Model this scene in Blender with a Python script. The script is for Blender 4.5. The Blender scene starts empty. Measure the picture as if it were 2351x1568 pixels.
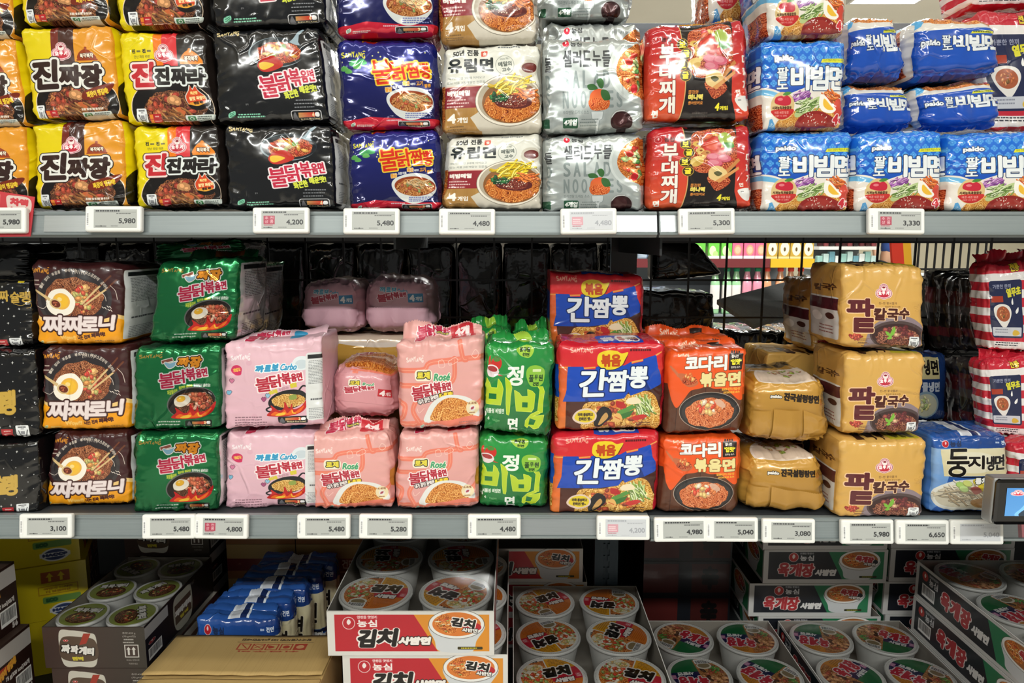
import bpy, bmesh, math, random
import numpy as np
from mathutils import Vector

C = bpy.context.scene.collection
R = math.radians
PI = math.pi

# ------------------------------------------------------------------ camera
CAM_H, FPX, PITCH = 1.15, 1600.0, R(8.0)
cam_d = bpy.data.cameras.new('camera')
cam_d.sensor_width = 36.0
cam_d.lens = 36.0 * FPX / 2351.0
cam_d.clip_start = 0.02
cam = bpy.data.objects.new('camera', cam_d)
cam.location = (0, 0, CAM_H)
cam.rotation_euler = (PI / 2 - PITCH, 0, 0)
C.objects.link(cam)
bpy.context.scene.camera = cam

# ------------------------------------------------------------------ world, lights, exposure
sc = bpy.context.scene
sc.view_settings.view_transform = 'Standard'
sc.view_settings.look = 'None'
sc.view_settings.exposure = -1.1
sc.view_settings.gamma = 1.0
sc.view_settings.use_curve_mapping = False
sc.cycles.max_bounces = 5
sc.cycles.diffuse_bounces = 3
sc.cycles.glossy_bounces = 2
sc.cycles.transparent_max_bounces = 8
sc.cycles.caustics_reflective = False
sc.cycles.caustics_refractive = False
world = bpy.data.worlds.new('world')
sc.world = world
world.use_nodes = True
wbg = world.node_tree.nodes['Background']
wbg.inputs[0].default_value = (0.98, 1.0, 0.965, 1)
wbg.inputs[1].default_value = 0.5

CEIL = 2.95
LAMPS = []        # (x, y, length, width, watts); the housings are built with the ceiling
def lamp(x, y, lx, ly, w):
    d = bpy.data.lights.new('ceiling_lamp_light', 'AREA')
    d.shape = 'RECTANGLE'; d.size = lx; d.size_y = ly
    d.energy = w; d.color = (0.99, 1.0, 0.955)
    o = bpy.data.objects.new('ceiling_lamp_light', d)
    o.location = (x, y, CEIL - 0.1)
    C.objects.link(o)
    LAMPS.append((x, y, lx, ly))
for lx_ in (-2.2, -0.75, 0.7, 2.15):
    lamp(lx_, 0.12, 1.25, 0.16, 7)
for lx_ in (-1.6, 0.0, 1.6):
    lamp(lx_, -1.95, 1.25, 0.16, 150)
for lx_, ly_ in ((-1.5, 3.0), (1.2, 3.0), (3.6, 3.0), (5.2, 8.0)):
    lamp(lx_, ly_, 1.3, 0.3, 170)
lamp(2.69, 5.2, .47, .32, 60)
for lx_ in (0.1, 2.1):  # two added lamps, kept out of sight, to brighten the flat carton's top
    lamp(lx_, 5.9, .7, 0.3, 90)

# ------------------------------------------------------------------ helpers
def ray(px, py):
    u = (px - 1175.5) / FPX; v = (py - 784.0) / FPX
    return Vector((u, math.cos(PITCH) - v * math.sin(PITCH), -math.sin(PITCH) - v * math.cos(PITCH)))
def P(px, py, Y):
    """the point of the plane y = Y that the camera sees at a pixel of the 2351x1568 frame"""
    d = ray(px, py)
    return Vector((0, 0, CAM_H)) + d * (Y / d.y)

def lin(h):
    h = h.lstrip('#')
    out = []
    for i in (0, 2, 4):
        c = int(h[i:i + 2], 16) / 255
        out.append(c / 12.92 if c <= 0.04045 else ((c + 0.055) / 1.055) ** 2.4)
    return tuple(out) + (1,)

def node_mat(name):
    m = bpy.data.materials.new(name); m.use_nodes = True
    nt = m.node_tree
    return m, nt, nt.nodes['Principled BSDF']

def plain(name, col, rough=0.5, metal=0.0, spec=0.5, noise=0.0, nscale=30.0, bump=0.0, coat=0.0, stretch=None):
    m, nt, b = node_mat(name)
    b.inputs['Roughness'].default_value = rough
    b.inputs['Metallic'].default_value = metal
    b.inputs['Specular IOR Level'].default_value = spec
    b.inputs['Coat Weight'].default_value = coat
    b.inputs['Coat Roughness'].default_value = 0.1
    c = lin(col)
    tc = nt.nodes.new('ShaderNodeTexCoord')
    nz = nt.nodes.new('ShaderNodeTexNoise'); nz.inputs['Scale'].default_value = nscale
    nz.inputs['Detail'].default_value = 4
    if stretch:
        mp = nt.nodes.new('ShaderNodeMapping'); mp.inputs['Scale'].default_value = stretch
        nt.links.new(tc.outputs['Object'], mp.inputs[0]); nt.links.new(mp.outputs[0], nz.inputs['Vector'])
    else:
        nt.links.new(tc.outputs['Object'], nz.inputs['Vector'])
    rp = nt.nodes.new('ShaderNodeValToRGB')
    k = noise
    rp.color_ramp.elements[0].position = 0.3; rp.color_ramp.elements[1].position = 0.7
    rp.color_ramp.elements[0].color = tuple(max(0, x * (1 - k)) for x in c[:3]) + (1,)
    rp.color_ramp.elements[1].color = tuple(min(1, x * (1 + k)) for x in c[:3]) + (1,)
    nt.links.new(nz.outputs[0], rp.inputs[0]); nt.links.new(rp.outputs[0], b.inputs['Base Color'])
    if bump:
        bp = nt.nodes.new('ShaderNodeBump'); bp.inputs['Strength'].default_value = 0.5; bp.inputs['Distance'].default_value = bump
        nt.links.new(nz.outputs[0], bp.inputs['Height']); nt.links.new(bp.outputs[0], b.inputs['Normal'])
    return m

def emis(name, col, s):
    m, nt, b = node_mat(name)
    b.inputs['Base Color'].default_value = lin(col)
    b.inputs['Emission Color'].default_value = lin(col)
    b.inputs['Emission Strength'].default_value = s
    return m

def art_mat(name, cv, rough=0.25, metal=0.0, crinkle=0.0, coat=0.0, spec=0.5, emit=0.0, alpha_tint=None):
    """a printed surface: the drawing made by Cv below, on paper, card or crinkled film"""
    m, nt, b = node_mat(name)
    img = cv.image(name)
    t = nt.nodes.new('ShaderNodeTexImage'); t.image = img; t.extension = 'EXTEND'
    uv = nt.nodes.new('ShaderNodeUVMap'); uv.uv_map = 'UVMap'
    nt.links.new(uv.outputs[0], t.inputs[0])
    nt.links.new(t.outputs[0], b.inputs['Base Color'])
    b.inputs['Roughness'].default_value = rough
    b.inputs['Metallic'].default_value = metal
    b.inputs['Specular IOR Level'].default_value = spec
    b.inputs['Coat Weight'].default_value = coat
    b.inputs['Coat Roughness'].default_value = 0.07
    if emit:
        nt.links.new(t.outputs[0], b.inputs['Emission Color']); b.inputs['Emission Strength'].default_value = emit
    if crinkle:
        tc = nt.nodes.new('ShaderNodeTexCoord'); oi = nt.nodes.new('ShaderNodeObjectInfo')
        ad = nt.nodes.new('ShaderNodeVectorMath'); ad.operation = 'MULTIPLY_ADD'
        mu = nt.nodes.new('ShaderNodeMath'); mu.operation = 'MULTIPLY'; mu.inputs[1].default_value = 37.0
        nt.links.new(oi.outputs['Random'], mu.inputs[0])
        ad.inputs[1].default_value = (1, 1, 1)
        nt.links.new(tc.outputs['Object'], ad.inputs[0]); nt.links.new(mu.outputs[0], ad.inputs[2])
        n1 = nt.nodes.new('ShaderNodeTexNoise'); n1.noise_type = 'RIDGED_MULTIFRACTAL'
        n1.inputs['Scale'].default_value = 13; n1.inputs['Detail'].default_value = 2.0; n1.inputs['Distortion'].default_value = 0.8
        n2 = nt.nodes.new('ShaderNodeTexNoise'); n2.inputs['Scale'].default_value = 34; n2.inputs['Detail'].default_value = 2
        nt.links.new(ad.outputs[0], n1.inputs['Vector']); nt.links.new(ad.outputs[0], n2.inputs['Vector'])
        mx = nt.nodes.new('ShaderNodeMath'); mx.operation = 'MULTIPLY_ADD'; mx.inputs[1].default_value = 0.42
        sm = nt.nodes.new('ShaderNodeMath'); sm.operation = 'MULTIPLY'; sm.inputs[1].default_value = 0.3
        nt.links.new(n2.outputs[0], sm.inputs[0])
        nt.links.new(n1.outputs[0], mx.inputs[0]); nt.links.new(sm.outputs[0], mx.inputs[2])
        # thin straight folds of the film: the borders of warped cells
        wp = nt.nodes.new('ShaderNodeVectorMath'); wp.operation = 'MULTIPLY_ADD'; wp.inputs[1].default_value = (.035, .035, .035)
        n3 = nt.nodes.new('ShaderNodeTexNoise'); n3.inputs['Scale'].default_value = 16; n3.inputs['Detail'].default_value = 1
        nt.links.new(ad.outputs[0], n3.inputs['Vector']); nt.links.new(n3.outputs['Color'], wp.inputs[0]); nt.links.new(ad.outputs[0], wp.inputs[2])
        vo = nt.nodes.new('ShaderNodeTexVoronoi'); vo.feature = 'DISTANCE_TO_EDGE'; vo.inputs['Scale'].default_value = 17
        nt.links.new(wp.outputs[0], vo.inputs['Vector'])
        mr = nt.nodes.new('ShaderNodeMapRange'); mr.interpolation_type = 'SMOOTHSTEP'; mr.inputs[1].default_value = 0.0; mr.inputs[2].default_value = 0.07; mr.inputs[3].default_value = 1.0; mr.inputs[4].default_value = 0.0
        nt.links.new(vo.outputs['Distance'], mr.inputs[0])
        n4 = nt.nodes.new('ShaderNodeTexNoise'); n4.inputs['Scale'].default_value = 11
        nt.links.new(ad.outputs[0], n4.inputs['Vector'])
        m4 = nt.nodes.new('ShaderNodeMapRange'); m4.inputs[1].default_value = 0.5; m4.inputs[2].default_value = 0.68; m4.inputs[3].default_value = 0.0; m4.inputs[4].default_value = 0.55
        nt.links.new(n4.outputs[0], m4.inputs[0])
        fm = nt.nodes.new('ShaderNodeMath'); fm.operation = 'MULTIPLY_ADD'
        nt.links.new(mr.outputs[0], fm.inputs[0]); nt.links.new(m4.outputs[0], fm.inputs[1]); nt.links.new(mx.outputs[0], fm.inputs[2])
        bp = nt.nodes.new('ShaderNodeBump'); bp.inputs['Strength'].default_value = 0.6; bp.inputs['Distance'].default_value = crinkle * 1.25
        nt.links.new(fm.outputs[0], bp.inputs['Height']); nt.links.new(bp.outputs[0], b.inputs['Normal'])
        if coat: nt.links.new(bp.outputs[0], b.inputs['Coat Normal'])
    return m

def film_mat(name, tint='#ffffff', rough=0.2, amount=0.02, bump=0.004):
    """clear shrink film: mostly see-through, with a wrinkled shine"""
    m = bpy.data.materials.new(name); m.use_nodes = True
    nt = m.node_tree; nt.nodes.clear()
    out = nt.nodes.new('ShaderNodeOutputMaterial')
    tr = nt.nodes.new('ShaderNodeBsdfTransparent'); gl = nt.nodes.new('ShaderNodeBsdfGlossy')
    gl.inputs['Roughness'].default_value = rough
    gl.inputs['Color'].default_value = lin(tint)
    mixn = nt.nodes.new('ShaderNodeMixShader')
    fr = nt.nodes.new('ShaderNodeFresnel'); fr.inputs['IOR'].default_value = 1.45
    ad = nt.nodes.new('ShaderNodeMath'); ad.operation = 'MULTIPLY_ADD'; ad.inputs[1].default_value = 0.5; ad.inputs[2].default_value = amount
    tc = nt.nodes.new('ShaderNodeTexCoord')
    nz = nt.nodes.new('ShaderNodeTexNoise'); nz.noise_type = 'RIDGED_MULTIFRACTAL'; nz.inputs['Scale'].default_value = 9
    nz.inputs['Distortion'].default_value = 1.0
    bp = nt.nodes.new('ShaderNodeBump'); bp.inputs['Distance'].default_value = bump; bp.inputs['Strength'].default_value = 0.6
    nt.links.new(tc.outputs['Object'], nz.inputs['Vector']); nt.links.new(nz.outputs[0], bp.inputs['Height'])
    nt.links.new(bp.outputs[0], gl.inputs['Normal']); nt.links.new(bp.outputs[0], fr.inputs['Normal'])
    nt.links.new(fr.outputs[0], ad.inputs[0]); nt.links.new(ad.outputs[0], mixn.inputs[0])
    nt.links.new(tr.outputs[0], mixn.inputs[1]); nt.links.new(gl.outputs[0], mixn.inputs[2])
    nt.links.new(mixn.outputs[0], out.inputs[0])
    return m

def mesh_obj(name, verts, faces, mat, parent=None, loc=None, uvs=None, smooth=False, mats=None, midx=None):
    me = bpy.data.meshes.new(name)
    me.from_pydata([tuple(v) for v in verts], [], faces)
    if mats:
        for m in mats: me.materials.append(m)
        if midx is not None: me.polygons.foreach_set('material_index', np.asarray(midx, dtype=np.int32))
    elif mat: me.materials.append(mat)
    if uvs is not None:
        l = me.uv_layers.new(name='UVMap')
        l.data.foreach_set('uv', np.asarray(uvs, dtype=np.float32).ravel())
    if smooth: me.polygons.foreach_set('use_smooth', [True] * len(me.polygons))
    me.update()
    o = bpy.data.objects.new(name, me)
    C.objects.link(o)
    if loc is not None: o.location = loc
    if parent is not None: o.parent = parent
    return o

def from_bm(name, bm, mat, parent=None, loc=None, smooth=False):
    me = bpy.data.meshes.new(name)
    bm.normal_update(); bm.to_mesh(me); bm.free()
    if mat: me.materials.append(mat)
    if smooth: me.polygons.foreach_set('use_smooth', [True] * len(me.polygons))
    o = bpy.data.objects.new(name, me); C.objects.link(o)
    if loc is not None: o.location = loc
    if parent is not None: o.parent = parent
    return o

def add_box(bm, x0, x1, y0, y1, z0, z1, bevel=0.0, seg=2):
    r = bmesh.ops.create_cube(bm, size=1.0)
    vs = r['verts']
    for v in vs:
        v.co = Vector(((x0 + x1) / 2 + v.co.x * (x1 - x0), (y0 + y1) / 2 + v.co.y * (y1 - y0), (z0 + z1) / 2 + v.co.z * (z1 - z0)))
    if bevel:
        es = list({e for v in vs for e in v.link_edges})
        bmesh.ops.bevel(bm, geom=es, offset=bevel, segments=seg, profile=0.5, affect='EDGES')

def box_obj(name, x0, x1, y0, y1, z0, z1, mat, parent=None, bevel=0.0, loc=None, seg=2):
    bm = bmesh.new(); add_box(bm, x0, x1, y0, y1, z0, z1, bevel, seg)
    return from_bm(name, bm, mat, parent, loc)

def lathe(bm, prof, n=40, cx=0, cy=0):
    rings = []
    for r_, z_ in prof:
        rings.append([bm.verts.new((cx + r_ * math.cos(2 * PI * i / n), cy + r_ * math.sin(2 * PI * i / n), z_)) for i in range(n)])
    for a, b in zip(rings[:-1], rings[1:]):
        for i in range(n):
            bm.faces.new((a[i], a[(i + 1) % n], b[(i + 1) % n], b[i]))
    return rings

def empty(name, loc=(0, 0, 0)):
    o = bpy.data.objects.new(name, None); o.location = loc; o.empty_display_size = 0.02
    C.objects.link(o); return o
def tag(o, label=None, cat=None, group=None, kind=None):
    for k, v in (('label', label), ('category', cat), ('group', group), ('kind', kind)):
        if v: o[k] = v
    return o
def struct(o): o['kind'] = 'structure'; return o

# ------------------------------------------------------------------ drawing of the printed artwork
_glyph = {}
def glyphs(s):
    """outline edges of a line of text, scaled to a unit box with y down"""
    if s in _glyph: return _glyph[s]
    cu = bpy.data.curves.new('lettering', 'FONT'); cu.body = s; cu.resolution_u = 4
    o = bpy.data.objects.new('lettering', cu); C.objects.link(o)
    me = o.evaluated_get(bpy.context.evaluated_depsgraph_get()).to_mesh()
    n = len(me.vertices)
    co = np.zeros(n * 3, dtype=np.float32); me.vertices.foreach_get('co', co); co = co.reshape(-1, 3)[:, :2]
    cnt = {}
    for p in me.polygons:
        for k in p.edge_keys: cnt[k] = cnt.get(k, 0) + 1
    E = np.array([k for k, c in cnt.items() if c == 1])
    bpy.data.objects.remove(o); bpy.data.curves.remove(cu)
    lo = co.min(0); hi = co.max(0)
    q = (co - lo) / np.maximum(hi - lo, 1e-6); q[:, 1] = 1 - q[:, 1]
    r = (q[E].astype(np.float64), float((hi[0] - lo[0]) / (hi[1] - lo[1])))
    _glyph[s] = r
    return r

def col3(c):
    if isinstance(c, str):
        c = c.lstrip('#'); return np.array([int(c[i:i + 2], 16) / 255 for i in (0, 2, 4)], dtype=np.float32)
    return np.array(c, dtype=np.float32)

def dilate(m, r):
    if r < 0.3: return m
    pad = int(r) + 2
    src = np.pad(m, pad); out = src.copy()
    for rr in ([r, r * 0.62, r * 0.3] if r > 3 else [r, r * .5]):
        k = max(8, int(rr * 5))
        for i in range(k):
            a = 2 * PI * i / k
            dx, dy = int(round(rr * math.cos(a))), int(round(rr * math.sin(a)))
            out = np.maximum(out, np.roll(np.roll(src, dy, 0), dx, 1))
    return out      # padded by pad on every side

def smooth_closed(pts, n=8):
    p = np.array(pts, dtype=float); out = []
    m = len(p)
    for i in range(m):
        a, b, c, d = p[i - 1], p[i], p[(i + 1) % m], p[(i + 2) % m]
        for k in range(n):
            t = k / n
            out.append(0.5 * ((2 * b) + (-a + c) * t + (2 * a - 5 * b + 4 * c - d) * t * t + (-a + 3 * b - 3 * c + d) * t ** 3))
    return np.array(out)
def smooth_open(pts, n=8):
    p = np.array(pts, dtype=float); out = []
    m = len(p)
    for i in range(m - 1):
        a, b, c, d = p[max(i - 1, 0)], p[i], p[i + 1], p[min(i + 2, m - 1)]
        for k in range(n):
            t = k / n
            out.append(0.5 * ((2 * b) + (-a + c) * t + (2 * a - 5 * b + 4 * c - d) * t * t + (-a + 3 * b - 3 * c + d) * t ** 3))
    out.append(p[-1])
    return np.array(out)

_tile = None
def noodle_tile():
    """a square of heaped wavy noodles as heights 0..1"""
    global _tile
    if _tile is not None: return _tile
    N = 300; rs = np.random.RandomState(5)
    T = np.zeros((N, N), dtype=np.float32) + 0.05
    for k in range(620):
        L = rs.uniform(40, 90); n = 22
        t = np.linspace(0, 1, n)
        a = rs.uniform(0, 2 * PI); bend = rs.uniform(-1.5, 1.5)
        ang = a + bend * (t - .5)
        amp = rs.uniform(2.5, 5); wl = rs.uniform(12, 20)
        x = np.cumsum(np.cos(ang)) * L / n; y = np.cumsum(np.sin(ang)) * L / n
        s = np.sin(t * L / wl * 2 * PI + rs.uniform(0, 6)) * amp
        x = x - np.sin(ang) * s; y = y + np.cos(ang) * s
        x += rs.uniform(-20, N + 20) - x.mean(); y += rs.uniform(-20, N + 20) - y.mean()
        w = rs.uniform(3.0, 4.2)
        x0, x1 = int(max(0, x.min() - 8)), int(min(N, x.max() + 8)); y0, y1 = int(max(0, y.min() - 8)), int(min(N, y.max() + 8))
        if x1 - x0 < 3 or y1 - y0 < 3: continue
        gy, gx = np.mgrid[y0:y1, x0:x1]
        gx = gx + .5; gy = gy + .5
        D = np.full(gx.shape, 1e9)
        for i in range(n - 1):
            dx, dy = x[i + 1] - x[i], y[i + 1] - y[i]
            q = np.clip(((gx - x[i]) * dx + (gy - y[i]) * dy) / (dx * dx + dy * dy + 1e-9), 0, 1)
            D = np.minimum(D, (gx - x[i] - q * dx) ** 2 + (gy - y[i] - q * dy) ** 2)
        D = np.sqrt(D)
        base = rs.uniform(.62, 1.0)
        sh = np.clip((w + 1.8 - D) / 1.6, 0, 1) * 0.75
        sub = T[y0:y1, x0:x1]
        sub[:] = sub * (1 - sh) + 0.06 * sh
        c = np.clip(w - D + .5, 0, 1)
        v = base * (1 - 0.62 * np.clip(D / w, 0, 1) ** 2)
        sub[:] = sub * (1 - c) + v * c
    _tile = T
    return T

class Cv:
    """a raster canvas with 0..100 coordinates over its front rectangle (y down)"""
    def __init__(s, w, h, bg, m=(0, 0, 0, 0)):
        # m: extra strips left, right, top, bottom that wrap round the sides
        s.m = m; s.w, s.h = w, h
        s.W, s.H = w + m[0] + m[1], h + m[2] + m[3]
        s.a = np.empty((s.H, s.W, 3), dtype=np.float32); s.a[:] = col3(bg)
        s.front()
        s.clip = None
    def view(s, x, y, w, h): s.ox, s.oy, s.sx, s.sy = x, y, w / 100.0, h / 100.0; return s
    def front(s): return s.view(s.m[0], s.m[2], s.w, s.h)
    def right(s): return s.view(s.m[0] + s.w, s.m[2], s.m[1], s.h)
    def left(s): return s.view(0, s.m[2], s.m[0], s.h)
    def top(s): return s.view(s.m[0], 0, s.w, s.m[2])
    def bottom(s): return s.view(s.m[0], s.m[2] + s.h, s.w, s.m[3])
    def wrap(s):
        """carry the colours at the edges of the front over to the side strips"""
        l, r, t, b = s.m; a = s.a
        if l: a[:, :l] = a[:, l:l + 1]
        if r: a[:, s.W - r:] = a[:, s.W - r - 1:s.W - r]
        if t: a[:t] = a[t:t + 1]
        if b: a[s.H - b:] = a[s.H - b - 1:s.H - b]
        return s
    def px(s, p):
        p = np.asarray(p, dtype=np.float64)
        return np.stack([s.ox + p[..., 0] * s.sx, s.oy + p[..., 1] * s.sy], -1)
    def cover(s, E):
        """anti-aliased even-odd coverage of edges E (n,2,2) in pixels -> (mask, x0, y0)"""
        SS = 3
        E = E[np.abs(E[:, 0, 1] - E[:, 1, 1]) > 1e-9]
        if len(E) == 0: return None
        x0 = int(math.floor(E[..., 0].min())) - 1; y0 = int(math.floor(E[..., 1].min())) - 1
        x1 = int(math.ceil(E[..., 0].max())) + 2; y1 = int(math.ceil(E[..., 1].max())) + 2
        w, h = x1 - x0, y1 - y0
        if w > 4000 or h > 4000: return None
        A = E - np.array([x0, y0])
        ya = A[:, :, 1] * SS
        lo = np.ceil(ya.min(1) - .5).astype(int); hi = np.ceil(ya.max(1) - .5).astype(int)
        n = hi - lo
        idx = np.repeat(np.arange(len(A)), n)
        if len(idx) == 0: return None
        off = np.arange(len(idx)) - np.repeat(np.cumsum(n) - n, n)
        row = lo[idx] + off
        e = A[idx]
        t = ((row + .5) / SS - e[:, 0, 1]) / (e[:, 1, 1] - e[:, 0, 1])
        x = e[:, 0, 0] + t * (e[:, 1, 0] - e[:, 0, 0])
        o = np.lexsort((x, row)); row = row[o]; x = x[o]
        sg = np.where(np.arange(len(x)) % 2 == 0, 1.0, -1.0)
        D = np.zeros((h * SS, w + 2))
        i = np.floor(x).astype(int); f = x - i
        ok = (row >= 0) & (row < h * SS) & (i >= 0) & (i < w)
        np.add.at(D, (row[ok], i[ok]), (sg * (1 - f))[ok]); np.add.at(D, (row[ok], i[ok] + 1), (sg * f)[ok])
        m = np.clip(np.cumsum(D, 1)[:, :w], 0, 1).reshape(h, SS, w).mean(1)
        return m.astype(np.float32), x0, y0
    def put(s, m, x0, y0, c, op=1.0):
        h, w = m.shape
        a0, b0 = max(0, x0), max(0, y0); a1, b1 = min(s.W, x0 + w), min(s.H, y0 + h)
        if a1 <= a0 or b1 <= b0: return
        k = m[b0 - y0:b1 - y0, a0 - x0:a1 - x0] * op
        if s.clip is not None: k = k * s.clip[b0:b1, a0:a1]
        sub = s.a[b0:b1, a0:a1]
        if isinstance(c, np.ndarray) and c.ndim == 3: c = c[b0 - y0:b1 - y0, a0 - x0:a1 - x0]
        else: c = col3(c)
        sub += k[..., None] * (c - sub)
    def poly(s, pts, c, out=None, ow=0.6, op=1.0):
        q = s.px(pts); E = np.stack([q, np.roll(q, -1, 0)], 1)
        r = s.cover(E)
        if r is None: return s
        m, x0, y0 = r
        if out:
            rr = ow * s.sx; d = dilate(m, rr); k = (d.shape[0] - m.shape[0]) // 2
            s.put(d, x0 - k, y0 - k, out, op)
        s.put(m, x0, y0, c, op); return s
    def blob(s, pts, c, **k): return s.poly(smooth_closed(pts), c, **k)
    def rect(s, x0, y0, x1, y1, c, **k): return s.poly([(x0, y0), (x1, y0), (x1, y1), (x0, y1)], c, **k)
    def rrect(s, x0, y0, x1, y1, r, c, **k):
        p = []
        ry = r * s.sx / s.sy
        for cx, cy, a in ((x1 - r, y0 + ry, -90), (x1 - r, y1 - ry, 0), (x0 + r, y1 - ry, 90), (x0 + r, y0 + ry, 180)):
            for i in range(6):
                t = R(a + 18 * i); p.append((cx + r * math.cos(t), cy + ry * math.sin(t)))
        return s.poly(p, c, **k)
    def ell(s, cx, cy, rx, ry, c, rot=0, a0=0, a1=360, **k):
        t = np.radians(np.linspace(a0, a1, 49)); x = rx * np.cos(t); y = ry * np.sin(t)
        ca, sa = math.cos(R(rot)), math.sin(R(rot))
        return s.poly(np.stack([cx + x * ca - y * sa, cy + x * sa + y * ca], -1), c, **k)
    def stroke(s, pts, w, c, sm=True, op=1.0):
        p = smooth_open(pts, 6) if sm and len(pts) > 2 else np.array(pts, dtype=float)
        q = s.px(p); r = max(w * s.sx / 2, .35)
        x0, y0 = int(q[:, 0].min() - r - 2), int(q[:, 1].min() - r - 2); x1, y1 = int(q[:, 0].max() + r + 3), int(q[:, 1].max() + r + 3)
        gy, gx = np.mgrid[y0:y1, x0:x1]; gx = gx + .5; gy = gy + .5
        D = np.full(gx.shape, 1e9)
        for i in range(len(q) - 1):
            d = q[i + 1] - q[i]
            t = np.clip(((gx - q[i, 0]) * d[0] + (gy - q[i, 1]) * d[1]) / (d @ d + 1e-9), 0, 1)
            D = np.minimum(D, (gx - q[i, 0] - t * d[0]) ** 2 + (gy - q[i, 1] - t * d[1]) ** 2)
        s.put(np.clip(r - np.sqrt(D) + .5, 0, 1).astype(np.float32), x0, y0, c, op); return s
    def text(s, st, box, c, bold=0.0, out=(), rot=0, shear=0, arc=0, op=1.0, grow=0):
        """ink box (x0, y0, x1, y1); bold and out radii in front units; shear leans right"""
        E, asp = glyphs(st)
        x0, y0, x1, y1 = box
        by = bold * s.sx / s.sy
        p = E.copy()
        if grow: p[..., 1] = (p[..., 1] - .5) * (1 + grow * (2 * p[..., 0] - 1)) + .5
        if arc: p[..., 1] += arc * (2 * p[..., 0] - 1) ** 2
        q = np.empty_like(p)
        q[..., 0] = x0 + bold + p[..., 0] * (x1 - x0 - 2 * bold)
        q[..., 1] = y0 + by + p[..., 1] * (y1 - y0 - 2 * by)
        q = s.px(q); cc = s.px(((x0 + x1) / 2, (y0 + y1) / 2)); q = q - cc
        if shear: q[..., 0] -= q[..., 1] * shear
        if rot:
            ca, sa = math.cos(R(rot)), math.sin(R(rot))
            q = np.stack([q[..., 0] * ca - q[..., 1] * sa, q[..., 0] * sa + q[..., 1] * ca], -1)
        r = s.cover(q + cc)
        if r is None: return s
        m, a, b = r
        d = dilate(m, bold * s.sx); k = (d.shape[0] - m.shape[0]) // 2; m, a, b = d, a - k, b - k
        for rad, oc in out:
            d = dilate(m, rad * s.sx); k = (d.shape[0] - m.shape[0]) // 2
            s.put(d, a - k, b - k, oc, op)
        s.put(m, a, b, c, op); return s
    def grad(s, pts, c0, c1, ang=90, smooth=True, op=1.0):
        """a printed two-colour blend inside a polygon"""
        q = s.px(pts); E = np.stack([q, np.roll(q, -1, 0)], 1)
        m, x0, y0 = s.cover(E); h, w = m.shape
        gy, gx = np.mgrid[0:h, 0:w]
        t = gx * math.cos(R(ang)) + gy * math.sin(R(ang)); t = (t - t.min()) / (t.max() - t.min() + 1e-9)
        cc = col3(c0) * (1 - t[..., None]) + col3(c1) * t[..., None]
        s.put(m, x0, y0, cc.astype(np.float32), op); return s
    def noodle(s, pts, pal, seed=0, scale=0.8):
        """heaped noodles inside a polygon; pal = dark, middle, light"""
        q = s.px(pts); E = np.stack([q, np.roll(q, -1, 0)], 1)
        r = s.cover(E)
        if r is None: return s
        m, x0, y0 = r; h, w = m.shape
        T = noodle_tile(); N = T.shape[0]; rs = np.random.RandomState(seed); o = rs.randint(0, N, 2)
        iy = (np.arange(h) / scale + o[0]).astype(int); ix = (np.arange(w) / scale + o[1]).astype(int)
        iy = np.abs((iy % (2 * N)) - N + .5).astype(int) % N; ix = np.abs((ix % (2 * N)) - N + .5).astype(int) % N
        v = T[iy][:, ix][..., None]
        a, b, c = (col3(x) for x in pal)
        cc = np.where(v < .5, a + (b - a) * v * 2, b + (c - b) * (v * 2 - 1))
        s.put(m, x0, y0, cc.astype(np.float32)); return s
    def nood_e(s, cx, cy, rx, ry, pal, seed=0, scale=0.78, rough=0.05):
        rs = np.random.RandomState(seed + 7); n = 30
        t = np.linspace(0, 2 * PI, n, endpoint=False); k = 1 + rs.uniform(-rough, rough, n)
        return s.noodle(smooth_closed(np.stack([cx + rx * k * np.cos(t), cy + ry * k * np.sin(t)], -1), 3), pal, seed, scale)
    def bits(s, cx, cy, rx, ry, n, cols, size, seed=0, asp=0.55):
        """scattered pieces of meat and vegetables"""
        rs = np.random.RandomState(seed + 31); size *= .74; n = int(n * 1.7)
        for i in range(n):
            a = rs.uniform(0, 2 * PI); r_ = math.sqrt(rs.uniform(0, 1))
            x, y = cx + rx * r_ * math.cos(a), cy + ry * r_ * math.sin(a)
            z = size * rs.uniform(.6, 1.3); c = col3(cols[rs.randint(len(cols))])
            ang = rs.uniform(0, 180); k = rs.randint(5, 8)
            t = np.linspace(0, 2 * PI, k, endpoint=False) + rs.uniform(-.2, .2, k)
            px_ = z * np.cos(t); py_ = z * asp * np.sin(t) * rs.uniform(.7, 1.3)
            ca, sa = math.cos(R(ang)), math.sin(R(ang))
            pts = np.stack([x + px_ * ca - py_ * sa, y + px_ * sa + py_ * ca], -1)
            s.blob(pts + [0, z * .14], c * .45, op=.8)
            s.blob(pts, c)
            s.blob((pts - [x, y]) * .5 + [x - z * .12, y - z * .16], np.minimum(c * 1.22 + .04, 1))
        return s
    def egg(s, cx, cy, rx, ry, rot=0, yolk=.5, yo=(0, 0)):
        rs = np.random.RandomState(3)
        t = np.linspace(0, 2 * PI, 12, endpoint=False); k = 1 + rs.uniform(-.06, .06, 12)
        ca, sa = math.cos(R(rot)), math.sin(R(rot))
        x, y = rx * k * np.cos(t), ry * k * np.sin(t)
        s.blob(np.stack([cx + x * ca - y * sa, cy + x * sa + y * ca + .8], -1), '#6d5a3c', op=.5)
        s.blob(np.stack([cx + x * ca - y * sa, cy + x * sa + y * ca], -1), '#f6efe0')
        s.ell(cx + yo[0], cy + yo[1], rx * yolk * 1.08, ry * yolk * 1.05, '#eab24a', rot)
        s.ell(cx + yo[0], cy + yo[1], rx * yolk * .85, ry * yolk * .82, '#f2bd36', rot)
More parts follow.
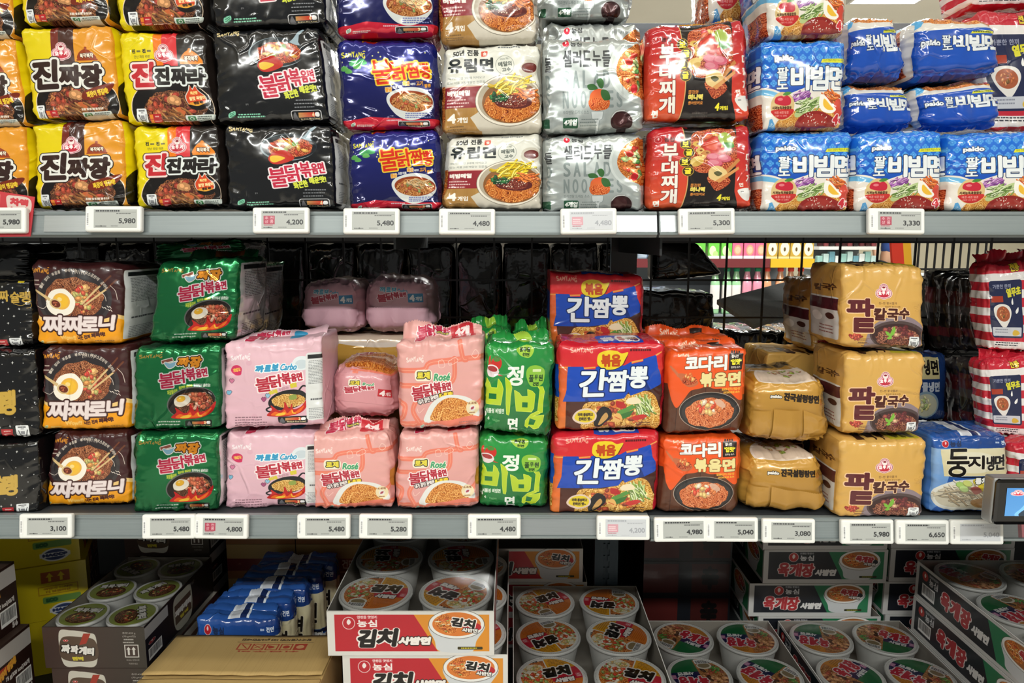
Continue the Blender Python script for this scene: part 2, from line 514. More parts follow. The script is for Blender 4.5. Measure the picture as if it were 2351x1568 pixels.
        s.ell(cx + yo[0] - rx * .1, cy + yo[1] - ry * .15, rx * yolk * .3, ry * yolk * .25, '#f8d98a', rot)
        return s
    def bowl(s, cx, cy, rx, ry, rim, inn, pal, seed=0, fill=.8, lift=.0, nsc=1.0, edge=None):
        if edge: s.ell(cx, cy + ry * .05, rx * 1.03, ry * 1.05, edge)
        s.ell(cx, cy, rx, ry, rim); s.ell(cx, cy, rx * .93, ry * .91, inn)
        s.nood_e(cx, cy - ry * lift, rx * fill, ry * fill, pal, seed, nsc)
        return s
    def lines(s, x0, y0, x1, n, gap, c, w=.6, seed=0, op=1.0):
        """small print too fine to read: broken hairlines"""
        rs = np.random.RandomState(seed + 3)
        for i in range(n):
            x = x0 + (0 if i else rs.uniform(0, 2)); e = x1 - rs.uniform(0, (x1 - x0) * .25)
            while x < e:
                l = rs.uniform(1.0, 2.6) * (x1 - x0) / 25; s.rect(x, y0 + i * gap, min(x + l, e), y0 + i * gap + w, c, op=op); x += l * 1.25
        return s
    def barcode(s, x0, y0, x1, y1, seed=0, bg='#f4f4f2', fg='#1c1c1e'):
        rs = np.random.RandomState(seed + 11); s.rect(x0, y0, x1, y1, bg)
        x = x0 + (x1 - x0) * .06; e = x1 - (x1 - x0) * .06; u = (x1 - x0) / 60
        while x < e:
            w = u * rs.choice([.6, .9, 1.5]); s.rect(x, y0 + (y1 - y0) * .1, min(x + w, e), y0 + (y1 - y0) * .8, fg); x += w + u * rs.choice([.7, 1.1, 1.6])
        return s
    def image(s, name):
        im = bpy.data.images.new(name + '_print', s.W, s.H, alpha=False)
        b = np.ones((s.H, s.W, 4), dtype=np.float32); b[..., :3] = np.clip(s.a[::-1], 0, 1)
        im.pixels.foreach_set(b.ravel()); im.update(); im.pack()
        return im
    def uvbox(s, which):
        """u0, v0, u1, v1 of a strip"""
        l, r, t, b = s.m
        x = {'f': (l, l + s.w), 'r': (l + s.w, s.W), 'l': (0, l)}.get(which, (l, l + s.w))
        y = {'t': (0, t), 'b': (t + s.h, s.H)}.get(which, (t, t + s.h))
        return x[0] / s.W, 1 - y[1] / s.H, x[1] / s.W, 1 - y[0] / s.H
# ------------------------------------------------------------------ film bags
_topo = {}
def topo(nx, nz, ny):
    k_ = (nx, nz, ny)
    if k_ in _topo: return _topo[k_]
    idx = {}; co = []
    def v(i, k, j):
        t = (i, k, j)
        if t not in idx:
            idx[t] = len(co); co.append((2 * i / nx - 1, 2 * k / nz - 1, 2 * j / ny - 1))
        return idx[t]
    F = []; U = []; S = []
    def quad(p, uv, s): F.append([v(*q) for q in p]); U.append(uv); S.append(s)
    for i in range(nx):
        for k in range(nz):
            uv = [(i / nx, k / nz), ((i + 1) / nx, k / nz), ((i + 1) / nx, (k + 1) / nz), (i / nx, (k + 1) / nz)]
            quad([(i, k, 0), (i + 1, k, 0), (i + 1, k + 1, 0), (i, k + 1, 0)], uv, 'f')
            quad([(i, k, ny), (i, k + 1, ny), (i + 1, k + 1, ny), (i + 1, k, ny)], [uv[0], uv[3], uv[2], uv[1]], 'f')
        for j in range(ny):
            u0, u1, w0, w1 = i / nx, (i + 1) / nx, j / ny, (j + 1) / ny
            quad([(i, nz, j), (i + 1, nz, j), (i + 1, nz, j + 1), (i, nz, j + 1)], [(u0, w0), (u1, w0), (u1, w1), (u0, w1)], 't')
            quad([(i, 0, j), (i, 0, j + 1), (i + 1, 0, j + 1), (i + 1, 0, j)], [(u0, 1 - w0), (u0, 1 - w1), (u1, 1 - w1), (u1, 1 - w0)], 'b')
    for k in range(nz):
        for j in range(ny):
            v0, v1, w0, w1 = k / nz, (k + 1) / nz, j / ny, (j + 1) / ny
            quad([(nx, k, j), (nx, k, j + 1), (nx, k + 1, j + 1), (nx, k + 1, j)], [(w0, v0), (w1, v0), (w1, v1), (w0, v1)], 'r')
            quad([(0, k, j), (0, k + 1, j), (0, k + 1, j + 1), (0, k, j + 1)], [(1 - w0, v0), (1 - w0, v1), (1 - w1, v1), (1 - w1, v0)], 'l')
    r = (np.array(co), F, np.array(U), S)
    _topo[k_] = r
    return r

class Bag:
    """the stretched film of a multipack: a box rounded, puffed and creased, between four front corners"""
    def __init__(s, cor, depth, seed=0, puff=.008, r=.02, wr=1.0, back=.96, twist=0.0, slump=0.0):
        s.c = [np.array(p) for p in cor]      # TL TR BR BL
        TL, TR, BR, BL = s.c
        s.w = (np.linalg.norm(TR - TL) + np.linalg.norm(BR - BL)) / 2; s.h = (np.linalg.norm(TL - BL) + np.linalg.norm(TR - BR)) / 2
        s.d = depth; s.puff = puff; s.r = min(r, s.w * .3, s.h * .3, depth * .4); s.wr = wr; s.back = back; s.twist = twist; s.slump = slump
        rs = np.random.RandomState(seed); s.ph = rs.uniform(0, 2 * PI, 40); s.k = rs.uniform(.85, 1.2, 40)
        # sharp little folds that run in from the corners and edges
        s.folds = []
        for i in range(int(15 * min(wr, 1.6))):
            e = rs.randint(4); t = rs.uniform(-.95, .95); q = [(t, 1), (t, -1), (1, t), (-1, t)][e]
            ang = math.atan2(-q[1] + rs.uniform(-.9, .9), -q[0] + rs.uniform(-.9, .9)); l = rs.uniform(.15, .55) * (1.2 if e == 0 else .8)
            s.folds.append((q[0], q[1], q[0] + l * math.cos(ang), q[1] + l * math.sin(ang), rs.uniform(.0005, .0016) * rs.choice([1, 1, -1]), rs.uniform(.0025, .0045)))
        s.origin = (BL + BR) / 2 + np.array([0, depth / 2, 0])
    def at(s, a, b, c, off=0.0):
        """film point for box coordinates in -1..1 (c = -1 front), lifted by off along the normal; world coordinates"""
        w, h, d, r, ph, kk = s.w / 2, s.h / 2, s.d / 2, s.r, s.ph, s.k
        a = np.asarray(a, float); b = np.asarray(b, float); c = np.asarray(c, float)
        p = np.stack([a * w, c * d, b * h], -1); lim = np.array([w, d, h]) - r
        q = np.clip(p, -lim, lim); n = p - q; L = np.linalg.norm(n, axis=-1, keepdims=True); n = n / np.maximum(L, 1e-9)
        p = q + n * r
        X, Y, Z = a * w, c * d, b * h
        fz = np.clip(1 - a * a, 0, 1) * np.clip(1 - b * b, 0, 1)
        dsp = s.puff * fz ** .6 * np.abs(n[..., 1]) * np.where(c < 0, 1, .6)
        dsp = dsp + s.puff * .5 * (np.clip(1 - c * c, 0, 1) * np.clip(1 - b * b, 0, 1)) ** .6 * np.abs(n[..., 0]) - 0
        def crease(t): return (1 - np.abs(np.sin(t))) ** 2.2
        e = np.maximum(np.abs(a), np.abs(b)); sm = np.clip((e - .45) / .55, 0, 1); sm = sm * sm * (3 - 2 * sm)
        A = .0034 * s.wr
        wob = np.sin(b * 3.1 * kk[0] + ph[0]) * 1.3 + 2.6 * np.sin(a * 2.3 * kk[1] + ph[1]) + 1.1 * np.sin(a * 5.1 * kk[21] + ph[21])
        vert = crease(a * 7.5 * kk[2] + wob + ph[2]) + .6 * crease(a * 13 * kk[3] + 1.3 * np.sin(b * 4 + ph[3]) + ph[4])
        hor = crease(b * 6.5 * kk[5] + 1.2 * np.sin(a * 3.3 + ph[5]) + ph[6]) + .5 * crease(b * 12 * kk[6] + np.sin(a * 5 + ph[7]))
        dia = crease((a + b) * 6.2 * kk[7] + np.sin((a - b) * 3 + ph[8])) + crease((a - b) * 5.7 * kk[8] + np.sin((a + b) * 3 + ph[9]))
        cr = vert * np.clip(b * b * 1.1 - .15, 0, 1) + hor * np.clip(a * a * 1.1 - .2, 0, 1) * .9 + .55 * dia * np.abs(a * b)
        lf = np.sin(X * 42 * kk[9] + ph[10] + np.sin(Z * 30 + ph[11])) * np.sin(Z * 38 * kk[10] + ph[12] + np.sin(X * 25 + ph[13]))
        face = np.abs(n[..., 1])
        fo = 0
        for fx, fy, gx, gy, fh, fw in s.folds:
            ux, uy = (gx - fx) * w, (gy - fy) * h; L2 = ux * ux + uy * uy
            tt = np.clip(((X - fx * w) * ux + (Z - fy * h) * uy) / L2, 0, 1)
            d2 = (X - fx * w - tt * ux) ** 2 + (Z - fy * h - tt * uy) ** 2
            fo = fo + fh * s.wr * np.exp(-d2 / fw ** 2) * (1 - .7 * tt)
        dsp = dsp + face * fo * np.where(c < 0, 1, 0)
        dsp = dsp + face * (A * (.12 + .95 * sm) * (cr - .35) + .0014 * s.wr * lf)
        side = 1 - face
        dsp = dsp + side * (A * .6 * (crease(c * 4 * kk[11] + b * 3 * kk[12] + np.sin(b * 6 + ph[14]) + ph[15]) + .8 * crease(a * 6 * kk[13] + c * 2 + ph[16] + 2 * np.sin(a * 3 + ph[22])) - .55))
        # edges of the outline are never straight
        edge = A * .45
        p[..., 2] += edge * np.sin(a * 5 * kk[14] + ph[17] + 1.2 * np.sin(a * 3 + ph[18])) * np.where(b > 0, np.abs(b) ** 4, .35 * np.abs(b) ** 4)
        p[..., 0] += edge * .8 * np.sin(b * 4.5 * kk[15] + ph[19] + np.sin(b * 4 + ph[20])) * np.abs(a) ** 5
        p[..., 1] += np.where(b > 0, b * b, 0) * s.twist
        if s.slump: p[..., 2] -= s.slump * h * np.clip(b, 0, 1) ** 2 * (a * a) * .5
        p = p + n * (dsp + off)[..., None]
        TL, TR, BR, BL = s.c
        u = (p[..., 0] / w + 1) / 2; v = (p[..., 2] / h + 1) / 2
        sh = 1 - (1 - s.back) * (c + 1) / 2
        u = (u - .5) * sh + .5
        u = u[..., None]; v = v[..., None]
        o = (TL * (1 - u) + TR * u) * v + (BL * (1 - u) + BR * u) * (1 - v)
        o[..., 1] += p[..., 1] + d
        return o

def strip_uv(cv, U, S):
    bx = {k: np.array(cv.uvbox(k)) for k in 'frltb'}
    B = np.array([bx[s] for s in S])
    return B[:, None, :2] + U * (B[:, None, 2:] - B[:, None, :2])

def seal_obj(name, bag, cv, mat, root, edge='top', c0=.1, height=.022, lean=.6, seed=0, a0=-.94, a1=.94, wave=.004):
    """a crimped, saw-edged end seam of the film"""
    rs = np.random.RandomState(seed + 99); n, m = 64, 6
    t = np.linspace(0, 1, n + 1); j = np.linspace(0, 1, m + 1)
    T, J = np.meshgrid(t, j, indexing='ij')
    aa = a0 + (a1 - a0) * T
    base = bag.at(aa, np.ones_like(aa), np.full_like(aa, c0)) if edge == 'top' else bag.at(np.full_like(aa, 1.0 if edge == 'right' else -1.0), aa, np.full_like(aa, c0))
    ph = rs.uniform(0, 6, 6); hgt = height * (.8 + .35 * np.sin(T * 7 + ph[0]) * np.sin(T * 3.1 + ph[1]))
    Jh = J + np.where((np.arange(n + 1) % 2 == 0)[:, None] & (J > .99), -.09, 0)
    wv = wave * (np.sin(T * 21 + ph[2]) + .7 * np.sin(T * 37 + ph[3])) * J
    if edge == 'top':
        base[..., 2] += hgt * (Jh * (1 - .5 * abs(lean) * Jh)) - .004
        base[..., 1] += lean * height * Jh ** 1.6 + wv
    else:
        sg = 1 if edge == 'right' else -1
        base[..., 0] += sg * (hgt * Jh * (1 - .4 * abs(lean) * Jh) - .004)
        base[..., 1] += lean * height * Jh ** 1.6 + wv
    V = base.reshape(-1, 3) - bag.origin
    F = []; UV = []
    u0, v0, u1, v1 = cv.uvbox('t' if edge == 'top' else ('r' if edge == 'right' else 'l'))
    for i in range(n):
        for k in range(m):
            q = [(i, k), (i + 1, k), (i + 1, k + 1), (i, k + 1)]
            F.append([x * (m + 1) + y for x, y in q])
            if edge == 'top': UV += [(u0 + (u1 - u0) * x / n, v0 + (v1 - v0) * (.15 + .7 * y / m)) for x, y in q]
            else: UV += [(u0 + (u1 - u0) * (.2 + .6 * y / m), v0 + (v1 - v0) * x / n) for x, y in q]
    return mesh_obj(name, V, F, mat, root, uvs=UV, smooth=True)

def flap_obj(name, bag, cv, mat, root, poly, lift=.004, uvoff=(0, 0)):
    """a folded-over sheet of film lying on the front: between two outlines in front coordinates.
    poly: list of (a, b_top, b_bottom)"""
    poly = np.array(poly); n = 60; m = 14
    aa = np.linspace(poly[0, 0], poly[-1, 0], n + 1)
    tp = np.interp(aa, poly[:, 0], poly[:, 1]); bt = np.interp(aa, poly[:, 0], poly[:, 2])
    tp = tp + np.where(np.arange(n + 1) % 2 == 0, .012, -.012)
    J = np.linspace(0, 1, m + 1)
    A_, T_ = np.meshgrid(aa, J, indexing='ij')
    B_ = bt[:, None] + (tp - bt)[:, None] * T_
    lf = lift * np.clip(T_ * 4, 0, 1) * (1 + .5 * np.sin(A_ * 9 + 2)) + .0006
    V = bag.at(A_, B_, np.full_like(A_, -1.0), lf).reshape(-1, 3) - bag.origin
    u0, v0, u1, v1 = cv.uvbox('f'); F = []; UV = []
    for i in range(n):
        for k in range(m):
            q = [(i, k), (i + 1, k), (i + 1, k + 1), (i, k + 1)]
            F.append([x * (m + 1) + y for x, y in q])
            UV += [(u0 + (u1 - u0) * ((A_[x, y] + 1) / 2 + uvoff[0]), v0 + (v1 - v0) * ((B_[x, y] + 1) / 2 + uvoff[1])) for x, y in q]
    return mesh_obj(name, V, F, mat, root, uvs=UV, smooth=True)

PACKS = []
def pack(design, cor, Y, label, group=None, depth=.12, seed=None, seals=(), name='noodle_multipack', cat='instant noodles', tilt=.006, flaps=(), res=(52, 46, 12), wr=1.0, puff=.008, r=.013, **kw):
    """cor: pixel corners TL, TR, BR, BL of the front at distance Y"""
    cv, mat = design
    (x0, y0), (x1, y1), (x2, y2), (x3, y3) = cor
    pts = [P(x0, y0, Y + tilt), P(x1, y1, Y + tilt), P(x2, y2, Y), P(x3, y3, Y)]
    if seed is None: seed = len(PACKS) + 1
    bag = Bag(pts, depth, seed, wr=wr, puff=puff, r=r, **kw)
    co, F, U, S = topo(*res)
    V = bag.at(co[:, 0], co[:, 1], co[:, 2])
    mid = V[:, 2].mean(); fl = Z_T1 + .0006 if mid > Z_T1 else (Z_M1 + .0006 if mid > Z_M1 else DECK)
    if bag.origin[1] > 1.72: fl = Z_M1 - .0402; V[:, 2] = np.minimum(V[:, 2], Z_T0 - .007)
    V[:, 2] = np.maximum(V[:, 2], fl)
    V = V - bag.origin
    o = mesh_obj(name, V, F, mat, None, bag.origin, strip_uv(cv, U, S), True)
    tag(o, label, cat, group)
    for i, sl in enumerate(seals):
        seal_obj('crimped_seal', bag, cv, mat, o, seed=seed + i, **sl)
    for f in flaps:
        flap_obj('folded_flap', bag, cv, mat, o, **f)
    PACKS.append((o, bag))
    return o

def corners(a): return [(a[0], a[1]), (a[2], a[3]), (a[4], a[5]), (a[6], a[7])]

# ------------------------------------------------------------------ price tags
M_TAGBODY = plain('tag_plastic', '#f1f2ee', .35, noise=.01)
def price_tag(px, py, w, price, label, red=None, faint=False, roll=0.0, Y=1.128, top=''):
    c = P(px, py, Y)
    W, H, T = .0905, .0415, .011
    root = empty('price_tag', c)
    root.rotation_euler = (R(-9), R(roll), 0)
    tag(root, label, 'price tag', 'electronic price tags on the shelf rails')
    bm = bmesh.new(); add_box(bm, -W / 2, W / 2, -T, 0, -H / 2, H / 2, .0035, 3)
    from_bm('housing', bm, M_TAGBODY, root)
    bgc = '#b7bab6' if not faint else '#cfd2d6'; ink = '#3a3b3d' if not faint else '#a3a6ad'
    cv = Cv(256, 116, bgc)
    cv.lines(3, 5, 66, 1, 0, ink, 7, seed=int(px)); cv.rect(2, 15, 98, 16.2, ink, op=.6)
    cv.lines(52, 20, 96, 1, 0, ink, 5, seed=int(px) + 1, op=.7)
    cv.lines(4, 89, 30, 1, 0, ink, 5, seed=int(px) + 2, op=.7); cv.ell(17, 91, 1.6, 3.4, ink); cv.lines(38, 88, 62, 1, 0, ink, 5, seed=int(px) + 5, op=.35)
    wd = 38
    cv.text(price, (58, 49, 97, 80), ink, bold=.35)
    if red == 1:
        cv.rect(5, 28, 31, 74, '#b4485c' if not faint else '#d9a3ae')
        if not faint:
            for s_, x, y in (('추', 8, 31), ('천', 20, 31), ('상', 8, 51), ('품', 20, 51)): cv.text(s_, (x, y, x + 8, y + 17), '#f3dfe2', bold=.1)
        else:
            cv.lines(7, 40, 29, 3, 10, '#f3dfe2', 5, seed=4)
        cv.lines(5, 77, 31, 1, 0, '#b4485c', 4)
    m = art_mat('tag_screen', cv, .3, spec=.4)
    x0, x1, z0, z1 = -W * .335, W * .425, -H * .35, H * .36
    mesh_obj('screen', [(x0, -T - .0004, z0), (x1, -T - .0004, z0), (x1, -T - .0004, z1), (x0, -T - .0004, z1)], [(0, 1, 2, 3)], m, root,
             uvs=[(0, 0), (1, 0), (1, 1), (0, 1)])
    cv = Cv(40, 120, '#fafaf8'); 
    y = 8; rs = np.random.RandomState(int(px))
    while y < 90:
        h = rs.choice([1, 1.6, 2.4]); cv.rect(20, y, 75, y + h, '#6b6c70'); y += h + rs.choice([1.2, 2])
    m = art_mat('tag_barcode', cv, .5)
    x0, x1 = -W * .468, -W * .415
    mesh_obj('barcode_sticker', [(x0, -T - .0004, -H * .3), (x1, -T - .0004, -H * .3), (x1, -T - .0004, H * .26), (x0, -T - .0004, H * .26)], [(0, 1, 2, 3)], m, root,
             uvs=[(0, 0), (1, 0), (1, 1), (0, 1)])
    return root
# ------------------------------------------------------------------ printed artwork of the packs
def chars(cv, items, c, bold=.6, out=(), rot=0, shear=0, **k):
    """letters in their own boxes; every outline goes under every letter"""
    E0 = []
    for rad, oc in list(out) + [(0, None)]:
        for ch, bx in items:
            if oc is None: cv.text(ch, bx, c, bold=bold, rot=rot, shear=shear, **k)
            else: cv.text(ch, (bx[0] - rad, bx[1] - rad, bx[2] + rad, bx[3] + rad), oc, bold=bold + rad, rot=rot, shear=shear, **k)
    return cv

def trefoil(cv, cx, cy, r, word=True):
    t = np.linspace(0, 2 * PI, 60, endpoint=False)
    def shape(k):
        p = []
        for a in t:
            best = 0
            for ox, oy, rr in ((0, -.42, .55), (-.42, .2, .58), (.42, .2, .58), (0, .3, .62)):
                dx, dy = math.cos(a), math.sin(a); b = ox * dx + oy * dy; cc = ox * ox + oy * oy - rr * rr
                best = max(best, b + math.sqrt(max(b * b - cc, 0)))
            p.append((cx + best * r * k * math.cos(a), cy + best * r * k * math.sin(a)))
        return p
    cv.poly(shape(1.07), '#f7e3e4'); cv.poly(shape(1.0), '#8e2231'); cv.poly(shape(.94), '#f3cdd2'); cv.poly(shape(.8), '#e8a6b0')
    cv.ell(cx, cy + r * .3, r * .74, r * .42, '#c32a3e'); cv.ell(cx, cy - r * .42, r * .34, r * .34, '#f6e6e2', out='#b5475a', ow=r * .05)
    cv.ell(cx, cy - r * .55, r * .2, r * .12, '#8e2231')
    if word: chars(cv, [('오', (cx - r * .68, cy - r * .02, cx - r * .24, cy + r * .42)), ('뚜', (cx - r * .22, cy - r * .06, cx + r * .2, cy + r * .42)), ('기', (cx + r * .26, cy - r * .06, cx + r * .66, cy + r * .44))], '#fff6f4', bold=r * .045)
def wordmark(cv, x0, y0, x1, y1, c):
    w = (x1 - x0) / 7.2; rs = (0, .12, .05, -.1, .14, 0, .08)
    for i, ch in enumerate('SAMYANG'):
        k = 1.15 if ch in 'SYG' else .85
        cv.text(ch, (x0 + i * w * 1.02, y0 + (y1 - y0) * (.12 + rs[i]), x0 + i * w * 1.02 + w * .95, y0 + (y1 - y0) * (.12 + rs[i] + .62 * k)), c, bold=.22, rot=(-8, 6, 4, -6, 7, 3, -4)[i])
    cv.ell(x1 - w * .4, y0 + (y1 - y0) * .05, w * .45, (y1 - y0) * .14, c, a0=180, a1=360)
def fire_chars(cv, x0, y0, x1, y1, c, out, tilt=1.0, bold=.5, word='불닭볶음면'):
    """the jagged five-letter title, big at the left and small at the right, climbing"""
    w, h = x1 - x0, y1 - y0
    lay = [(0, .22, .33, 1.0), (.30, .08, .58, .78), (.56, 0, .76, .62), (.765, .06, .885, .5), (.885, .02, 1.0, .46)] if len(word) == 5 else [(0, 0, .34, 1.0), (.31, .02, .6, .82), (.59, .06, .83, .74), (.82, .12, 1.0, .78)]
    items = [(ch, (x0 + a * w, y0 + b * h * tilt + (0 if tilt else .05 * h), x0 + d * w, y0 + e * h)) for ch, (a, b, d, e) in zip(word, lay)]
    chars(cv, items, c, bold=bold, out=out, rot=-5 if tilt else 0, shear=-.06)
def seed_logo(cv, cx, cy, r, c='#d1203a', s='#fff4f2', ring=False):
    if ring: cv.ell(cx, cy, r, r, s); cv.ell(cx, cy, r * .9, r * .9, c)
    else: cv.ell(cx, cy, r * 1.12, r * 1.12, s); cv.ell(cx, cy, r, r, c)
    cv.blob([(cx, cy - r * .75), (cx + r * .28, cy - r * .3), (cx + r * .1, cy + r * .15), (cx - r * .12, cy + r * .12), (cx - r * .26, cy - r * .35)], s)
def cart_badge(cv, x0, y0, x1, y1):
    cv.rrect(x0, y0, x1, y1, 1.2, '#eceff0'); w, h = x1 - x0, y1 - y0
    cv.lines(x0 + w * .1, y0 + h * .1, x1 - w * .05, 1, 0, '#55565a', h * .1)
    cv.lines(x0 + w * .3, y0 + h * .26, x1 - w * .3, 1, 0, '#8a8b90', h * .07)
    cv.stroke([(x0 + w * .2, y0 + h * .45), (x0 + w * .3, y0 + h * .8), (x1 - w * .25, y0 + h * .8), (x1 - w * .12, y0 + h * .4)], w * .07, '#44464a', sm=False)
    cv.rect(x0 + w * .33, y0 + h * .48, x1 - w * .33, y0 + h * .72, '#8d8f94')
    cv.ell(x0 + w * .35, y0 + h * .9, w * .07, h * .05, '#44464a'); cv.ell(x1 - w * .3, y0 + h * .9, w * .07, h * .05, '#44464a')
def eco_badge(cv, x0, y0, x1, y1):
    cv.rrect(x0, y0, x1, y1, 1, '#d9e2dc'); w = x1 - x0
    cv.rrect(x0 + w * .06, y0 + (y1 - y0) * .15, x0 + w * .32, y1 - (y1 - y0) * .12, 1, '#3f7d4e'); cv.ell(x0 + w * .19, (y0 + y1) / 2, w * .07, (y1 - y0) * .28, '#d9e2dc'); cv.ell(x0 + w * .19, (y0 + y1) / 2, w * .045, (y1 - y0) * .18, '#3f7d4e')
    cv.lines(x0 + w * .36, y0 + (y1 - y0) * .18, x1 - w * .04, 3, (y1 - y0) * .25, '#4c5652', (y1 - y0) * .13, seed=int(x0))
def leaf_mark(cv, x, y, s, c, words=True):
    cv.blob([(x, y + s), (x + s * .1, y + s * .35), (x + s * .9, y), (x + s * .95, y + s * .6), (x + s * .4, y + s)], c)
    for k in (.3, .55, .8): cv.stroke([(x + s * .2, y + s * k), (x + s * .45, y + s * (k + .12)), (x + s * .8, y + s * (k - .12))], s * .09, '#2b6b4e', sm=False)
    if words: cv.lines(x + s * 1.2, y + s * .5, x + s * 5, 2, s * .34, c, s * .2, seed=int(x * 7))
def fire_level(cv, x0, y0, x1, y1, n='4', bg='#141416', frame='#e8e8ea'):
    w, h = x1 - x0, y1 - y0
    cv.rrect(x0, y0, x1, y1, h * .18, frame); cv.rrect(x0 + .6, y0 + .6, x1 - .6, y1 - .6, h * .16, bg)
    cv.blob([(x0 + w * .05, y0 + h * .78), (x0 + w * .08, y0 + h * .4), (x0 + w * .14, y0 + h * .15), (x0 + w * .2, y0 + h * .45), (x0 + w * .24, y0 + h * .8), (x0 + w * .14, y0 + h * .9)], '#6a6a70')
    cv.grad([(x0 + w * .25, y0 + h * .2), (x0 + w * .78, y0 + h * .2), (x0 + w * .78, y0 + h * .58), (x0 + w * .25, y0 + h * .58)], '#c89a5a', '#c8281e', ang=0)
    cv.rrect(x0 + w * .78, y0 + h * .2, x0 + w * .94, y0 + h * .58, h * .15, '#f3f3f3'); cv.text(n, (x0 + w * .69, y0 + h * .2, x0 + w * .76, y0 + h * .58), '#ffd8a0', bold=.2)
    cv.text('Buldak Fire Level', (x0 + w * .3, y0 + h * .66, x0 + w * .93, y0 + h * .86), '#f0e0b0', bold=.12)
def flames(cv, x0, y0, x1, y1):
    w, h = x1 - x0, y1 - y0
    q = lambda P: [(x0 + a * w, y0 + b * h) for a, b in P]
    cv.blob(q([(0, .95), (.12, .6), (.1, .3), (.3, .65), (.42, .5), (.45, .1), (.55, .55), (.62, .25), (.66, .6), (.85, .45), (1, 0), (.95, .6), (.72, .95), (.35, 1.05)]), '#c3201f')
    cv.blob(q([(.1, .95), (.2, .72), (.34, .82), (.44, .62), (.5, .85), (.62, .6), (.68, .8), (.92, .4), (.78, .85), (.45, .98)]), '#ee6a1e')
    cv.blob(q([(.2, .96), (.3, .82), (.45, .8), (.42, .95), (.3, 1)]), '#f8c63c'); cv.stroke(q([(.62, .7), (.64, .85), (.7, .88)]), w * .03, '#f8c63c')
def nutrition(cv, x0, y0, x1, y1, seed=0):
    cv.rrect(x0, y0, x1, y1, 3, '#dfe1e0'); w, h = x1 - x0, y1 - y0
    cv.rect(x0 + w * .08, y0 + h * .03, x1 - w * .1, y0 + h * .09, '#222426'); cv.lines(x0 + w * .12, y0 + h * .12, x1 - w * .1, 16, h * .022, '#7c7f82', h * .009, seed=seed)
    cv.lines(x0 + w * .12, y0 + h * .68, x1 - w * .1, 1, 1, '#5a5c60', h * .025, seed=seed + 1); cv.lines(x0 + w * .1, y0 + h * .82, x1 - w * .1, 7, h * .024, '#8a8d90', h * .01, seed=seed + 2)
def sesame(cv, cx, cy, rx, ry, n, seed=0, c='#f4ead2', s=.7):
    rs = np.random.RandomState(seed + 77)
    for i in range(n):
        a = rs.uniform(0, 6.28); r_ = math.sqrt(rs.uniform(0, 1)); cv.ell(cx + rx * r_ * math.cos(a), cy + ry * r_ * math.sin(a), s, s * .5, c, rot=rs.uniform(0, 180))
def strands(cv, cx, cy, rx, ry, n, cols, w, seed=0, ang=0, L=9):
    rs = np.random.RandomState(seed + 55)
    for i in range(n):
        a = rs.uniform(0, 6.28); r_ = math.sqrt(rs.uniform(0, 1)); x, y = cx + rx * r_ * math.cos(a), cy + ry * r_ * math.sin(a)
        t = R(ang + rs.uniform(-35, 35)); l = L * rs.uniform(.6, 1.2) / 2; b = rs.uniform(-1.5, 1.5)
        dx, dy = math.cos(t) * l, math.sin(t) * l
        cv.stroke([(x - dx, y - dy + .5), (x - dy * .15 * b, y + dx * .15 * b + .5), (x + dx, y + dy + .5)], w * 1.25, col3(cols[0]) * .55)
        cv.stroke([(x - dx, y - dy), (x - dy * .15 * b, y + dx * .15 * b), (x + dx, y + dy)], w, cols[rs.randint(len(cols))])

BLACKBEAN = ('#1c0d08', '#5a3220', '#b07a50'); REDN = ('#4a0f06', '#b8482a', '#f09a62'); ORANGEN = ('#6a2408', '#d0702a', '#f6b868')
GOLDN = ('#7a4a10', '#d89a3c', '#f8dc92'); BROTHN = ('#6a3010', '#c87a3c', '#f0c88c')
MEATS = ['#7a3626', '#a85a3c', '#5a2a1c', '#8c4a34', '#c07a52']; VEG = ['#7a9a44', '#b8c070', '#d8a040', '#b04030', '#8c5a3c']
FW, FH, MG = 440, 410, (100, 100, 90, 50)
D = {}
def design(name, cv, rough=.2, metal=0.0, crinkle=.0035, coat=.35, spec=.5):
    D[name] = (cv, art_mat('print_' + name, cv, rough, metal, crinkle, coat, spec))

def beanbowl(cv, red=False):
    cv.ell(53, 84, 45, 32, '#f0d9c0'); cv.ell(53, 84, 44, 31.2, '#15100e')
    x = 53 if not red else 56
    cv.nood_e(x, 85, 34, 20, BLACKBEAN, 3 if not red else 8); cv.nood_e(x - 20, 82, 9, 12, ('#4a1c0c', '#b06838', '#e8a868'), 5)
    cv.bits(x, 80, 28, 12, 26, ['#6e3226', '#8e4a34', '#a4442f', '#b26a42', '#54281e'], 5, 2)
    cv.bits(x - 3, 74, 12, 5, 5, ['#9a3a2c', '#c08a5a'], 6, 9, .7); cv.ell(x + 5, 87, 6, 4.6, '#c8683a', 10)
    strands(cv, x + 2, 92, 16, 6, 14, ['#a8703f', '#c08a52', '#8a5430'], 1.6, 4, 20, 14)

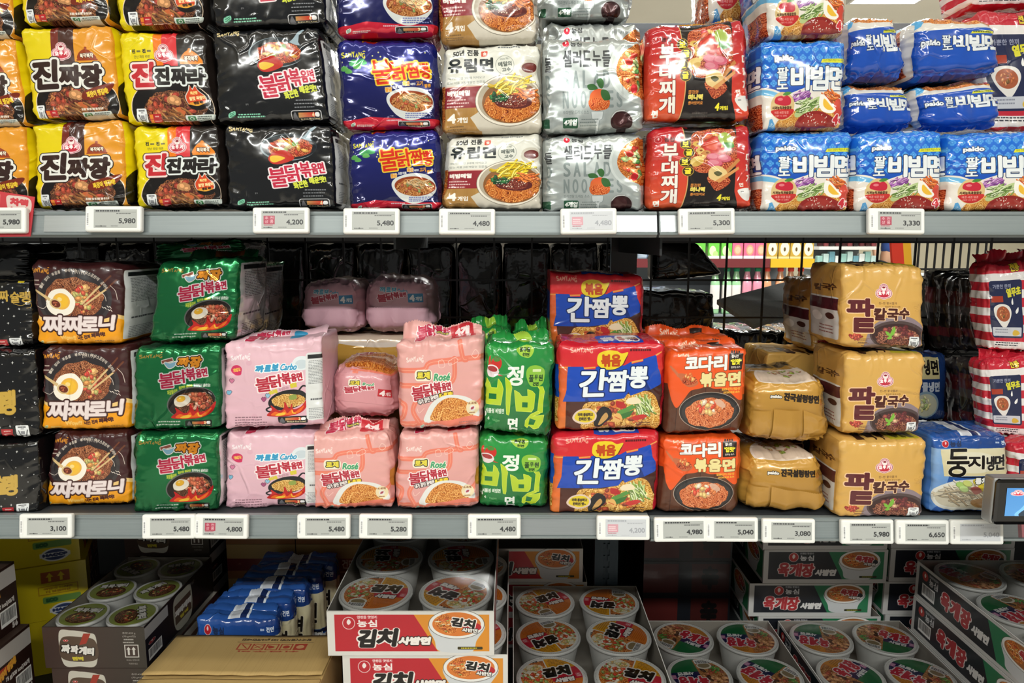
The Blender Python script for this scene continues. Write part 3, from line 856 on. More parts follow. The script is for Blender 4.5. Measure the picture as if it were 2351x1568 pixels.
# ---- black bean, yellow and amber with a brown stripe
c = Cv(FW, FH, '#e6cf10', MG)
c.grad([(0, 0), (34, 0), (34, 100), (0, 100)], '#e2cc0c', '#efd61a')
c.rect(57, 0, 101, 101, '#e49a2c'); c.rect(34, 0, 42, 62, '#74281e'); c.rect(42, 0, 58, 62, '#44241d')
trefoil(c, 44.5, 29, 10)
c.blob([(62, 38), (63, 31), (70, 27), (77, 31), (80, 38)], '#9a3c14'); c.rrect(60, 37.5, 82, 39.3, .8, '#9a3c14'); c.ell(70.5, 26, 1.6, 1.4, '#9a3c14')
c.text('복작복작', (64, 31.5, 78, 36.5), '#fff2dc', bold=.15, out=[(.5, '#4a1c0c')])
beanbowl(c)
it = [('진', (9, 37, 39, 68)), ('짜', (39, 43.5, 63, 66)), ('장', (62, 43, 84, 68))]
chars(c, it, '#35201a', bold=1.5, out=[(3.3, '#241a16'), (2.4, '#e9e9e2')], shear=.12)
c.blob([(62, 73), (70, 69), (92, 63), (93, 68), (84, 76), (68, 81), (60, 79)], '#7a2a14')
c.text('짜장이 땡길때!', (65, 70, 88, 77), '#f3d23a', bold=.3, rot=-11)
c.lines(56, 89, 87, 1, 0, '#e8d8c8', 2.4, seed=2)
eco_badge(c, 56, 93, 88, 100); cart_badge(c, 8, 84, 17, 99)
c.rect(18, 90, 30, 98, '#c1272d'); c.rect(18.5, 90.5, 22, 93.7, '#e88a2a'); c.rect(18.5, 94.3, 22, 97.5, '#e88a2a'); c.lines(23.5, 91.5, 29, 2, 3.8, '#f0c8b8', 1.2)
c.wrap(); c.right(); c.rect(0, 0, 100, 100, '#e6cf10'); c.ell(60, 85, 70, 35, '#15100e'); c.left(); c.rect(0, 0, 100, 100, '#e6cf10'); c.rect(0, 20, 20, 70, '#44241d')
design('bean', c)

# ---- spicy black bean: yellow, orange, red and black bands
c = Cv(FW, FH, '#e9d40f', MG)
c.rect(66, 0, 101, 101, '#241d1a'); c.rect(41, 0, 51, 62, '#ef7d1c'); c.rect(50.5, 0, 66.5, 62, '#d93239')
c.rect(41, 55, 66, 101, '#241d1a')
trefoil(c, 52, 25.5, 10)
c.text('진', (16, 20, 20, 24.5), '#33312c', bold=.25); c.lines(20.5, 21.5, 27, 1, 0, '#55534a', 2); c.text('진', (28, 20, 32, 24.5), '#33312c', bold=.25); c.lines(32.5, 21.5, 39, 1, 0, '#55534a', 2)
c.text('만난 짜장 라면', (18, 26.5, 36, 30), '#4a463c', bold=.1)
c.blob([(70, 36), (71, 29), (76, 23.5), (80, 22), (84, 23.5), (90, 29), (91.5, 36)], '#ee8a24'); c.rrect(69, 35, 93, 37.4, .8, '#ee8a24'); c.ell(80, 21.6, 1.8, 1.5, '#ee8a24')
c.text('복작복작', (74, 28.5, 88, 34), '#fff2dc', bold=.15, out=[(.6, '#4a1c0c')])
beanbowl(c, True)
chars(c, [('진', (13.5, 34, 39.5, 61))], '#c22a33', bold=1.4, out=[(3.2, '#3a1a18'), (2.3, '#f2dcd6')], shear=.1)
chars(c, [('진', (39, 40, 56, 59)), ('짜', (57, 40.5, 75, 59)), ('라', (74, 41, 94, 60))], '#211c1a', bold=1.2, out=[(2.9, '#241a16'), (2.0, '#e4ebe8')], shear=.12)
c.blob([(72, 80), (69, 72), (73, 65), (75, 59), (78, 63), (81, 59), (84, 65), (91, 72), (90, 80), (82, 86)], '#e0e0d8'); c.blob([(72.5, 80), (70, 72), (74, 65), (76, 60.5), (78, 64.5), (81, 61), (84, 66), (90, 72), (89, 79), (82, 84)], '#d64a24')
c.grad(smooth_closed([(73, 78), (88, 77), (87, 82), (81, 84.5), (75, 82.5)]), '#e8862a', '#f0d04a'); c.blob([(71.5, 80), (81, 81.5), (91, 78.5), (89, 84), (81, 86), (74, 84)], '#17120f')
c.text('화끈한', (75, 66, 83, 69.5), '#fbe08a', bold=.2, rot=-5); c.text('불맛 짜장이', (73, 71, 90, 75.5), '#fbe6a8', bold=.25, rot=-5); c.text('땡길 때!', (77, 76.5, 87, 79.5), '#221510', bold=.2, rot=-6)
eco_badge(c, 66, 91, 99, 98.5); cart_badge(c, 14, 83, 25, 98)
c.rect(27, 89, 40, 99, '#b8242c'); c.rect(27.5, 89.5, 31, 93.6, '#e88a2a'); c.rect(27.5, 94.4, 31, 98.5, '#e88a2a'); c.lines(32, 91, 39, 2, 4.6, '#f0c8b8', 1.2); c.lines(41, 96.5, 66, 1, 0, '#e0d0c4', 2, seed=9)
c.wrap(); c.left(); c.rect(0, 0, 100, 100, '#e9d40f')
design('beanhot', c)

# ---- black, hot stir-fry
def pan(c, cx, cy, rx, ry, seed):
    c.ell(cx - 1.2, cy + .5, rx * 1.04, ry * 1.05, '#8fa0a8'); c.ell(cx, cy, rx * 1.02, ry, '#27323a'); c.ell(cx + 1, cy + 1, rx * .95, ry * .9, '#1b1f24')
    c.nood_e(cx + 1, cy + 1, rx * .84, ry * .78, REDN, seed)
    c.bits(cx, cy, rx * .7, ry * .55, 16, ['#d8a050', '#b04a34', '#c8b070', '#a83a2a', '#e0b878'], 4, seed)
    c.ell(cx - rx * .25, cy - ry * .45, rx * .2, ry * .1, '#e0a840', 5); c.ell(cx + rx * .22, cy - ry * .28, 2.6, 4, '#86a860', 25); c.ell(cx - rx * .2, cy + ry * .3, 3, 3.6, '#a8b470', 60)
c = Cv(FW, FH, '#15161a', MG)
c.grad([(0, 0), (100, 0), (100, 100), (0, 100)], '#17181b', '#111214')
wordmark(c, 6, 2, 27, 9.5, '#e4cf96')
pan(c, 60, 27, 24, 15, 4)
c.poly([(74, 14), (78, 8), (83, 3), (85, 5), (80, 10), (79, 17), (80.5, 21), (76, 20), (71, 17)], '#9fb4c0')
c.blob([(43, 45), (41, 40), (45, 34), (52, 31), (58, 32), (64, 40), (60, 44), (52, 47), (46, 47)], '#c22d22'); c.blob([(43, 43), (43, 38), (49, 37), (56, 40), (50, 44), (46, 45)], '#ecc23a')
fire_chars(c, 41, 45, 90, 74, '#c8304a', [(1.4, '#f6e8ea')], bold=.42)
c.text('화끈한', (62, 67, 75, 75.5), '#d8e04a', bold=.35, rot=-14); c.text('매운맛!', (76, 62, 91, 70), '#d8e04a', bold=.35, rot=-9)
c.lines(70, 77, 92, 3, 3.6, '#8a8d92', 1.1, 3); c.text('호치', (27, 79.5, 29.5, 81.5), '#d0d0d0')
leaf_mark(c, 11, 87, 6.5, '#8ad4b4'); fire_level(c, 66, 88, 93, 99.5, '4')
c.wrap(); c.right(); c.rect(0, 0, 100, 100, '#15161a'); nutrition(c, 2, 14, 60, 94, 3); c.front()
c.top(); c.lines(55, 40, 90, 1, 0, '#c8c8cc', 9, 3); c.front()
design('black', c, rough=.16, coat=.6)

# ---- navy and red spicy seafood
c = Cv(FW, FH, '#1b2069', MG)
c.grad([(0, 0), (100, 0), (100, 90), (0, 90)], '#222a86', '#15174e')
wordmark(c, 5, 14, 29, 23, '#e6e052')
for x, y in ((42, 15), (36, 19), (44, 20), (77, 14), (67, 18.5), (89, 15), (33, 30), (32, 33), (5, 25.5)): c.ell(x, y, .8, .9, '#eef0a8')
for x, y, r_ in ((17, 27, 5), (25, 26, 5), (7, 33, 4), (11, 36, 3.6), (20, 31, 4)): c.blob([(x - r_, y + r_ * .4), (x - r_ * .8, y - r_ * .4), (x, y - r_ * .8), (x + r_ * .8, y - r_ * .3), (x + r_, y + r_ * .4), (x, y + r_ * .7)], '#3f9a5a' if r_ > 4.2 else '#64b45c')
fire_chars(c, 35, 23.5, 93, 51, '#e0331c', [(1.6, '#f6d23c')], bold=.55, word='불닭짬뽕')
for s_, b in (('불닭', (47, 54, 54, 59.5)), ('으로 더욱', (55, 52, 64.5, 56)), ('화끈', (65, 47.5, 72, 52.5)), ('해진', (72.5, 49, 78, 52)), ('고기', (78.5, 47, 85.5, 52.5)), ('짬뽕', (86.5, 50, 93, 54.5))):
    c.text(s_, b, '#f2a63c' if s_ in ('불닭', '화끈', '고기', '짬뽕') else '#f0f0ea', bold=.3, out=[(.5, '#f6e6c0')] if s_ in ('불닭', '화끈') else [], rot=-4)
c.rect(-1, 90, 101, 101, '#cf1f35'); c.poly([(-1, 92), (30, 86), (50, 88), (101, 93), (101, 101), (-1, 101)], '#d3213a')
c.poly(smooth_closed([(48, 70), (52, 60), (70, 54), (88, 57), (95.5, 70), (93, 80), (84, 88), (70, 91), (57, 85)]), '#e8ecea')
c.ell(73, 70, 22, 12, '#9c4422', 4); c.nood_e(73, 71, 20, 10.5, BROTHN, 6); c.bits(73, 70, 17, 8, 16, ['#b04a30', '#7a9a54', '#d8a060', '#a85a3a', '#8aa860'], 3.4, 5); strands(c, 76, 66, 11, 4, 16, ['#f0d0a0', '#e4b880'], 1.1, 3, 15, 12)
c.lines(66, 83, 93, 3, 2.2, '#7d86c0', 1.2, 8); c.lines(46, 90, 66, 1, 2, '#e8c0cc', 1.4, 2)
leaf_mark(c, 9, 92, 5, '#e4efe6', True); fire_level(c, 58, 91.5, 91, 99.5, '3')
c.wrap(); c.right(); nutrition(c, 30, 25, 100, 92, 4); c.left(); nutrition(c, 0, 30, 70, 92, 5)
c.top(); fire_chars(c, 24, 35, 70, 100, '#e0331c', [(2, '#f6b83c')], bold=.8, word='불닭짬뽕'); c.front()
design('navy', c, rough=.14, metal=.25, coat=.4)

# ---- ivory buckwheat noodles
c = Cv(FW, FH, '#e6e6dc', MG)
c.rect(-1, 47, 101, 72, '#932a33'); c.rect(-1, 71, 101, 101, '#b98a4c'); c.rect(58, 46, 101, 80, '#d8d6ca')
rs_ = np.random.RandomState(2)
for i in range(26): c.rect(rs_.uniform(0, 60), 71, rs_.uniform(0, 60), 101, '#a67a3e' if i % 2 else '#c59a5a', op=.25)
c.rect(-1, 46.2, 58, 47.4, '#efc9b8'); c.poly([(28, 82), (45, 70), (101, 80), (101, 101), (40, 101)], '#d6cfc0')
c.text('50년', (10, 6.5, 22, 13), '#2a2c2c', bold=.18); c.text('전통', (25, 6, 37, 13), '#2a2c2c', bold=.18); c.rrect(39.5, 8, 46, 14, .8, '#d8543e'); c.text('食', (41, 9, 45, 13), '#f8e8e0', bold=.15)
chars(c, [('유', (5, 15.5, 19.5, 31.5)), ('림', (22, 15.5, 35, 31.5)), ('면', (38, 15.5, 52, 31.5))], '#20282a', bold=.62)
c.lines(55, 3.5, 82, 1, 0, '#7a8084', 2, 3)
c.ell(63.5, 24.5, 9.6, 10.8, '#8a8f88'); c.ell(63.5, 24.5, 9.2, 10.3, '#e2e3d9'); c.text('메밀의', (57, 20.5, 70.5, 26), '#5e6660', bold=.12, rot=-5); c.text('고수', (60.5, 27.5, 69.5, 32), '#5e6660', bold=.12, rot=-5); c.text('Since1961', (58.5, 16, 68, 18.5), '#6e766f', rot=-3)
c.text('1961년 개업 3대째 이어오고', (5, 36, 43, 38.8), '#6f7572', bold=.02); c.text('있는 서울 3대 메밀면 전문점', (5, 41, 43, 43.8), '#6f7572', bold=.02)
c.ell(87.5, 27, 9.5, 8, '#cfcabb'); c.blob([(78.5, 28), (81, 37), (88, 39.5), (95, 36), (97, 28)], '#cfcabb'); c.ell(88.5, 28, 8, 5.6, '#6b2a26'); c.ell(88, 27, 5, 3, '#7c3630')
c.text('비빔메밀', (5, 51, 28, 57.5), '#f6f2ea', bold=.4); c.lines(5, 61, 27, 3, 3.7, '#e4c4c0', 1.6, 6)
c.ell(67, 64, 34, 29, '#7c7466'); c.ell(67, 64, 33.4, 28.4, '#efe8d9'); c.ell(67, 63.5, 31.4, 26.4, '#b5aa96'); c.ell(69, 66, 29, 24, '#8a5a30')
c.nood_e(69, 69, 27.5, 19, ORANGEN, 12); c.blob([(52, 60), (62, 58), (78, 60), (88, 64), (88, 70), (78, 74), (64, 73), (54, 69)], '#5e2320'); c.nood_e(72, 66, 13, 6.5, ('#3a100c', '#7a2f26', '#a8604a'), 4)
c.bits(57, 60, 8, 5, 12, ['#24522f', '#316b3a', '#1c3f26'], 4.2, 3, .5); strands(c, 71, 47, 17, 8, 60, ['#e8c81e', '#f4dc3a', '#d2ae18', '#f8e872'], 1.6, 5, -25, 15); strands(c, 84, 57, 9, 4, 20, ['#e0642a', '#ee8a44'], 1.4, 7, 12, 12)
sesame(c, 66, 65, 18, 5, 40, 2)
c.text('4', (5.5, 77, 14, 88), '#f6f2ea', bold=.6); c.text('개입', (15, 81.5, 25.5, 88), '#f6f2ea', bold=.25); c.lines(6, 91, 27, 3, 2.8, '#7a5a34', 1.2, 5)
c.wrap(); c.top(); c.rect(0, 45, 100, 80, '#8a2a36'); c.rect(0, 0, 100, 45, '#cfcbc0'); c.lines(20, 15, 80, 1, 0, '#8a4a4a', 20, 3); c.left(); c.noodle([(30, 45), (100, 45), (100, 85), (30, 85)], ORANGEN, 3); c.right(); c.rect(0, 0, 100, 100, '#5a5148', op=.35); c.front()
design('ivory', c)

# ---- silver salad noodles
c = Cv(FW, FH, '#b6bcba', MG)
c.grad([(0, 0), (100, 0), (100, 100), (0, 100)], '#bcc3c1', '#aeb6b4')
seed_logo(c, 23.5, 7.5, 3.2); c.text('농심', (28, 5, 39.5, 10), '#4a4d50', bold=.3)
for i, ch in enumerate('샐러드누들'): c.text(ch, (20.5 + i * 9.7, 14, 29 + i * 9.7, 32), '#45484a', bold=.45)
for i, ch in enumerate('SALAD'): c.text(ch, (19.5 + i * 10, 35.5, 26.5 + i * 10, 54), '#85908f', bold=.42)
for i, ch in enumerate('NOODLES'): c.text(ch, (19.5 + i * 8.8, 57, 25.3 + i * 8.8, 75), '#8c9796', bold=.42)
c.ell(101, 36, 36, 36, '#d3dad7'); c.ell(102, 36, 34.5, 34, '#c7cecb')
k_ = smooth_closed([(100, 6), (88, 10), (78, 20), (73, 34), (75, 46), (82, 56), (92, 63), (101, 64), (108, 30)])
c.noodle(k_, ORANGEN, 9); c.bits(88, 36, 10, 22, 26, ['#c23a2c', '#e8d8b0', '#4c7a3c', '#a8b878', '#d8683c'], 4.4, 6, .6); c.ell(90, 55, 3.4, 5, '#c8242c', 8); c.ell(86, 26, 4, 4, '#b83226')
c.grad(smooth_closed([(47, 60), (54, 55), (62, 58), (65, 66), (62, 76), (50, 77), (46, 70)]), '#d8582c', '#e88a3c'); c.noodle(smooth_closed([(46, 66), (64, 66), (63, 76), (48, 77)]), ('#8a2a10', '#e0642a', '#f8a868'), 4)
for p in ([(54, 55), (46, 56), (44, 51), (50, 50)], [(56, 54), (53, 47), (57, 44), (60, 48), (59, 54)], [(58, 56), (64, 58), (66, 66), (60, 67), (57, 61)]): c.blob(p, '#33632f')
c.poly([(47, 79), (59, 79), (58, 86), (55, 89), (54, 101), (51.5, 101), (51, 89), (48, 86)], '#dfe6e6'); c.stroke([(47, 79), (48, 86), (51, 89), (51.5, 101)], .5, '#8d9898'); c.stroke([(59, 79), (58, 86), (55, 89), (54, 101)], .5, '#8d9898')
c.text('오리엔탈 드레싱 소스', (19.5, 77, 45, 81), '#6a7472', bold=.05)
c.rrect(19.5, 84.5, 34, 94.5, 1.2, '#27553c'); c.text('4개입', (20.5, 86, 33, 92.5), '#f0f4ee', bold=.35, shear=.1); c.lines(36, 86, 55, 3, 3, '#7d8886', 1.1, 7)
c.ell(77, 89, 11.5, 12.5, '#a9aeac'); c.ell(77, 90, 10.6, 11, '#35191a'); c.ell(75.5, 88, 7, 7.2, '#432021'); c.stroke([(67.5, 85), (72, 79.5), (80, 78.5)], .8, '#e8ecea')
c.text('건면', (78, 8.3, 90, 10.3), '#7d8786')
c.text('들', (2, 22, 9, 37), '#45484a', bold=.4); c.text('D', (2.5, 40, 8, 55), '#85908f', bold=.4); c.text('S', (2.5, 58, 7, 72), '#8c9796', bold=.4); c.rrect(-2, 85, 7, 95, 1, '#27553c')
c.wrap(); c.top(); c.rect(0, 40, 35, 90, '#2e5a42', op=.6); c.front()
design('silver', c, rough=.26, metal=.45, coat=.25, crinkle=.0025)

# ---- red army stew noodles
c = Cv(FW, FH, '#b9252e', MG)
c.grad([(0, 0), (40, 0), (40, 101), (0, 101)], '#bd222e', '#da5a30')
c.poly(smooth_open([(31, -2), (35, 20), (37.5, 55), (36, 80), (31, 101)]).tolist() + [(88, 101), (82, 80), (84, 40), (86, -2)], '#211a19')
c.stroke([(31, -2), (35, 20), (37.5, 55), (36, 80), (31, 101)], .9, '#d8b070')
c.grad([(85, -1), (101, -1), (101, 101), (86, 101), (82, 78), (84, 40)], '#b8232f', '#d84a30')
seed_logo(c, 8.5, 16, 3.6, '#b9252e', '#f0c8c8', True); c.text('농심', (14, 13, 24, 19), '#5a1a20', bold=.3)
for i, ch in enumerate('부대찌개'): c.text(ch, (12.5, (20.5, 41.5, 58, 74.5)[i], 28, (42, 57, 74, 92)[i]), '#f2eee4', bold=.75, out=[(.5, '#7a1a1c')])
c.text('면', (6, 88, 12, 96), '#f4efe6', bold=.5)
c.noodle(smooth_closed([(42, 10), (55, 6), (74, 4), (84, 12), (84, 46), (78, 52), (66, 56), (48, 56), (41, 46), (40, 24)]), REDN, 3)
c.bits(62, 30, 18, 20, 22, ['#c8382c', '#d86a4a', '#e8b070', '#c84a50', '#e09a78'], 5, 4, .7)
c.blob([(52, 26), (58, 16), (66, 14), (70, 22), (66, 34), (58, 34)], '#c9362a'); c.blob([(54, 25), (60, 18), (66, 18), (64, 30)], '#e0604a')
c.blob([(67, 12), (74, 9), (80, 14), (82, 24), (78, 28), (72, 24), (68, 20)], '#a8bf58'); c.blob([(71, 22), (80, 22), (82, 27), (74, 29)], '#4c9440')
for x, y, q in ((46, 22, '#d8b050'), (49, 30, '#e0c070'), (55, 33, '#c88a4a')): c.ell(x, y, 4, 3, q); c.ell(x + 1, y, 1.4, 1.1, '#8a4a22')
for x, y in ((62, 38), (72, 40), (63, 45)): c.ell(x, y + .7, 7, 4.5, '#8a2a3a', 10); c.ell(x, y, 7, 4.3, '#d2647a', 10); c.ell(x - 1, y - .6, 5, 2.6, '#de8a98', 10)
c.ell(46, 42, 7, 5, '#e8cc7c', -30); c.ell(47, 45, 6, 3, '#d0a850', -30)
for i, (x, y) in enumerate(((35, 22), (38.5, 32), (34.5, 43), (37.5, 54))): c.ell(x, y, 5.6, 6, '#c8a23c'); c.ell(x, y, 5, 5.4, '#3a2a14'); c.text('보글보글'[i], (x - 3.4, y - 4, x + 3.4, y + 3.6), '#f2e23c', bold=.4)
c.poly([(68, 60), (86, 40), (88, 43), (70, 64)], '#c8864c'); c.blob([(56, 62), (60, 70), (66, 76), (78, 68), (72, 60), (64, 56)], '#b84a30'); c.noodle(smooth_closed([(56, 62), (60, 72), (66, 78), (78, 68), (70, 58)]), REDN, 6); c.blob([(57, 56), (60, 50), (67, 49), (74, 55), (74, 62), (66, 67), (58, 63)], '#e6c888'); c.blob([(62, 57), (66, 55), (70, 58), (66, 61)], '#5c5a34')
c.poly([(64, 66), (86, 50), (87, 53), (67, 69)], '#d89858')
c.text('쫄깃한', (40, 69, 50, 73), '#d8883c', bold=.15, shear=.1); c.text('미니떡', (40, 73, 54, 79), '#f0dc6a', bold=.4, shear=.1); c.text('들어있어요', (40, 80, 54, 83.5), '#d8883c', bold=.12, shear=.1)
c.text('4', (65.5, 82, 70, 90), '#f4e83c', bold=.5, shear=.15); c.text('개입', (70, 85, 78, 89.5), '#f4e83c', bold=.3)
for i, ch in enumerate('대찌개'): c.text(ch, (93.5, 34 + i * 12.5, 99.5, 45 + i * 12.5), '#f0e6da', bold=.4)
c.text('면', (86.5, 69, 91, 74), '#f0e6da', bold=.3); c.blob([(85, 78), (99, 76), (99, 88), (92, 90)], '#e8e6e2'); c.lines(87, 79, 92, 1, 0, '#77777a', 1.2); c.lines(43, 91, 62, 2, 3, '#4a423e', 1.4)
c.wrap(); c.top(); c.rect(0, 0, 100, 100, '#c88a2a'); c.rect(0, 60, 38, 100, '#b9252e'); c.rect(38, 60, 86, 100, '#211a19'); c.bottom(); c.rect(0, 30, 100, 100, '#b8862c'); c.front()
design('stew', c, rough=.15, coat=.5)

# ---- sky blue cold noodles
def blossoms(c, x0, y0, x1, y1, st=9.4):
    r0 = 0; y = y0
    while y < y1:
        x = x0 + (st / 2 if r0 % 2 else 0)
        while x < x1:
            for a in range(4): c.ell(x + 2.1 * math.cos(R(90 * a)), y + 2.2 * math.sin(R(90 * a)), 1.75, 1.75, '#4d9de6')
            c.ell(x, y, 1.7, 1.7, '#3a86d8'); c.ell(x, y, .8, .8, '#66b0ee'); x += st
        y += st * .96; r0 += 1
def bibim(c, x0, y0, x1, y1, up=False, word=True):
    """the white title with its two small letters stacked in front"""
    w, h = x1 - x0, y1 - y0
    f = lambda a, b, d, e: (x0 + a * w, y0 + b * h, x0 + d * w, y0 + e * h)
    it = [('비', f(.19, 0, .46, 1.0)), ('빔', f(.47, .02, .75, 1.0)), ('면', f(.755, 0, 1.0, 1.0))]; o = [(1.0 if not up else .8, '#2b3f66')]
    chars(c, it, '#e9eef0', bold=1.05 if not up else .8, out=o); chars(c, [('팔', f(0, .03, .16, .5)), ('도', f(-.01, .52, .15, .92))], '#e9eef0', bold=.4 if not up else .3, out=[(.7, '#2b3f66')])
c = Cv(FW, FH, '#1a63cf', MG)
c.grad([(0, 0), (100, 0), (100, 60), (0, 60)], '#1f78e2', '#1c4fb4'); blossoms(c, 2, 3, 100, 50)
c.poly([(-1, 52)] + smooth_open([(0, 52), (14, 54), (30, 60), (45, 56), (60, 51), (80, 48), (101, 46)]).tolist() + [(101, 101), (-1, 101)], '#e9e2d8')
c.poly([(-1, 54)] + smooth_open([(0, 54), (12, 56), (26, 61)]).tolist() + smooth_open([(26, 65), (12, 62), (0, 60)]).tolist(), '#6db4e0')
c.text('paldo', (17, 18, 38.5, 25.5), '#eef1f2', bold=.45, out=[(.8, '#2b3f66')])
c.poly([(69, 27), (71, 23), (100, 21.5), (100, 26.5)], '#dfe03a'); c.text('35년 전통의 맥심스프 노하우', (72, 22.5, 98.5, 25.5), '#5c6a2a', bold=.1, rot=-2)
bibim(c, 20, 30, 99, 57)
c.noodle(smooth_closed([(18, 100), (20, 90), (34, 82), (50, 76), (80, 78), (96, 90), (96, 101), (50, 104)]), ('#8a4a14', '#d8943c', '#f4d490'), 5)
strands(c, 47, 64, 10, 5, 40, ['#a864b4', '#c890cc', '#8a4a9c', '#dcb8de'], 1.3, 3, -20, 8)
c.blob([(40, 82), (48, 73), (62, 66), (70, 64), (68, 72), (56, 80), (44, 86)], '#b6c88a'); strands(c, 55, 74, 14, 7, 46, ['#8fae5c', '#c8d8a0', '#64883c', '#dfe8c4'], 1.1, 4, -32, 10)
strands(c, 84, 64, 9, 6, 40, ['#e8783a', '#f0a060', '#d85a30'], 1.2, 5, 25, 9)
c.blob([(42, 96), (46, 86), (58, 80), (72, 80), (88, 88), (92, 96), (70, 100), (52, 100)], '#8e2420'); c.blob([(47, 94), (52, 87), (62, 83), (72, 84), (80, 92), (66, 96)], '#a63a30', op=.7)
c.blob([(86, 74), (92, 66), (98, 72), (97, 84), (88, 84)], '#cf4a3c')
c.blob([(70, 62), (76, 63), (84, 72), (89, 78), (84, 82), (74, 80), (69, 73)], '#f4f1e8'); c.blob([(75, 66), (83, 74), (86, 78), (79, 78), (74, 73)], '#eebc3e')
sesame(c, 64, 88, 16, 7, 26, 8, '#f2e8d8', .8)
c.blob([(12, 78), (13, 68), (19, 60), (26, 58), (34, 61), (39, 69), (38, 80), (33, 87), (25, 89), (17, 86)], '#d9bd84'); c.blob([(17, 70), (18, 64), (24, 62), (27, 63), (31, 62), (35, 66), (34, 72), (26, 73)], '#c4283c'); c.ell(23, 66, 3, 1.6, '#e07880'); c.blob([(26, 61), (30, 58), (36, 59), (31, 62)], '#4c8a3a')
c.grad(smooth_closed([(13, 78), (38, 77), (34, 85), (25, 88), (17, 85)]), '#cf3a34', '#b8282c'); c.text('사과농축과즙함유', (13.5, 73.5, 36, 77), '#4a2c1a', bold=.12); c.text('매콤·새콤·달콤', (16, 79, 33, 82), '#f4dcd0', bold=.1); c.text('감칠맛 나는 블랜딩', (17, 83, 31, 85), '#f4dcd0')
c.poly([(8, 101), (10, 88), (13, 87), (20, 101)], '#5aa0d4'); c.text('조리', (10.5, 92, 16, 97), '#dff0fa', bold=.1, rot=35)
c.text('4', (86, 83, 93, 94), '#c8323c', bold=.8, out=[(.7, '#f8ecec')]); c.text('개입', (93, 87, 100, 93), '#c8323c', bold=.4, out=[(.6, '#f8ecec')])
c.wrap(); c.left(); c.rect(0, 62, 100, 101, '#e9e2d8'); c.noodle([(40, 70), (100, 70), (100, 100), (30, 100)], REDN, 4); c.text('면', (60, 28, 100, 52), '#e9eef0', bold=3, out=[(4, '#2b3f66')])
c.right(); c.rect(0, 62, 100, 101, '#e9e2d8'); c.noodle([(0, 68), (70, 72), (70, 100), (0, 100)], REDN, 2)
c.top(); c.rect(0, 0, 100, 100, '#1f78e2'); c.sy = c.m[2] / 100; blossoms(c, 2, 30, 100, 100); chars(c, [('비', (42, 60, 52, 100)), ('빔', (55, 60, 66, 100)), ('면', (68, 60, 78, 100))], '#e9eef0', bold=.8, out=[(.8, '#2b3f66')]); c.front()
design('sky', c, rough=.15, coat=.5)

# the same pack lying down: its folded end
c = Cv(FW, 260, '#1d52b8', MG)
c.rect(-1, -1, 101, 24, '#e4e0d8'); c.noodle(smooth_closed([(10, 2), (30, -10), (80, -10), (97, 2), (90, 9), (50, 13), (20, 11)]), ('#8a3a10', '#dc8038', '#f8c07a'), 5); c.poly([(0, 0), (16, 0), (10, 16), (0, 20)], '#5cb0e4')
c.poly([(4, 25), (97, 18), (98, 101), (2, 101)], '#1d52b8'); c.poly([(64, 29), (66, 25), (95, 22), (95, 27)], '#d8d83a'); c.lines(67, 24.5, 94, 1, 0, '#5c6a2a', 2, 4)
c.text('paldo', (10, 38, 30, 51), '#e9eef0', bold=.4, out=[(.8, '#2b3f66')]); bibim(c, 32, 30, 96, 58, True)
c.wrap(); c.top(); c.rect(0, 0, 100, 100, '#e4e0d8'); c.noodle(smooth_closed([(6, 5), (90, 5), (96, 100), (10, 100)]), ('#8a3a10', '#dc8038', '#f8c07a'), 5); c.poly([(0, 50), (18, 50), (14, 100), (0, 100)], '#5cb0e4'); c.right(); c.rect(0, 0, 100, 30, '#e4e0d8'); c.left(); c.rect(0, 0, 100, 100, '#e4e0d8'); c.noodle([(10, 10), (80, 10), (90, 90), (20, 90)], REDN, 3); c.front()
design('skyend', c, rough=.14, coat=.5)

# ---- red and white striped bag with a navy panel
c = Cv(FW, 520, '#c3283a', MG)
for i in range(5): c.rect(-1, 12 + i * 19, 101, 21 + i * 19, '#e9e4e2')
c.view(c.m[0] - .06 * c.w, c.m[2], c.w * .78, c.h); c.rrect(16, 20, 84, 84, 5, '#232a4c'); c.text('전통', (62, 2, 82, 11), '#e8c83a', bold=.6, out=[(.8, '#3a2a10')])
c.text('가뿐한 한끼', (22, 24, 60, 29), '#8e92a8', bold=.2); c.text('열무초', (50, 28, 82, 38), '#d8d23a', bold=.8, rot=-8); c.rect(18, 37, 42, 44, '#a83a24')
c.blob([(22, 50), (34, 46), (52, 48), (58, 56), (50, 68), (42, 73), (32, 68), (24, 60)], '#e8e4de'); c.ell(40, 57, 14, 8.5, '#a85a3a', 4); c.bits(40, 56, 9, 5, 8, ['#b8683c', '#7a5a34', '#c88a5a'], 3)
c.blob([(60, 44), (63, 40), (64, 46), (61, 47)], '#f0f0ee'); c.blob([(68, 54), (75, 50), (74, 55), (69, 57)], '#f0f0ee')
c.rrect(18, 72, 80, 82, 1.5, '#c9ccd4'); c.lines(22, 74, 55, 2, 3, '#8a8e9c', 1.2); c.blob([(60, 78), (64, 75), (72, 76), (76, 79), (70, 81), (62, 81)], '#d8b03a')
c.lines(20, 89, 82, 2, 2.5, '#3a3c46', 1.1, 3); c.front(); c.wrap(); design('stripe', c, rough=.2, coat=.4)
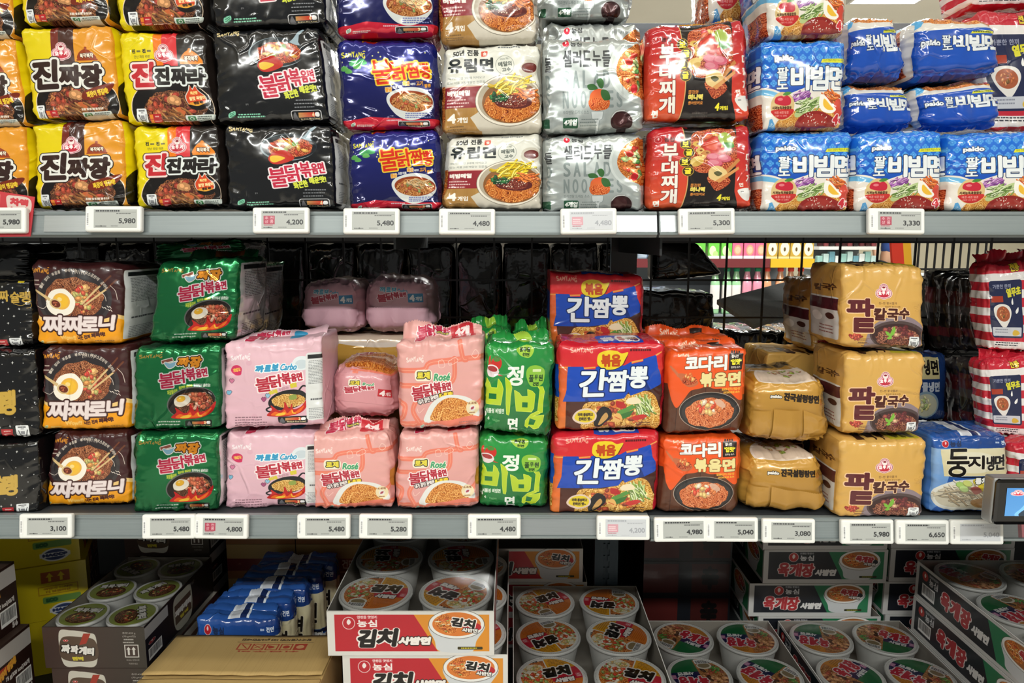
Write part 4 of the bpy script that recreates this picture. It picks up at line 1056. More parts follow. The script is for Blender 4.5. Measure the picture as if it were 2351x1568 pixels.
c = Cv(200, 240, '#1d191a', (40, 40, 30, 30)); c.rect(-1, -1, 101, 12, '#3a3638'); c.rect(4, 30, 16, 50, '#6a2228'); c.rect(4, 50, 16, 58, '#5a5254'); c.rect(5, 62, 18, 76, '#7a2028'); c.rect(-1, 90, 101, 101, '#2c2426'); c.wrap(); c.left(); c.rect(0, 20, 100, 40, '#5a1e24'); c.rect(0, 40, 100, 52, '#4a4446'); c.rect(0, 70, 100, 82, '#5a1e24'); c.front(); design('stripe_dim', c, rough=.3, coat=.4)  # striped print with black backs, darkened so the rear rows look shaded
# ---- brown and amber, fried egg on black bean noodles
c = Cv(FW, FH, '#3f1c1d', MG)
c.ell(47, 45, 41, 38, '#3a3436'); c.ell(47, 45, 37, 34, '#2c2628')
c.nood_e(47, 43, 32, 25, ('#2c120a', '#8a4a2c', '#d09468'), 6); c.bits(58, 44, 10, 16, 28, ['#b8543c', '#d8a468', '#a8a060', '#8a3a2c', '#c8884c', '#c04438'], 4.2, 4, .7)
c.egg(33, 48, 16.5, 17, 20, .55, (1, -1))
c.poly([(3, 35), (5, 33), (22, 44), (20, 47)], '#d8ba84'); c.ell(27, 50, 7, 5.6, '#d8ba84', 30); c.ell(27.5, 50, 5.4, 4, '#6a2c1a', 30); c.bits(27.5, 50, 3, 2, 4, ['#a85a3c'], 2)
for dx in (0, 6): c.poly([(56 + dx * .3, 49 + dx * .4), (75 + dx, 27 + dx * .7), (76.5 + dx, 28.5 + dx * .7), (57 + dx * .3, 51 + dx * .4)], '#d8ba84'); c.poly([(75 + dx, 27 + dx * .7), (86 + dx, 14 + dx * .8), (87.5 + dx, 15.2 + dx * .8), (76.5 + dx, 28.5 + dx * .7)], '#6a3a24')
wordmark(c, 2, 8, 22, 16, '#d8902c')
s_ = '1분 없이 후르릅 볶아내는 액상스프만의 조리수'
for i, ch in enumerate(s_):
    if ch == ' ': continue
    a = R(205 + 130 * i / (len(s_) - 1)); x, y = 47 + 38.5 * math.cos(a), 45 + 35.5 * math.sin(a); c.text(ch, (x - 1.5, y - 1.9, x + 1.5, y + 1.9), '#c9bcae', bold=.12, rot=math.degrees(a) + 90)
c.lines(4, 22, 12, 2, 5, '#c9bcae', 1.6, 4); c.stroke([(3, 38), (4, 42), (5, 47)], .5, '#d8ccc0'); c.stroke([(5, 53), (12, 56), (17, 51), (16, 47)], .6, '#d8ccc0')
for x in range(6): c.stroke([(47 + x * 2.2, 9 + .3 * abs(x - 2) ** 1.5), (47.5 + x * 2.4, 13 + .3 * abs(x - 2) ** 1.5)], .6, '#c9bcae')
c.stroke([(86, 27), (91, 34), (93, 44)], .6, '#d8ccc0'); c.stroke([(78, 36), (81, 41), (82, 46)], .6, '#d8ccc0')
for x, y in ((78, 53), (83, 52), (84, 56)): c.stroke([(x, y), (x + 1.5, y + 1.6), (x + 3, y + .8), (x + 4.4, y + 3)], .7, '#e8ded2', sm=False)
am = [(-1, 61), (6, 67), (12, 70)] + [(12, 101), (-1, 101)]
c.poly([(-1, 60), (8, 66), (30, 74), (60, 74), (86, 66), (92, 62), (101, 65), (101, 101), (-1, 101)], '#eec87e'); c.poly([(-1, 64), (8, 70), (30, 78), (60, 78), (86, 71), (92, 67), (101, 70), (101, 101), (-1, 101)], '#ef9f15')
chars(c, [('짜', (9, 63.5, 36, 87)), ('짜', (33, 64, 59, 86.5)), ('로', (55, 65, 74, 83)), ('니', (74, 63, 91, 82))], '#ecdedc', bold=.95, out=[(1.9, '#3a1816'), (.5, '#b09a98')], shear=.12)
c.text('Wow!!', (29, 88, 47, 93), '#f4c264', bold=.4); c.text('너는 진짜', (49, 87.5, 64, 92.5), '#4a1d16', bold=.25, rot=-6); c.text('짜짜이!', (65, 84.5, 81, 90.5), '#4a1d16', bold=.45, rot=-6)
c.lines(68, 94, 96, 2, 2.6, '#9a6a2a', 1.1, 4); leaf_mark(c, 6, 93, 4, '#e8dca0')
c.wrap(); c.right(); c.rect(0, 0, 100, 62, '#3f1c1d'); nutrition(c, 2, 8, 96, 95, 6); c.front()
design('brown', c, rough=.3, coat=.3)

# ---- green foil
def redword(c, x0, y0, x1, y1, col='#c42f50', o=1.3, oc='#f6eaea', b=.36): fire_chars(c, x0, y0, x1, y1, col, [(o, oc)], bold=b)
c = Cv(FW, FH, '#1c7340', MG)
c.grad([(0, 0), (100, 0), (100, 100), (0, 100)], '#1f7d46', '#17663a'); wordmark(c, 8, 8, 34, 14.5, '#b89a4a')
c.poly([(33, 17), (45, 14), (46, 17), (34, 20)], '#9a5a4a', out='#f4efe6', ow=.8); c.blob([(37, 19), (43, 20), (50, 18), (48, 23), (43, 25.5), (39, 23)], '#8fc0d8', out='#f4efe6', ow=.9)
chars(c, [('짜', (51, 13, 65, 24)), ('장', (65, 12.5, 78.5, 26))], '#f0982a', bold=.9, out=[(2.1, '#f4efe6'), (1.0, '#3a2416')], shear=.1)
redword(c, 31, 26, 85, 48.5)
c.text('짜장풀이메', (41, 50, 53, 56), '#c8d84a', bold=.3, rot=-9); c.text('화끈한 불닭이', (54, 45.5, 69, 50), '#c8d84a', bold=.3, rot=-8); c.text('입안에서 춤춘닭!', (70, 44.5, 88, 48.5), '#e8ece4', bold=.2, rot=3)
c.ell(66.5, 66, 26.5, 18, '#6a706c', -12); c.ell(67, 66.5, 25.5, 17, '#2a2320', -12); c.nood_e(70, 66.5, 21, 13, BLACKBEAN, 7); c.bits(74, 64, 14, 9, 30, ['#b8503c', '#d0805c', '#8a3a2c', '#c86a4a', '#e0a890'], 3.6, 6, .7)
c.egg(57.5, 63.5, 9.5, 7, -15, .5, (-1, -2)); flames(c, 45, 66, 93, 85)
c.lines(28, 88, 57, 2, 3.4, '#b8c8bc', 1.4, 3); fire_level(c, 60, 87.5, 90, 96, '3', '#1a2a20', '#1a2a20')
c.wrap(); c.right(); nutrition(c, 4, 6, 96, 96, 8); c.top(); c.rect(0, 0, 100, 100, '#17663a'); c.rect(40, 20, 80, 60, '#8a4a1c'); c.front()
design('foil', c, rough=.2, metal=.6, coat=.3, crinkle=.005)

# ---- pale pink, creamy
def skillet(c, cx, cy, rx, ry):
    c.ell(cx, cy, rx, ry, '#17181b', -14); c.stroke([(cx + rx * .6, cy - ry * .9), (cx + rx * .8, cy - ry * 1.35), (cx + rx * 1.0, cy - ry * 1.2), (cx + rx * .98, cy - ry * .5)], 1.6, '#17181b'); c.stroke([(cx - rx * .8, cy + ry * .6), (cx - rx * 1.08, cy + ry * .9), (cx - rx * .9, cy + ry * 1.15), (cx - rx * .6, cy + ry * .95)], 1.6, '#17181b')
    c.nood_e(cx + 1, cy + 1, rx * .86, ry * .72, ('#7a4a14', '#d8a048', '#f4d890'), 9); c.blob([(cx + 2, cy - 4), (cx + 8, cy - 6), (cx + 9, cy - 1), (cx + 3, cy)], '#8fa04a')
c = Cv(FW, FH, '#e3b7c3', MG)
c.grad([(0, 0), (100, 0), (100, 100), (0, 100)], '#e6bdc8', '#dfb2c0'); rs_ = np.random.RandomState(8)
for i in range(14): c.ell(rs_.uniform(0, 80), rs_.uniform(5, 95), 3, 3.2, '#dcaaba', op=.6)
wordmark(c, 8, 15, 28, 23, '#f4e8ec')
c.blob([(8, 33), (10, 28), (15, 27), (19, 30), (19, 35), (18, 38), (13, 38)], '#cf3260'); c.text('까르보할까요?', (10, 30, 18, 34.5), '#f4d05a', bold=.2, rot=-10)
for x, y, q in ((9, 44, '#cf7a9a'), (41, 66, '#a8507a'), (45, 62, '#8fc0d8'), (7, 57, '#7ab4d0')): c.blob([(x, y + 3), (x - 2.3, y), (x - 1, y - 2), (x, y - 1), (x + 1, y - 2), (x + 2.3, y)], q, out='#5a3a4a', ow=.4)
c.ell(78, 28, 9, 8, '#dfe6ea'); c.ell(78, 29, 6, 5, '#c8d4da')
chars(c, [('까', (33, 28, 41.5, 36)), ('르', (42, 28, 48.5, 35.5)), ('보', (49, 27, 56, 35))], '#3a98c4', bold=.6, out=[(1.1, '#eef4f6')], shear=.12); c.text('Carbo', (57.5, 27.5, 74, 35), '#3a98c4', bold=.3, shear=.25, out=[(.7, '#eef4f6')])
redword(c, 33, 37.5, 79, 58, '#b82a3e')
c.text('부드러움', (46, 56, 55, 61), '#d8c83a', bold=.4, rot=-18); c.text('에 살아나는', (56, 53, 66, 57), '#c0909c', bold=.2, rot=-14); c.text('불닭', (67, 49, 74, 54.5), '#d8c83a', bold=.5, rot=-10)
skillet(c, 64, 68, 19, 11); flames(c, 44, 68, 83, 86)
c.lines(12, 86, 45, 4, 3, '#8a6470', 1.2, 4); fire_level(c, 54, 87, 83, 95, '2', '#1c1a1e', '#1c1a1e')
nutrition(c, 82, 17, 105, 92, 4)
c.wrap(); c.right(); c.rect(0, 0, 100, 100, '#e0b4c0'); c.front(); c.top(); redword(c, 18, 30, 55, 100, '#c42f50', 1); c.blob([(60, 40), (66, 30), (76, 60), (74, 80), (64, 90)], '#3a98c4'); c.front()
design('pink', c, rough=.34, coat=.15)

c = Cv(FW, FH, '#d3a6b3', MG)      # the end of the same pack, lying down
chars(c, [('까', (24, 18, 33, 26)), ('르', (34, 18.5, 41, 26)), ('보', (42, 19, 50, 27))], '#5aa8c8', bold=.4, out=[(.8, '#e0ecf0')]); c.text('Carbo', (51, 21, 66, 29), '#5aa8c8', bold=.3)
redword(c, 20, 26, 64, 44, '#b02a44', 1.2, '#e8d0d8', .5); c.rrect(66, 29, 88, 45, 1, '#3a88b8'); c.text('4', (68, 31, 76, 43), '#f0f4f6', bold=.8); c.text('개입', (77, 34.5, 86, 42), '#f0f4f6', bold=.3)
c.wrap(); design('pinkend', c, rough=.34, coat=.2)

# ---- salmon pink
def rosey(c, x, y, s):
    c.rrect(x, y, x + 20 * s, y + 12 * s, 4 * s, '#f0ead2'); c.text('로제', (x + 2.6 * s, y + 2 * s, x + 17.4 * s, y + 10 * s), '#e8d84a', bold=.5 * s, out=[(.9 * s, '#3a3226')])
    c.text('Rosé', (x + 22 * s, y + 4.5 * s, x + 40 * s, y + 12.5 * s), '#4aa070', bold=.35 * s, shear=.2, out=[(.8 * s, '#f0ead8')])
c = Cv(FW, FH, '#e3a6a0', MG)
c.grad([(0, 0), (100, 0), (100, 100), (0, 100)], '#e6aca6', '#df9f9a')
Q = '#e8806a'
for p in ([(0, 33), (30, 33), (42, 25), (100, 22)], [(72, 4), (76, 22), (80, 24)], [(0, 50), (40, 50), (64, 46), (66, 22)], [(12, 93), (6, 93), (100, 90)], [(22, 66), (17, 78), (24, 92)], [(0, 68), (8, 72), (6, 84), (0, 88)], [(100, 66), (92, 74)], [(34, 92), (36, 101)]): c.stroke(p, 5.4, Q); c.stroke(p, .5, '#f0a890')
for p in ([(48, 24), (53, 23), (55, 30), (49, 31), (48, 24)], [(59, 25), (67, 21), (70, 25), (61, 29), (59, 25)], [(86, 20), (90, 14), (94, 19), (90, 23), (86, 20)], [(22, 76), (24, 81), (30, 76)]): c.stroke(p, .5, '#f6d0c4')
wordmark(c, 11, 18, 31, 26, '#f4dcd6'); rosey(c, 20, 33, 1.03); redword(c, 16, 47, 62, 67, '#b42c3e', 1.2)
c.text('내가 찾던 완벽한', (23, 63, 48, 69), '#f0e8e4', bold=.3, rot=-13, out=[(.6, '#3a2a2c')]); c.text('K-로제!', (48, 58.5, 64, 64.5), '#f0d23c', bold=.5, rot=-5, out=[(.7, '#3a2a1c')])
k_ = smooth_closed([(31, 92), (33, 80), (42, 68), (58, 62), (78, 64), (90, 72), (94, 88), (60, 91)]); c.poly(k_, '#e6e6e2')
c.noodle(smooth_closed([(38, 90), (40, 80), (48, 70), (60, 65), (76, 68), (86, 76), (86, 88), (60, 91)]), ('#8a3c10', '#dc8a3c', '#f6c87e'), 8, 1.0); c.blob([(37, 92), (60, 90), (88, 86), (96, 92), (60, 96)], Q)
c.ell(87, 77, 7.4, 8, '#ecdcb4'); c.ell(87, 77.5, 3.4, 3.6, '#e8e0d8'); c.blob([(85, 79), (86, 76.5), (89, 76), (88, 78.5)], '#a8485a'); c.text('K-로제', (82.5, 70.5, 91.5, 73.5), '#9a6a4a', bold=.15); c.lines(82, 82, 92, 1, 0, '#9a6a4a', 1.2)
leaf_mark(c, 25, 93.5, 4.5, '#d8ece0'); c.lines(70, 92, 96, 2, 3, '#b87a74', 1.1)
c.wrap(); c.right(); c.ell(30, 60, 40, 14, '#c88a3c'); c.top(); redword(c, 18, 20, 60, 95, '#c42f50', 1.2); rosey(c, 40, 55, 1); c.poly([(60, 30), (88, 20), (90, 90), (62, 95)], '#c8323c'); c.text('4개', (66, 40, 84, 85), '#f6e6e4', bold=.9); c.front()
design('rose', c, rough=.34, coat=.15)
c = Cv(FW, 560, '#d99aa0', MG)
c.noodle(smooth_closed([(40, 4), (100, 0), (100, 12), (60, 10)]), ORANGEN, 2); c.poly([(30, 8), (100, 12), (100, 17), (28, 12)], '#e8806a'); c.rect(33, 13, 42, 18, '#e8806a')
rosey(c, 28, 27, 1.0); redword(c, 22, 37, 68, 51, '#b42c3e', 1.1)
c.poly([(74, 42), (97, 46), (95, 60), (72, 56)], '#bf2a34'); c.text('4', (75, 45, 83, 56), '#f6ece8', bold=.9, rot=6); c.text('개입', (83, 49.5, 93, 57), '#f6ece8', bold=.3, rot=6)
c.wrap(); c.top(); c.rect(0, 0, 100, 100, '#df9f9a'); c.noodle(smooth_closed([(25, 40), (90, 30), (98, 100), (20, 100)]), ORANGEN, 4); redword(c, 20, 0, 80, 40, '#b42c3e', 1.2); c.front()
design('roseend', c, rough=.3, coat=.25)

# ---- leaf green
c = Cv(400, 480, '#1f7a3c', MG)
c.grad([(0, 0), (100, 0), (100, 100), (0, 100)], '#32a048', '#155f30', 65)
c.ell(17, 22, 8, 7.5, '#c8352c'); c.blob([(12, 16), (20, 15), (22, 19), (15, 20)], '#4c8a3a'); c.poly([(5, 15), (8, 13), (9, 24), (5, 25)], '#d0402c'); c.ell(12, 28, 9, 4.5, '#e8dcdc', 12); c.ell(12, 28, 7, 3, '#a83a3a', 12); c.blob([(4, 28), (6, 35), (13, 37), (20, 34), (21, 30), (12, 32)], '#e4d6d6'); c.poly([(20, 33), (28, 36), (21, 35.5)], '#c8352c')
c.blob([(62, 38), (61, 30), (66, 25), (76, 24), (86, 28), (88, 35), (86, 43), (78, 47), (68, 46)], '#8cc03e'); chars(c, [('풀', (65, 34, 72, 42)), ('무', (73, 34, 78, 40)), ('원', (79, 34, 85.5, 41))], '#1c3a20', bold=.35); c.text('건면', (71, 42, 79.5, 46), '#1c3a20', bold=.2); c.rrect(70, 28, 82, 31, .8, '#d8e8b0')
c.blob([(45, 7), (52, 5), (60, 3), (70, 6), (68, 13), (62, 16), (52, 14)], '#a8d048'); c.text('풀무원', (50, 5.5, 65, 10), '#1c3a20', bold=.25); c.text('건면', (54, 11, 64, 14.5), '#1c3a20', bold=.2)
c.text('정', (33, 24, 57, 46), '#eaf0e6', bold=1.0, shear=.05)
G = '#b5cf2c'; O = '#dfe858'
def fat(p): c.poly(p, G, out=O, ow=.5)
fat([(4, 38), (9, 43), (11, 49), (20, 49), (21, 39), (26, 44), (28.5, 50), (27, 60), (25.5, 68), (3, 67), (3, 50)]); c.rect(8.5, 55.5, 19, 61.5, '#1b6e37')
fat([(31, 37), (38, 42), (41, 48), (39.5, 58), (39, 75), (38, 79), (35, 78), (33.5, 66), (33, 50)])
fat([(45, 51), (52, 54), (56, 58), (65, 57.5), (64, 50), (71, 52), (75, 55), (74, 70), (71, 74), (49, 74), (47.5, 66)]); c.rect(57, 64, 65, 69.5, '#1b6e37')
fat([(79, 47), (86, 47), (88.5, 52), (87, 64), (87, 74), (80, 75), (81, 62), (82, 50)]); fat([(80, 73), (84, 75), (72, 79), (89, 77), (88, 84), (82, 91), (75, 92), (68, 88.5), (66, 91), (62.5, 90), (63, 84), (70, 77)]); c.poly([(69, 81), (78, 83), (75, 88), (67.5, 88)], '#1b6e37')
c.text('식물성 비빔면', (4, 72, 31, 78), '#e4ecdc', bold=.25); c.text('면', (37, 82, 52, 95), '#eef2ea', bold=.8); c.text('4', (7, 82, 10, 86), '#cfe0c8', bold=.2); c.text('Vegan', (14, 84, 25, 88), '#8fc48a', bold=.1); c.ell(2.5, 79, 2.4, 3, '#e4ece0'); c.lines(55, 93, 86, 2, 2.4, '#2c8a48', 1, 3)
c.wrap(); c.top(); c.rect(0, 0, 100, 100, '#2c9444'); c.blob([(40, 10), (60, 20), (70, 80), (50, 90)], '#a8d048'); c.front()
design('green', c, rough=.22, coat=.4)

# ---- red and blue stir-fried seafood
c = Cv(FW, FH, '#cf2733', MG)
c.grad([(0, 0), (100, 0), (100, 40), (0, 40)], '#cf2434', '#d8362f'); c.grad([(0, 26), (13, 26), (9, 78), (10, 101), (0, 101)], '#d85a30', '#e07a34'); c.grad([(9, 60), (101, 40), (101, 101), (9, 101)], '#3a1c18', '#5a2a1c')
c.noodle(smooth_closed([(27, 68), (50, 66), (66, 58), (85, 56), (94, 70), (96, 101), (30, 101), (24, 84)]), GOLDN, 7); c.bits(62, 80, 30, 14, 40, ['#b83a2c', '#d8703c', '#e8c078', '#8a3a2c', '#d89a50', '#a8482c'], 4.5, 5, .6)
strands(c, 80, 73, 9, 8, 50, ['#8fae4a', '#c8d890', '#6a9440', '#dce8b8'], 1.3, 4, 60, 13); c.poly([(56, 78), (70, 70), (73, 74), (58, 84)], '#5a9444'); c.poly([(58, 82), (72, 76), (68, 84), (62, 87)], '#3a7436')
c.blob([(35, 92), (37, 80), (43, 72), (50, 76), (51, 84), (46, 90), (39, 96)], '#1c1a1e'); c.blob([(39, 93), (42, 84), (46, 79), (48, 84), (44, 90)], '#c89a5a'); c.blob([(53, 82), (58, 80), (61, 86), (58, 91), (53, 89)], '#e8b468'); c.stroke([(54, 84), (59, 87)], .8, '#c8502c'); c.blob([(55, 66), (62, 68), (64, 74), (56, 73)], '#b82a2c'); c.blob([(70, 85), (80, 82), (84, 85), (74, 89)], '#c83430'); c.blob([(66, 63), (74, 62), (78, 68), (70, 70), (64, 68)], '#f0e0bc')
B = '#1b49b4'
c.poly([(10, 27), (24, 27), (25, 30), (35, 30), (36, 27), (62, 26), (68, 22), (68.5, 24.5), (79, 22), (79, 19.5), (91, 15), (93, 30), (97, 40), (96, 48), (86, 54), (84, 48), (82, 54), (68, 60), (66, 56), (62, 63), (42, 66), (30, 66), (27, 58), (26.5, 66), (6, 66), (9, 52)], B)
c.poly([(82, 42), (84, 48), (86, 54), (82, 55), (80, 50)], '#123482'); c.poly([(25, 52), (27, 58), (30, 66), (26.6, 66)], '#123482'); c.poly([(24.5, 27.8), (35, 27), (35, 28.6), (24.7, 29.6)], '#e89a4a'); c.poly([(68, 22), (79, 19.4), (79, 21.4), (68.5, 24)], '#e89a4a'); c.poly([(2, 27.5), (10, 27.5), (10, 28.6), (2, 28.6)], '#e8a050'); c.poly([(90, 15), (96, 11), (96.5, 12.2), (91, 16)], '#e8a050')
wordmark(c, 12, 5, 33, 13, '#e8a08c'); c.lines(65, 8.5, 88, 1, 0, '#5a1a1c', 2.4, 3)
c.blob([(37, 22), (38, 14), (45, 10), (54, 10.5), (59, 13), (65, 13), (63, 20), (60, 26), (52, 31), (44, 31), (38, 27)], '#1c1a2a', op=.6); c.blob([(36.5, 21), (38, 13), (45, 9.5), (54, 10), (59, 13), (65, 12), (62, 20), (59, 26), (52, 30), (44, 30), (38, 26)], '#e8cc2a')
c.text('볶음', (40, 13.5, 58.5, 27.5), '#bf4a1a', bold=.75)
chars(c, [('간', (20.5, 29.5, 47, 61)), ('짬', (46, 31, 66, 55.5)), ('뽕', (66, 27.5, 84, 52))], '#e9f0f4', bold=1.0, out=[(1.0, '#10265e')], shear=.06)
c.blob([(15, 84), (20, 76), (30, 74), (37, 80), (36, 88), (28, 92), (19, 90)], '#e0c8b8'); c.blob([(17, 84), (21, 77.5), (30, 76), (35.5, 81), (34.5, 87), (28, 90), (20, 88)], '#e2c82a'); c.text('더욱 풍성하고', (20, 79, 34, 83), '#3a2c1a', bold=.2); c.text('진해진 맛~', (21, 84, 33, 88), '#3a2c1a', bold=.2); c.lines(76, 91, 90, 3, 2.4, '#5a3a2a', 1)
c.poly([(97, 0), (101, 0), (101, 101), (96, 101), (98, 60)], '#b81c2e')
c.wrap(); c.top(); c.rect(38, 40, 80, 100, B); c.rrect(56, 50, 78, 95, 3, '#f0ecec'); c.text('5', (58, 55, 64, 92), '#b02a50', bold=1.2); c.text('개입', (66, 60, 76, 92), '#5a2a40', bold=.6); c.text('짬뽕', (42, 55, 54, 92), '#e8eef4', bold=.8); c.left(); c.rect(0, 25, 100, 62, B); c.noodle([(0, 62), (100, 62), (100, 90), (0, 90)], GOLDN, 2); c.front()
design('seafood', c, rough=.24, coat=.3)

# ---- orange over dark boards
c = Cv(FW, FH, '#5a3626', MG)
for i in range(6): c.rect(i * 17.5 - 4, 30, i * 17.5 - 3.3, 101, '#38201a'); c.rect(i * 17.5 - 3.3, 30, i * 17.5 + 8, 101, '#64402e', op=.5)
c.poly(smooth_open([(-1, -1), (101, -1), (101, 50), (97, 60), (92, 62), (84, 56), (74, 48), (60, 47), (50, 44), (40, 46), (30, 48), (22, 58), (14, 68), (8, 60), (4, 46), (-1, 38)], 5), '#ec5a22')
wordmark(c, 13, 4, 27, 9, '#f6d8c0')
chars(c, [('코', (22, 9, 38, 22.5)), ('다', (38, 8.5, 57, 26)), ('리', (57, 8, 74, 26))], '#eef0ee', bold=.95, out=[(.7, '#8a4a2a')]); chars(c, [('볶', (41, 27.5, 57, 44.5)), ('음', (58, 28, 75, 44.5)), ('면', (76, 28, 92.5, 45))], '#ecdc9a', bold=.95, out=[(.7, '#7a4a22')])
c.rrect(76, 7, 93, 26, 1, '#2a1d18'); [c.poly([(78 + i * 3, 7), (79 + i * 3, 3), (80.5 + i * 3, 3), (80.5 + i * 3, 7)], '#2a1d18') for i in range(4)]; c.text('집나간', (79, 8, 88, 12), '#f0ece4', bold=.25); c.text("'입맛'", (78, 13, 91.5, 20), '#f0e83c', bold=.4); c.text('돋우는 소스', (79, 21.5, 91, 24), '#f0ece4', bold=.15)
c.text('입맛을 돋우는 매콤~한', (69, 46.5, 92, 49.5), '#f2b43c', bold=.2); c.text('코다리조림 소스', (71, 50.5, 92, 53.5), '#f2b43c', bold=.2)
c.poly([(4, 19), (6, 18), (17, 30), (14, 32)], '#c8704a'); c.blob([(14, 28), (18, 36), (26, 43), (34, 43), (39, 39), (34, 34), (22, 28)], '#c06a44'); c.nood_e(28, 36, 9.5, 5, REDN, 4); c.bits(28, 32, 6, 4, 10, ['#d8703c', '#e0a060', '#b8502c'], 3.6, 2, .7)
c.ell(55, 73, 38, 22.5, '#c8b8a8', 3); c.ell(55, 73, 37.4, 22, '#2c2828', 3); c.ell(55, 73.5, 34.5, 19.5, '#3a3636', 3)
c.nood_e(55, 75, 30.5, 17.5, ('#7a240c', '#d8703c', '#f6b080'), 11); c.bits(56, 68, 16, 8, 22, ['#d87a48', '#c84a34', '#e8a070', '#d8b070', '#e0c8b0'], 4.6, 3, .7); c.blob([(61, 60), (68, 60), (75, 67), (72, 70), (64, 66)], '#dcae94')
c.wrap(); c.top(); c.rect(0, 0, 100, 100, '#e0541f'); wordmark(c, 20, 40, 44, 90, '#f6d8c0'); c.rect(60, 40, 75, 80, '#2a1d18'); c.front()
design('orange', c, rough=.32, coat=.2)

# ---- golden ox-bone soup pack lying on its face
c = Cv(FW, 380, '#b98a3c', MG)
c.grad([(0, 0), (100, 0), (100, 40), (0, 40)], '#cc9c44', '#b98a3c'); c.blob([(12, -6), (40, -2), (80, -2), (92, 4), (60, 10), (24, 6)], '#e4d6c8')
c.text('paldo', (26, 26, 40, 32), '#e9e6de', bold=.5, out=[(.7, '#3a2c1c')], rot=4); c.text('진국설렁탕면', (42, 25, 86, 37), '#2c2014', bold=.6, rot=6)
c.rrect(87, 33, 95, 42, 1, '#b05a34'); c.rrect(87.7, 33.8, 94.3, 41.2, .8, '#b4802f'); c.text('진국', (88.5, 35, 93.5, 37), '#b05a34'); c.text('사골', (88.5, 38, 93.5, 40), '#b05a34')
c.wrap(); c.top(); c.rect(0, 0, 100, 100, '#b4842e'); c.ell(52, 95, 44, 42, '#e4d6c8'); c.ell(52, 92, 40, 34, '#d8c4b0'); c.bits(54, 74, 24, 14, 14, ['#8a9a3c', '#9a6a54', '#b08a6a', '#7a9040'], 5, 4); c.rect(20, 0, 92, 42, '#6a5434'); chars(c, [('진', (26, 4, 38, 38)), ('국', (42, 4, 54, 38)), ('설', (57, 4, 68, 38)), ('렁', (72, 4, 84, 38))], '#2c2014', bold=1.2); c.front()
design('gold', c, rough=.24, metal=.1, coat=.45)

# ---- sand, red bean noodle soup
c = Cv(FW, FH, '#d5a656', MG)
c.grad([(0, 0), (100, 0), (100, 100), (0, 100)], '#d8aa5a', '#d2a252'); trefoil(c, 50, 32, 9.3)
c.text('진~한 팥국물과', (44, 44, 65, 47), '#5a3a22', bold=.05); c.text('칼칼한 칼국수면!', (51, 48.5, 69, 51), '#5a3a22', bold=.05)
c.blob([(30, 101), (30, 88), (36, 74), (50, 64), (66, 60), (84, 63), (97, 74), (99, 90), (92, 101), (60, 108)], '#8d7d84'); c.ell(66, 83, 32, 17, '#50403f'); c.ell(66, 84, 29.5, 14.5, '#3a2222')
c.nood_e(67, 86, 26, 11, ('#2a100c', '#7c4030', '#c89070'), 5, 1.1); c.bits(68, 80, 18, 7, 24, ['#6a2a2c', '#8a4038', '#c09a78', '#5a2226'], 3.8, 4, .8)
for p in ([(58, 82), (62, 73), (64, 78), (61, 84)], [(56, 80), (52, 79), (55, 84), (59, 84)], [(59, 83), (60, 88), (55, 88)]): c.blob(p, '#7cb83c')
cart_badge(c, 81, 85, 93, 98)
K = '#5c1f24'; HL = [(1.1, '#efc79a')]
chars(c, [('파', (8, 40, 39, 62)), ('ㅌ', (15, 63, 38.5, 81))], K, bold=1.7, out=HL); chars(c, [('칼', (38, 51, 53, 66)), ('국', (53, 51.5, 67, 66)), ('수', (67, 50.5, 80, 64))], '#4c2018', bold=.75, out=[(.9, '#efc79a')], shear=.06)
c.bits(18, 86, 7, 3.4, 16, ['#a83a2c', '#8a2a24', '#c05a44'], 2.4, 4, .75); c.lines(21, 89, 34, 2, 2.6, '#7a5430', 1.2); c.lines(24, 95, 30, 1, 0, '#7a5430', 1.4); c.rect(20, 87.8, 34, 88.1, '#7a5430'); c.rect(20, 93, 34, 93.3, '#7a5430')
for x, y in ((88, 50), (93, 47), (90, 54)): c.ell(x, y, 2.6, 1.4, '#c09048'); c.ell(x, y, 2.2, 1.1, '#d5a656')
c.wrap(); c.left(); c.rect(0, 0, 100, 101, '#b98c46'); chars(c, [('칼', (22, 26, 52, 34)), ('국', (52, 25, 76, 33)), ('수', (70, 24, 92, 32))], '#4a2a1a', bold=.8); c.rrect(10, 40, 96, 92, 6, '#c8c6c2'); c.rect(10, 42, 96, 56, '#4a1c22'); c.ell(35, 66, 18, 6, '#eceae6'); c.ell(75, 64, 12, 4, '#4a2a24'); c.lines(40, 76, 90, 3, 4, '#8a5a54', 1.5); c.bottom(); c.front()
c.top(); c.rect(60, 50, 92, 96, '#b8ac2a'); c.text('4개입', (64, 60, 88, 92), '#5a5414', bold=.8); chars(c, [('칼', (20, 55, 33, 95)), ('국', (35, 55, 47, 95)), ('수', (49, 55, 58, 95))], '#3a2216', bold=.8); c.front()
design('sand', c, rough=.3, coat=.35)

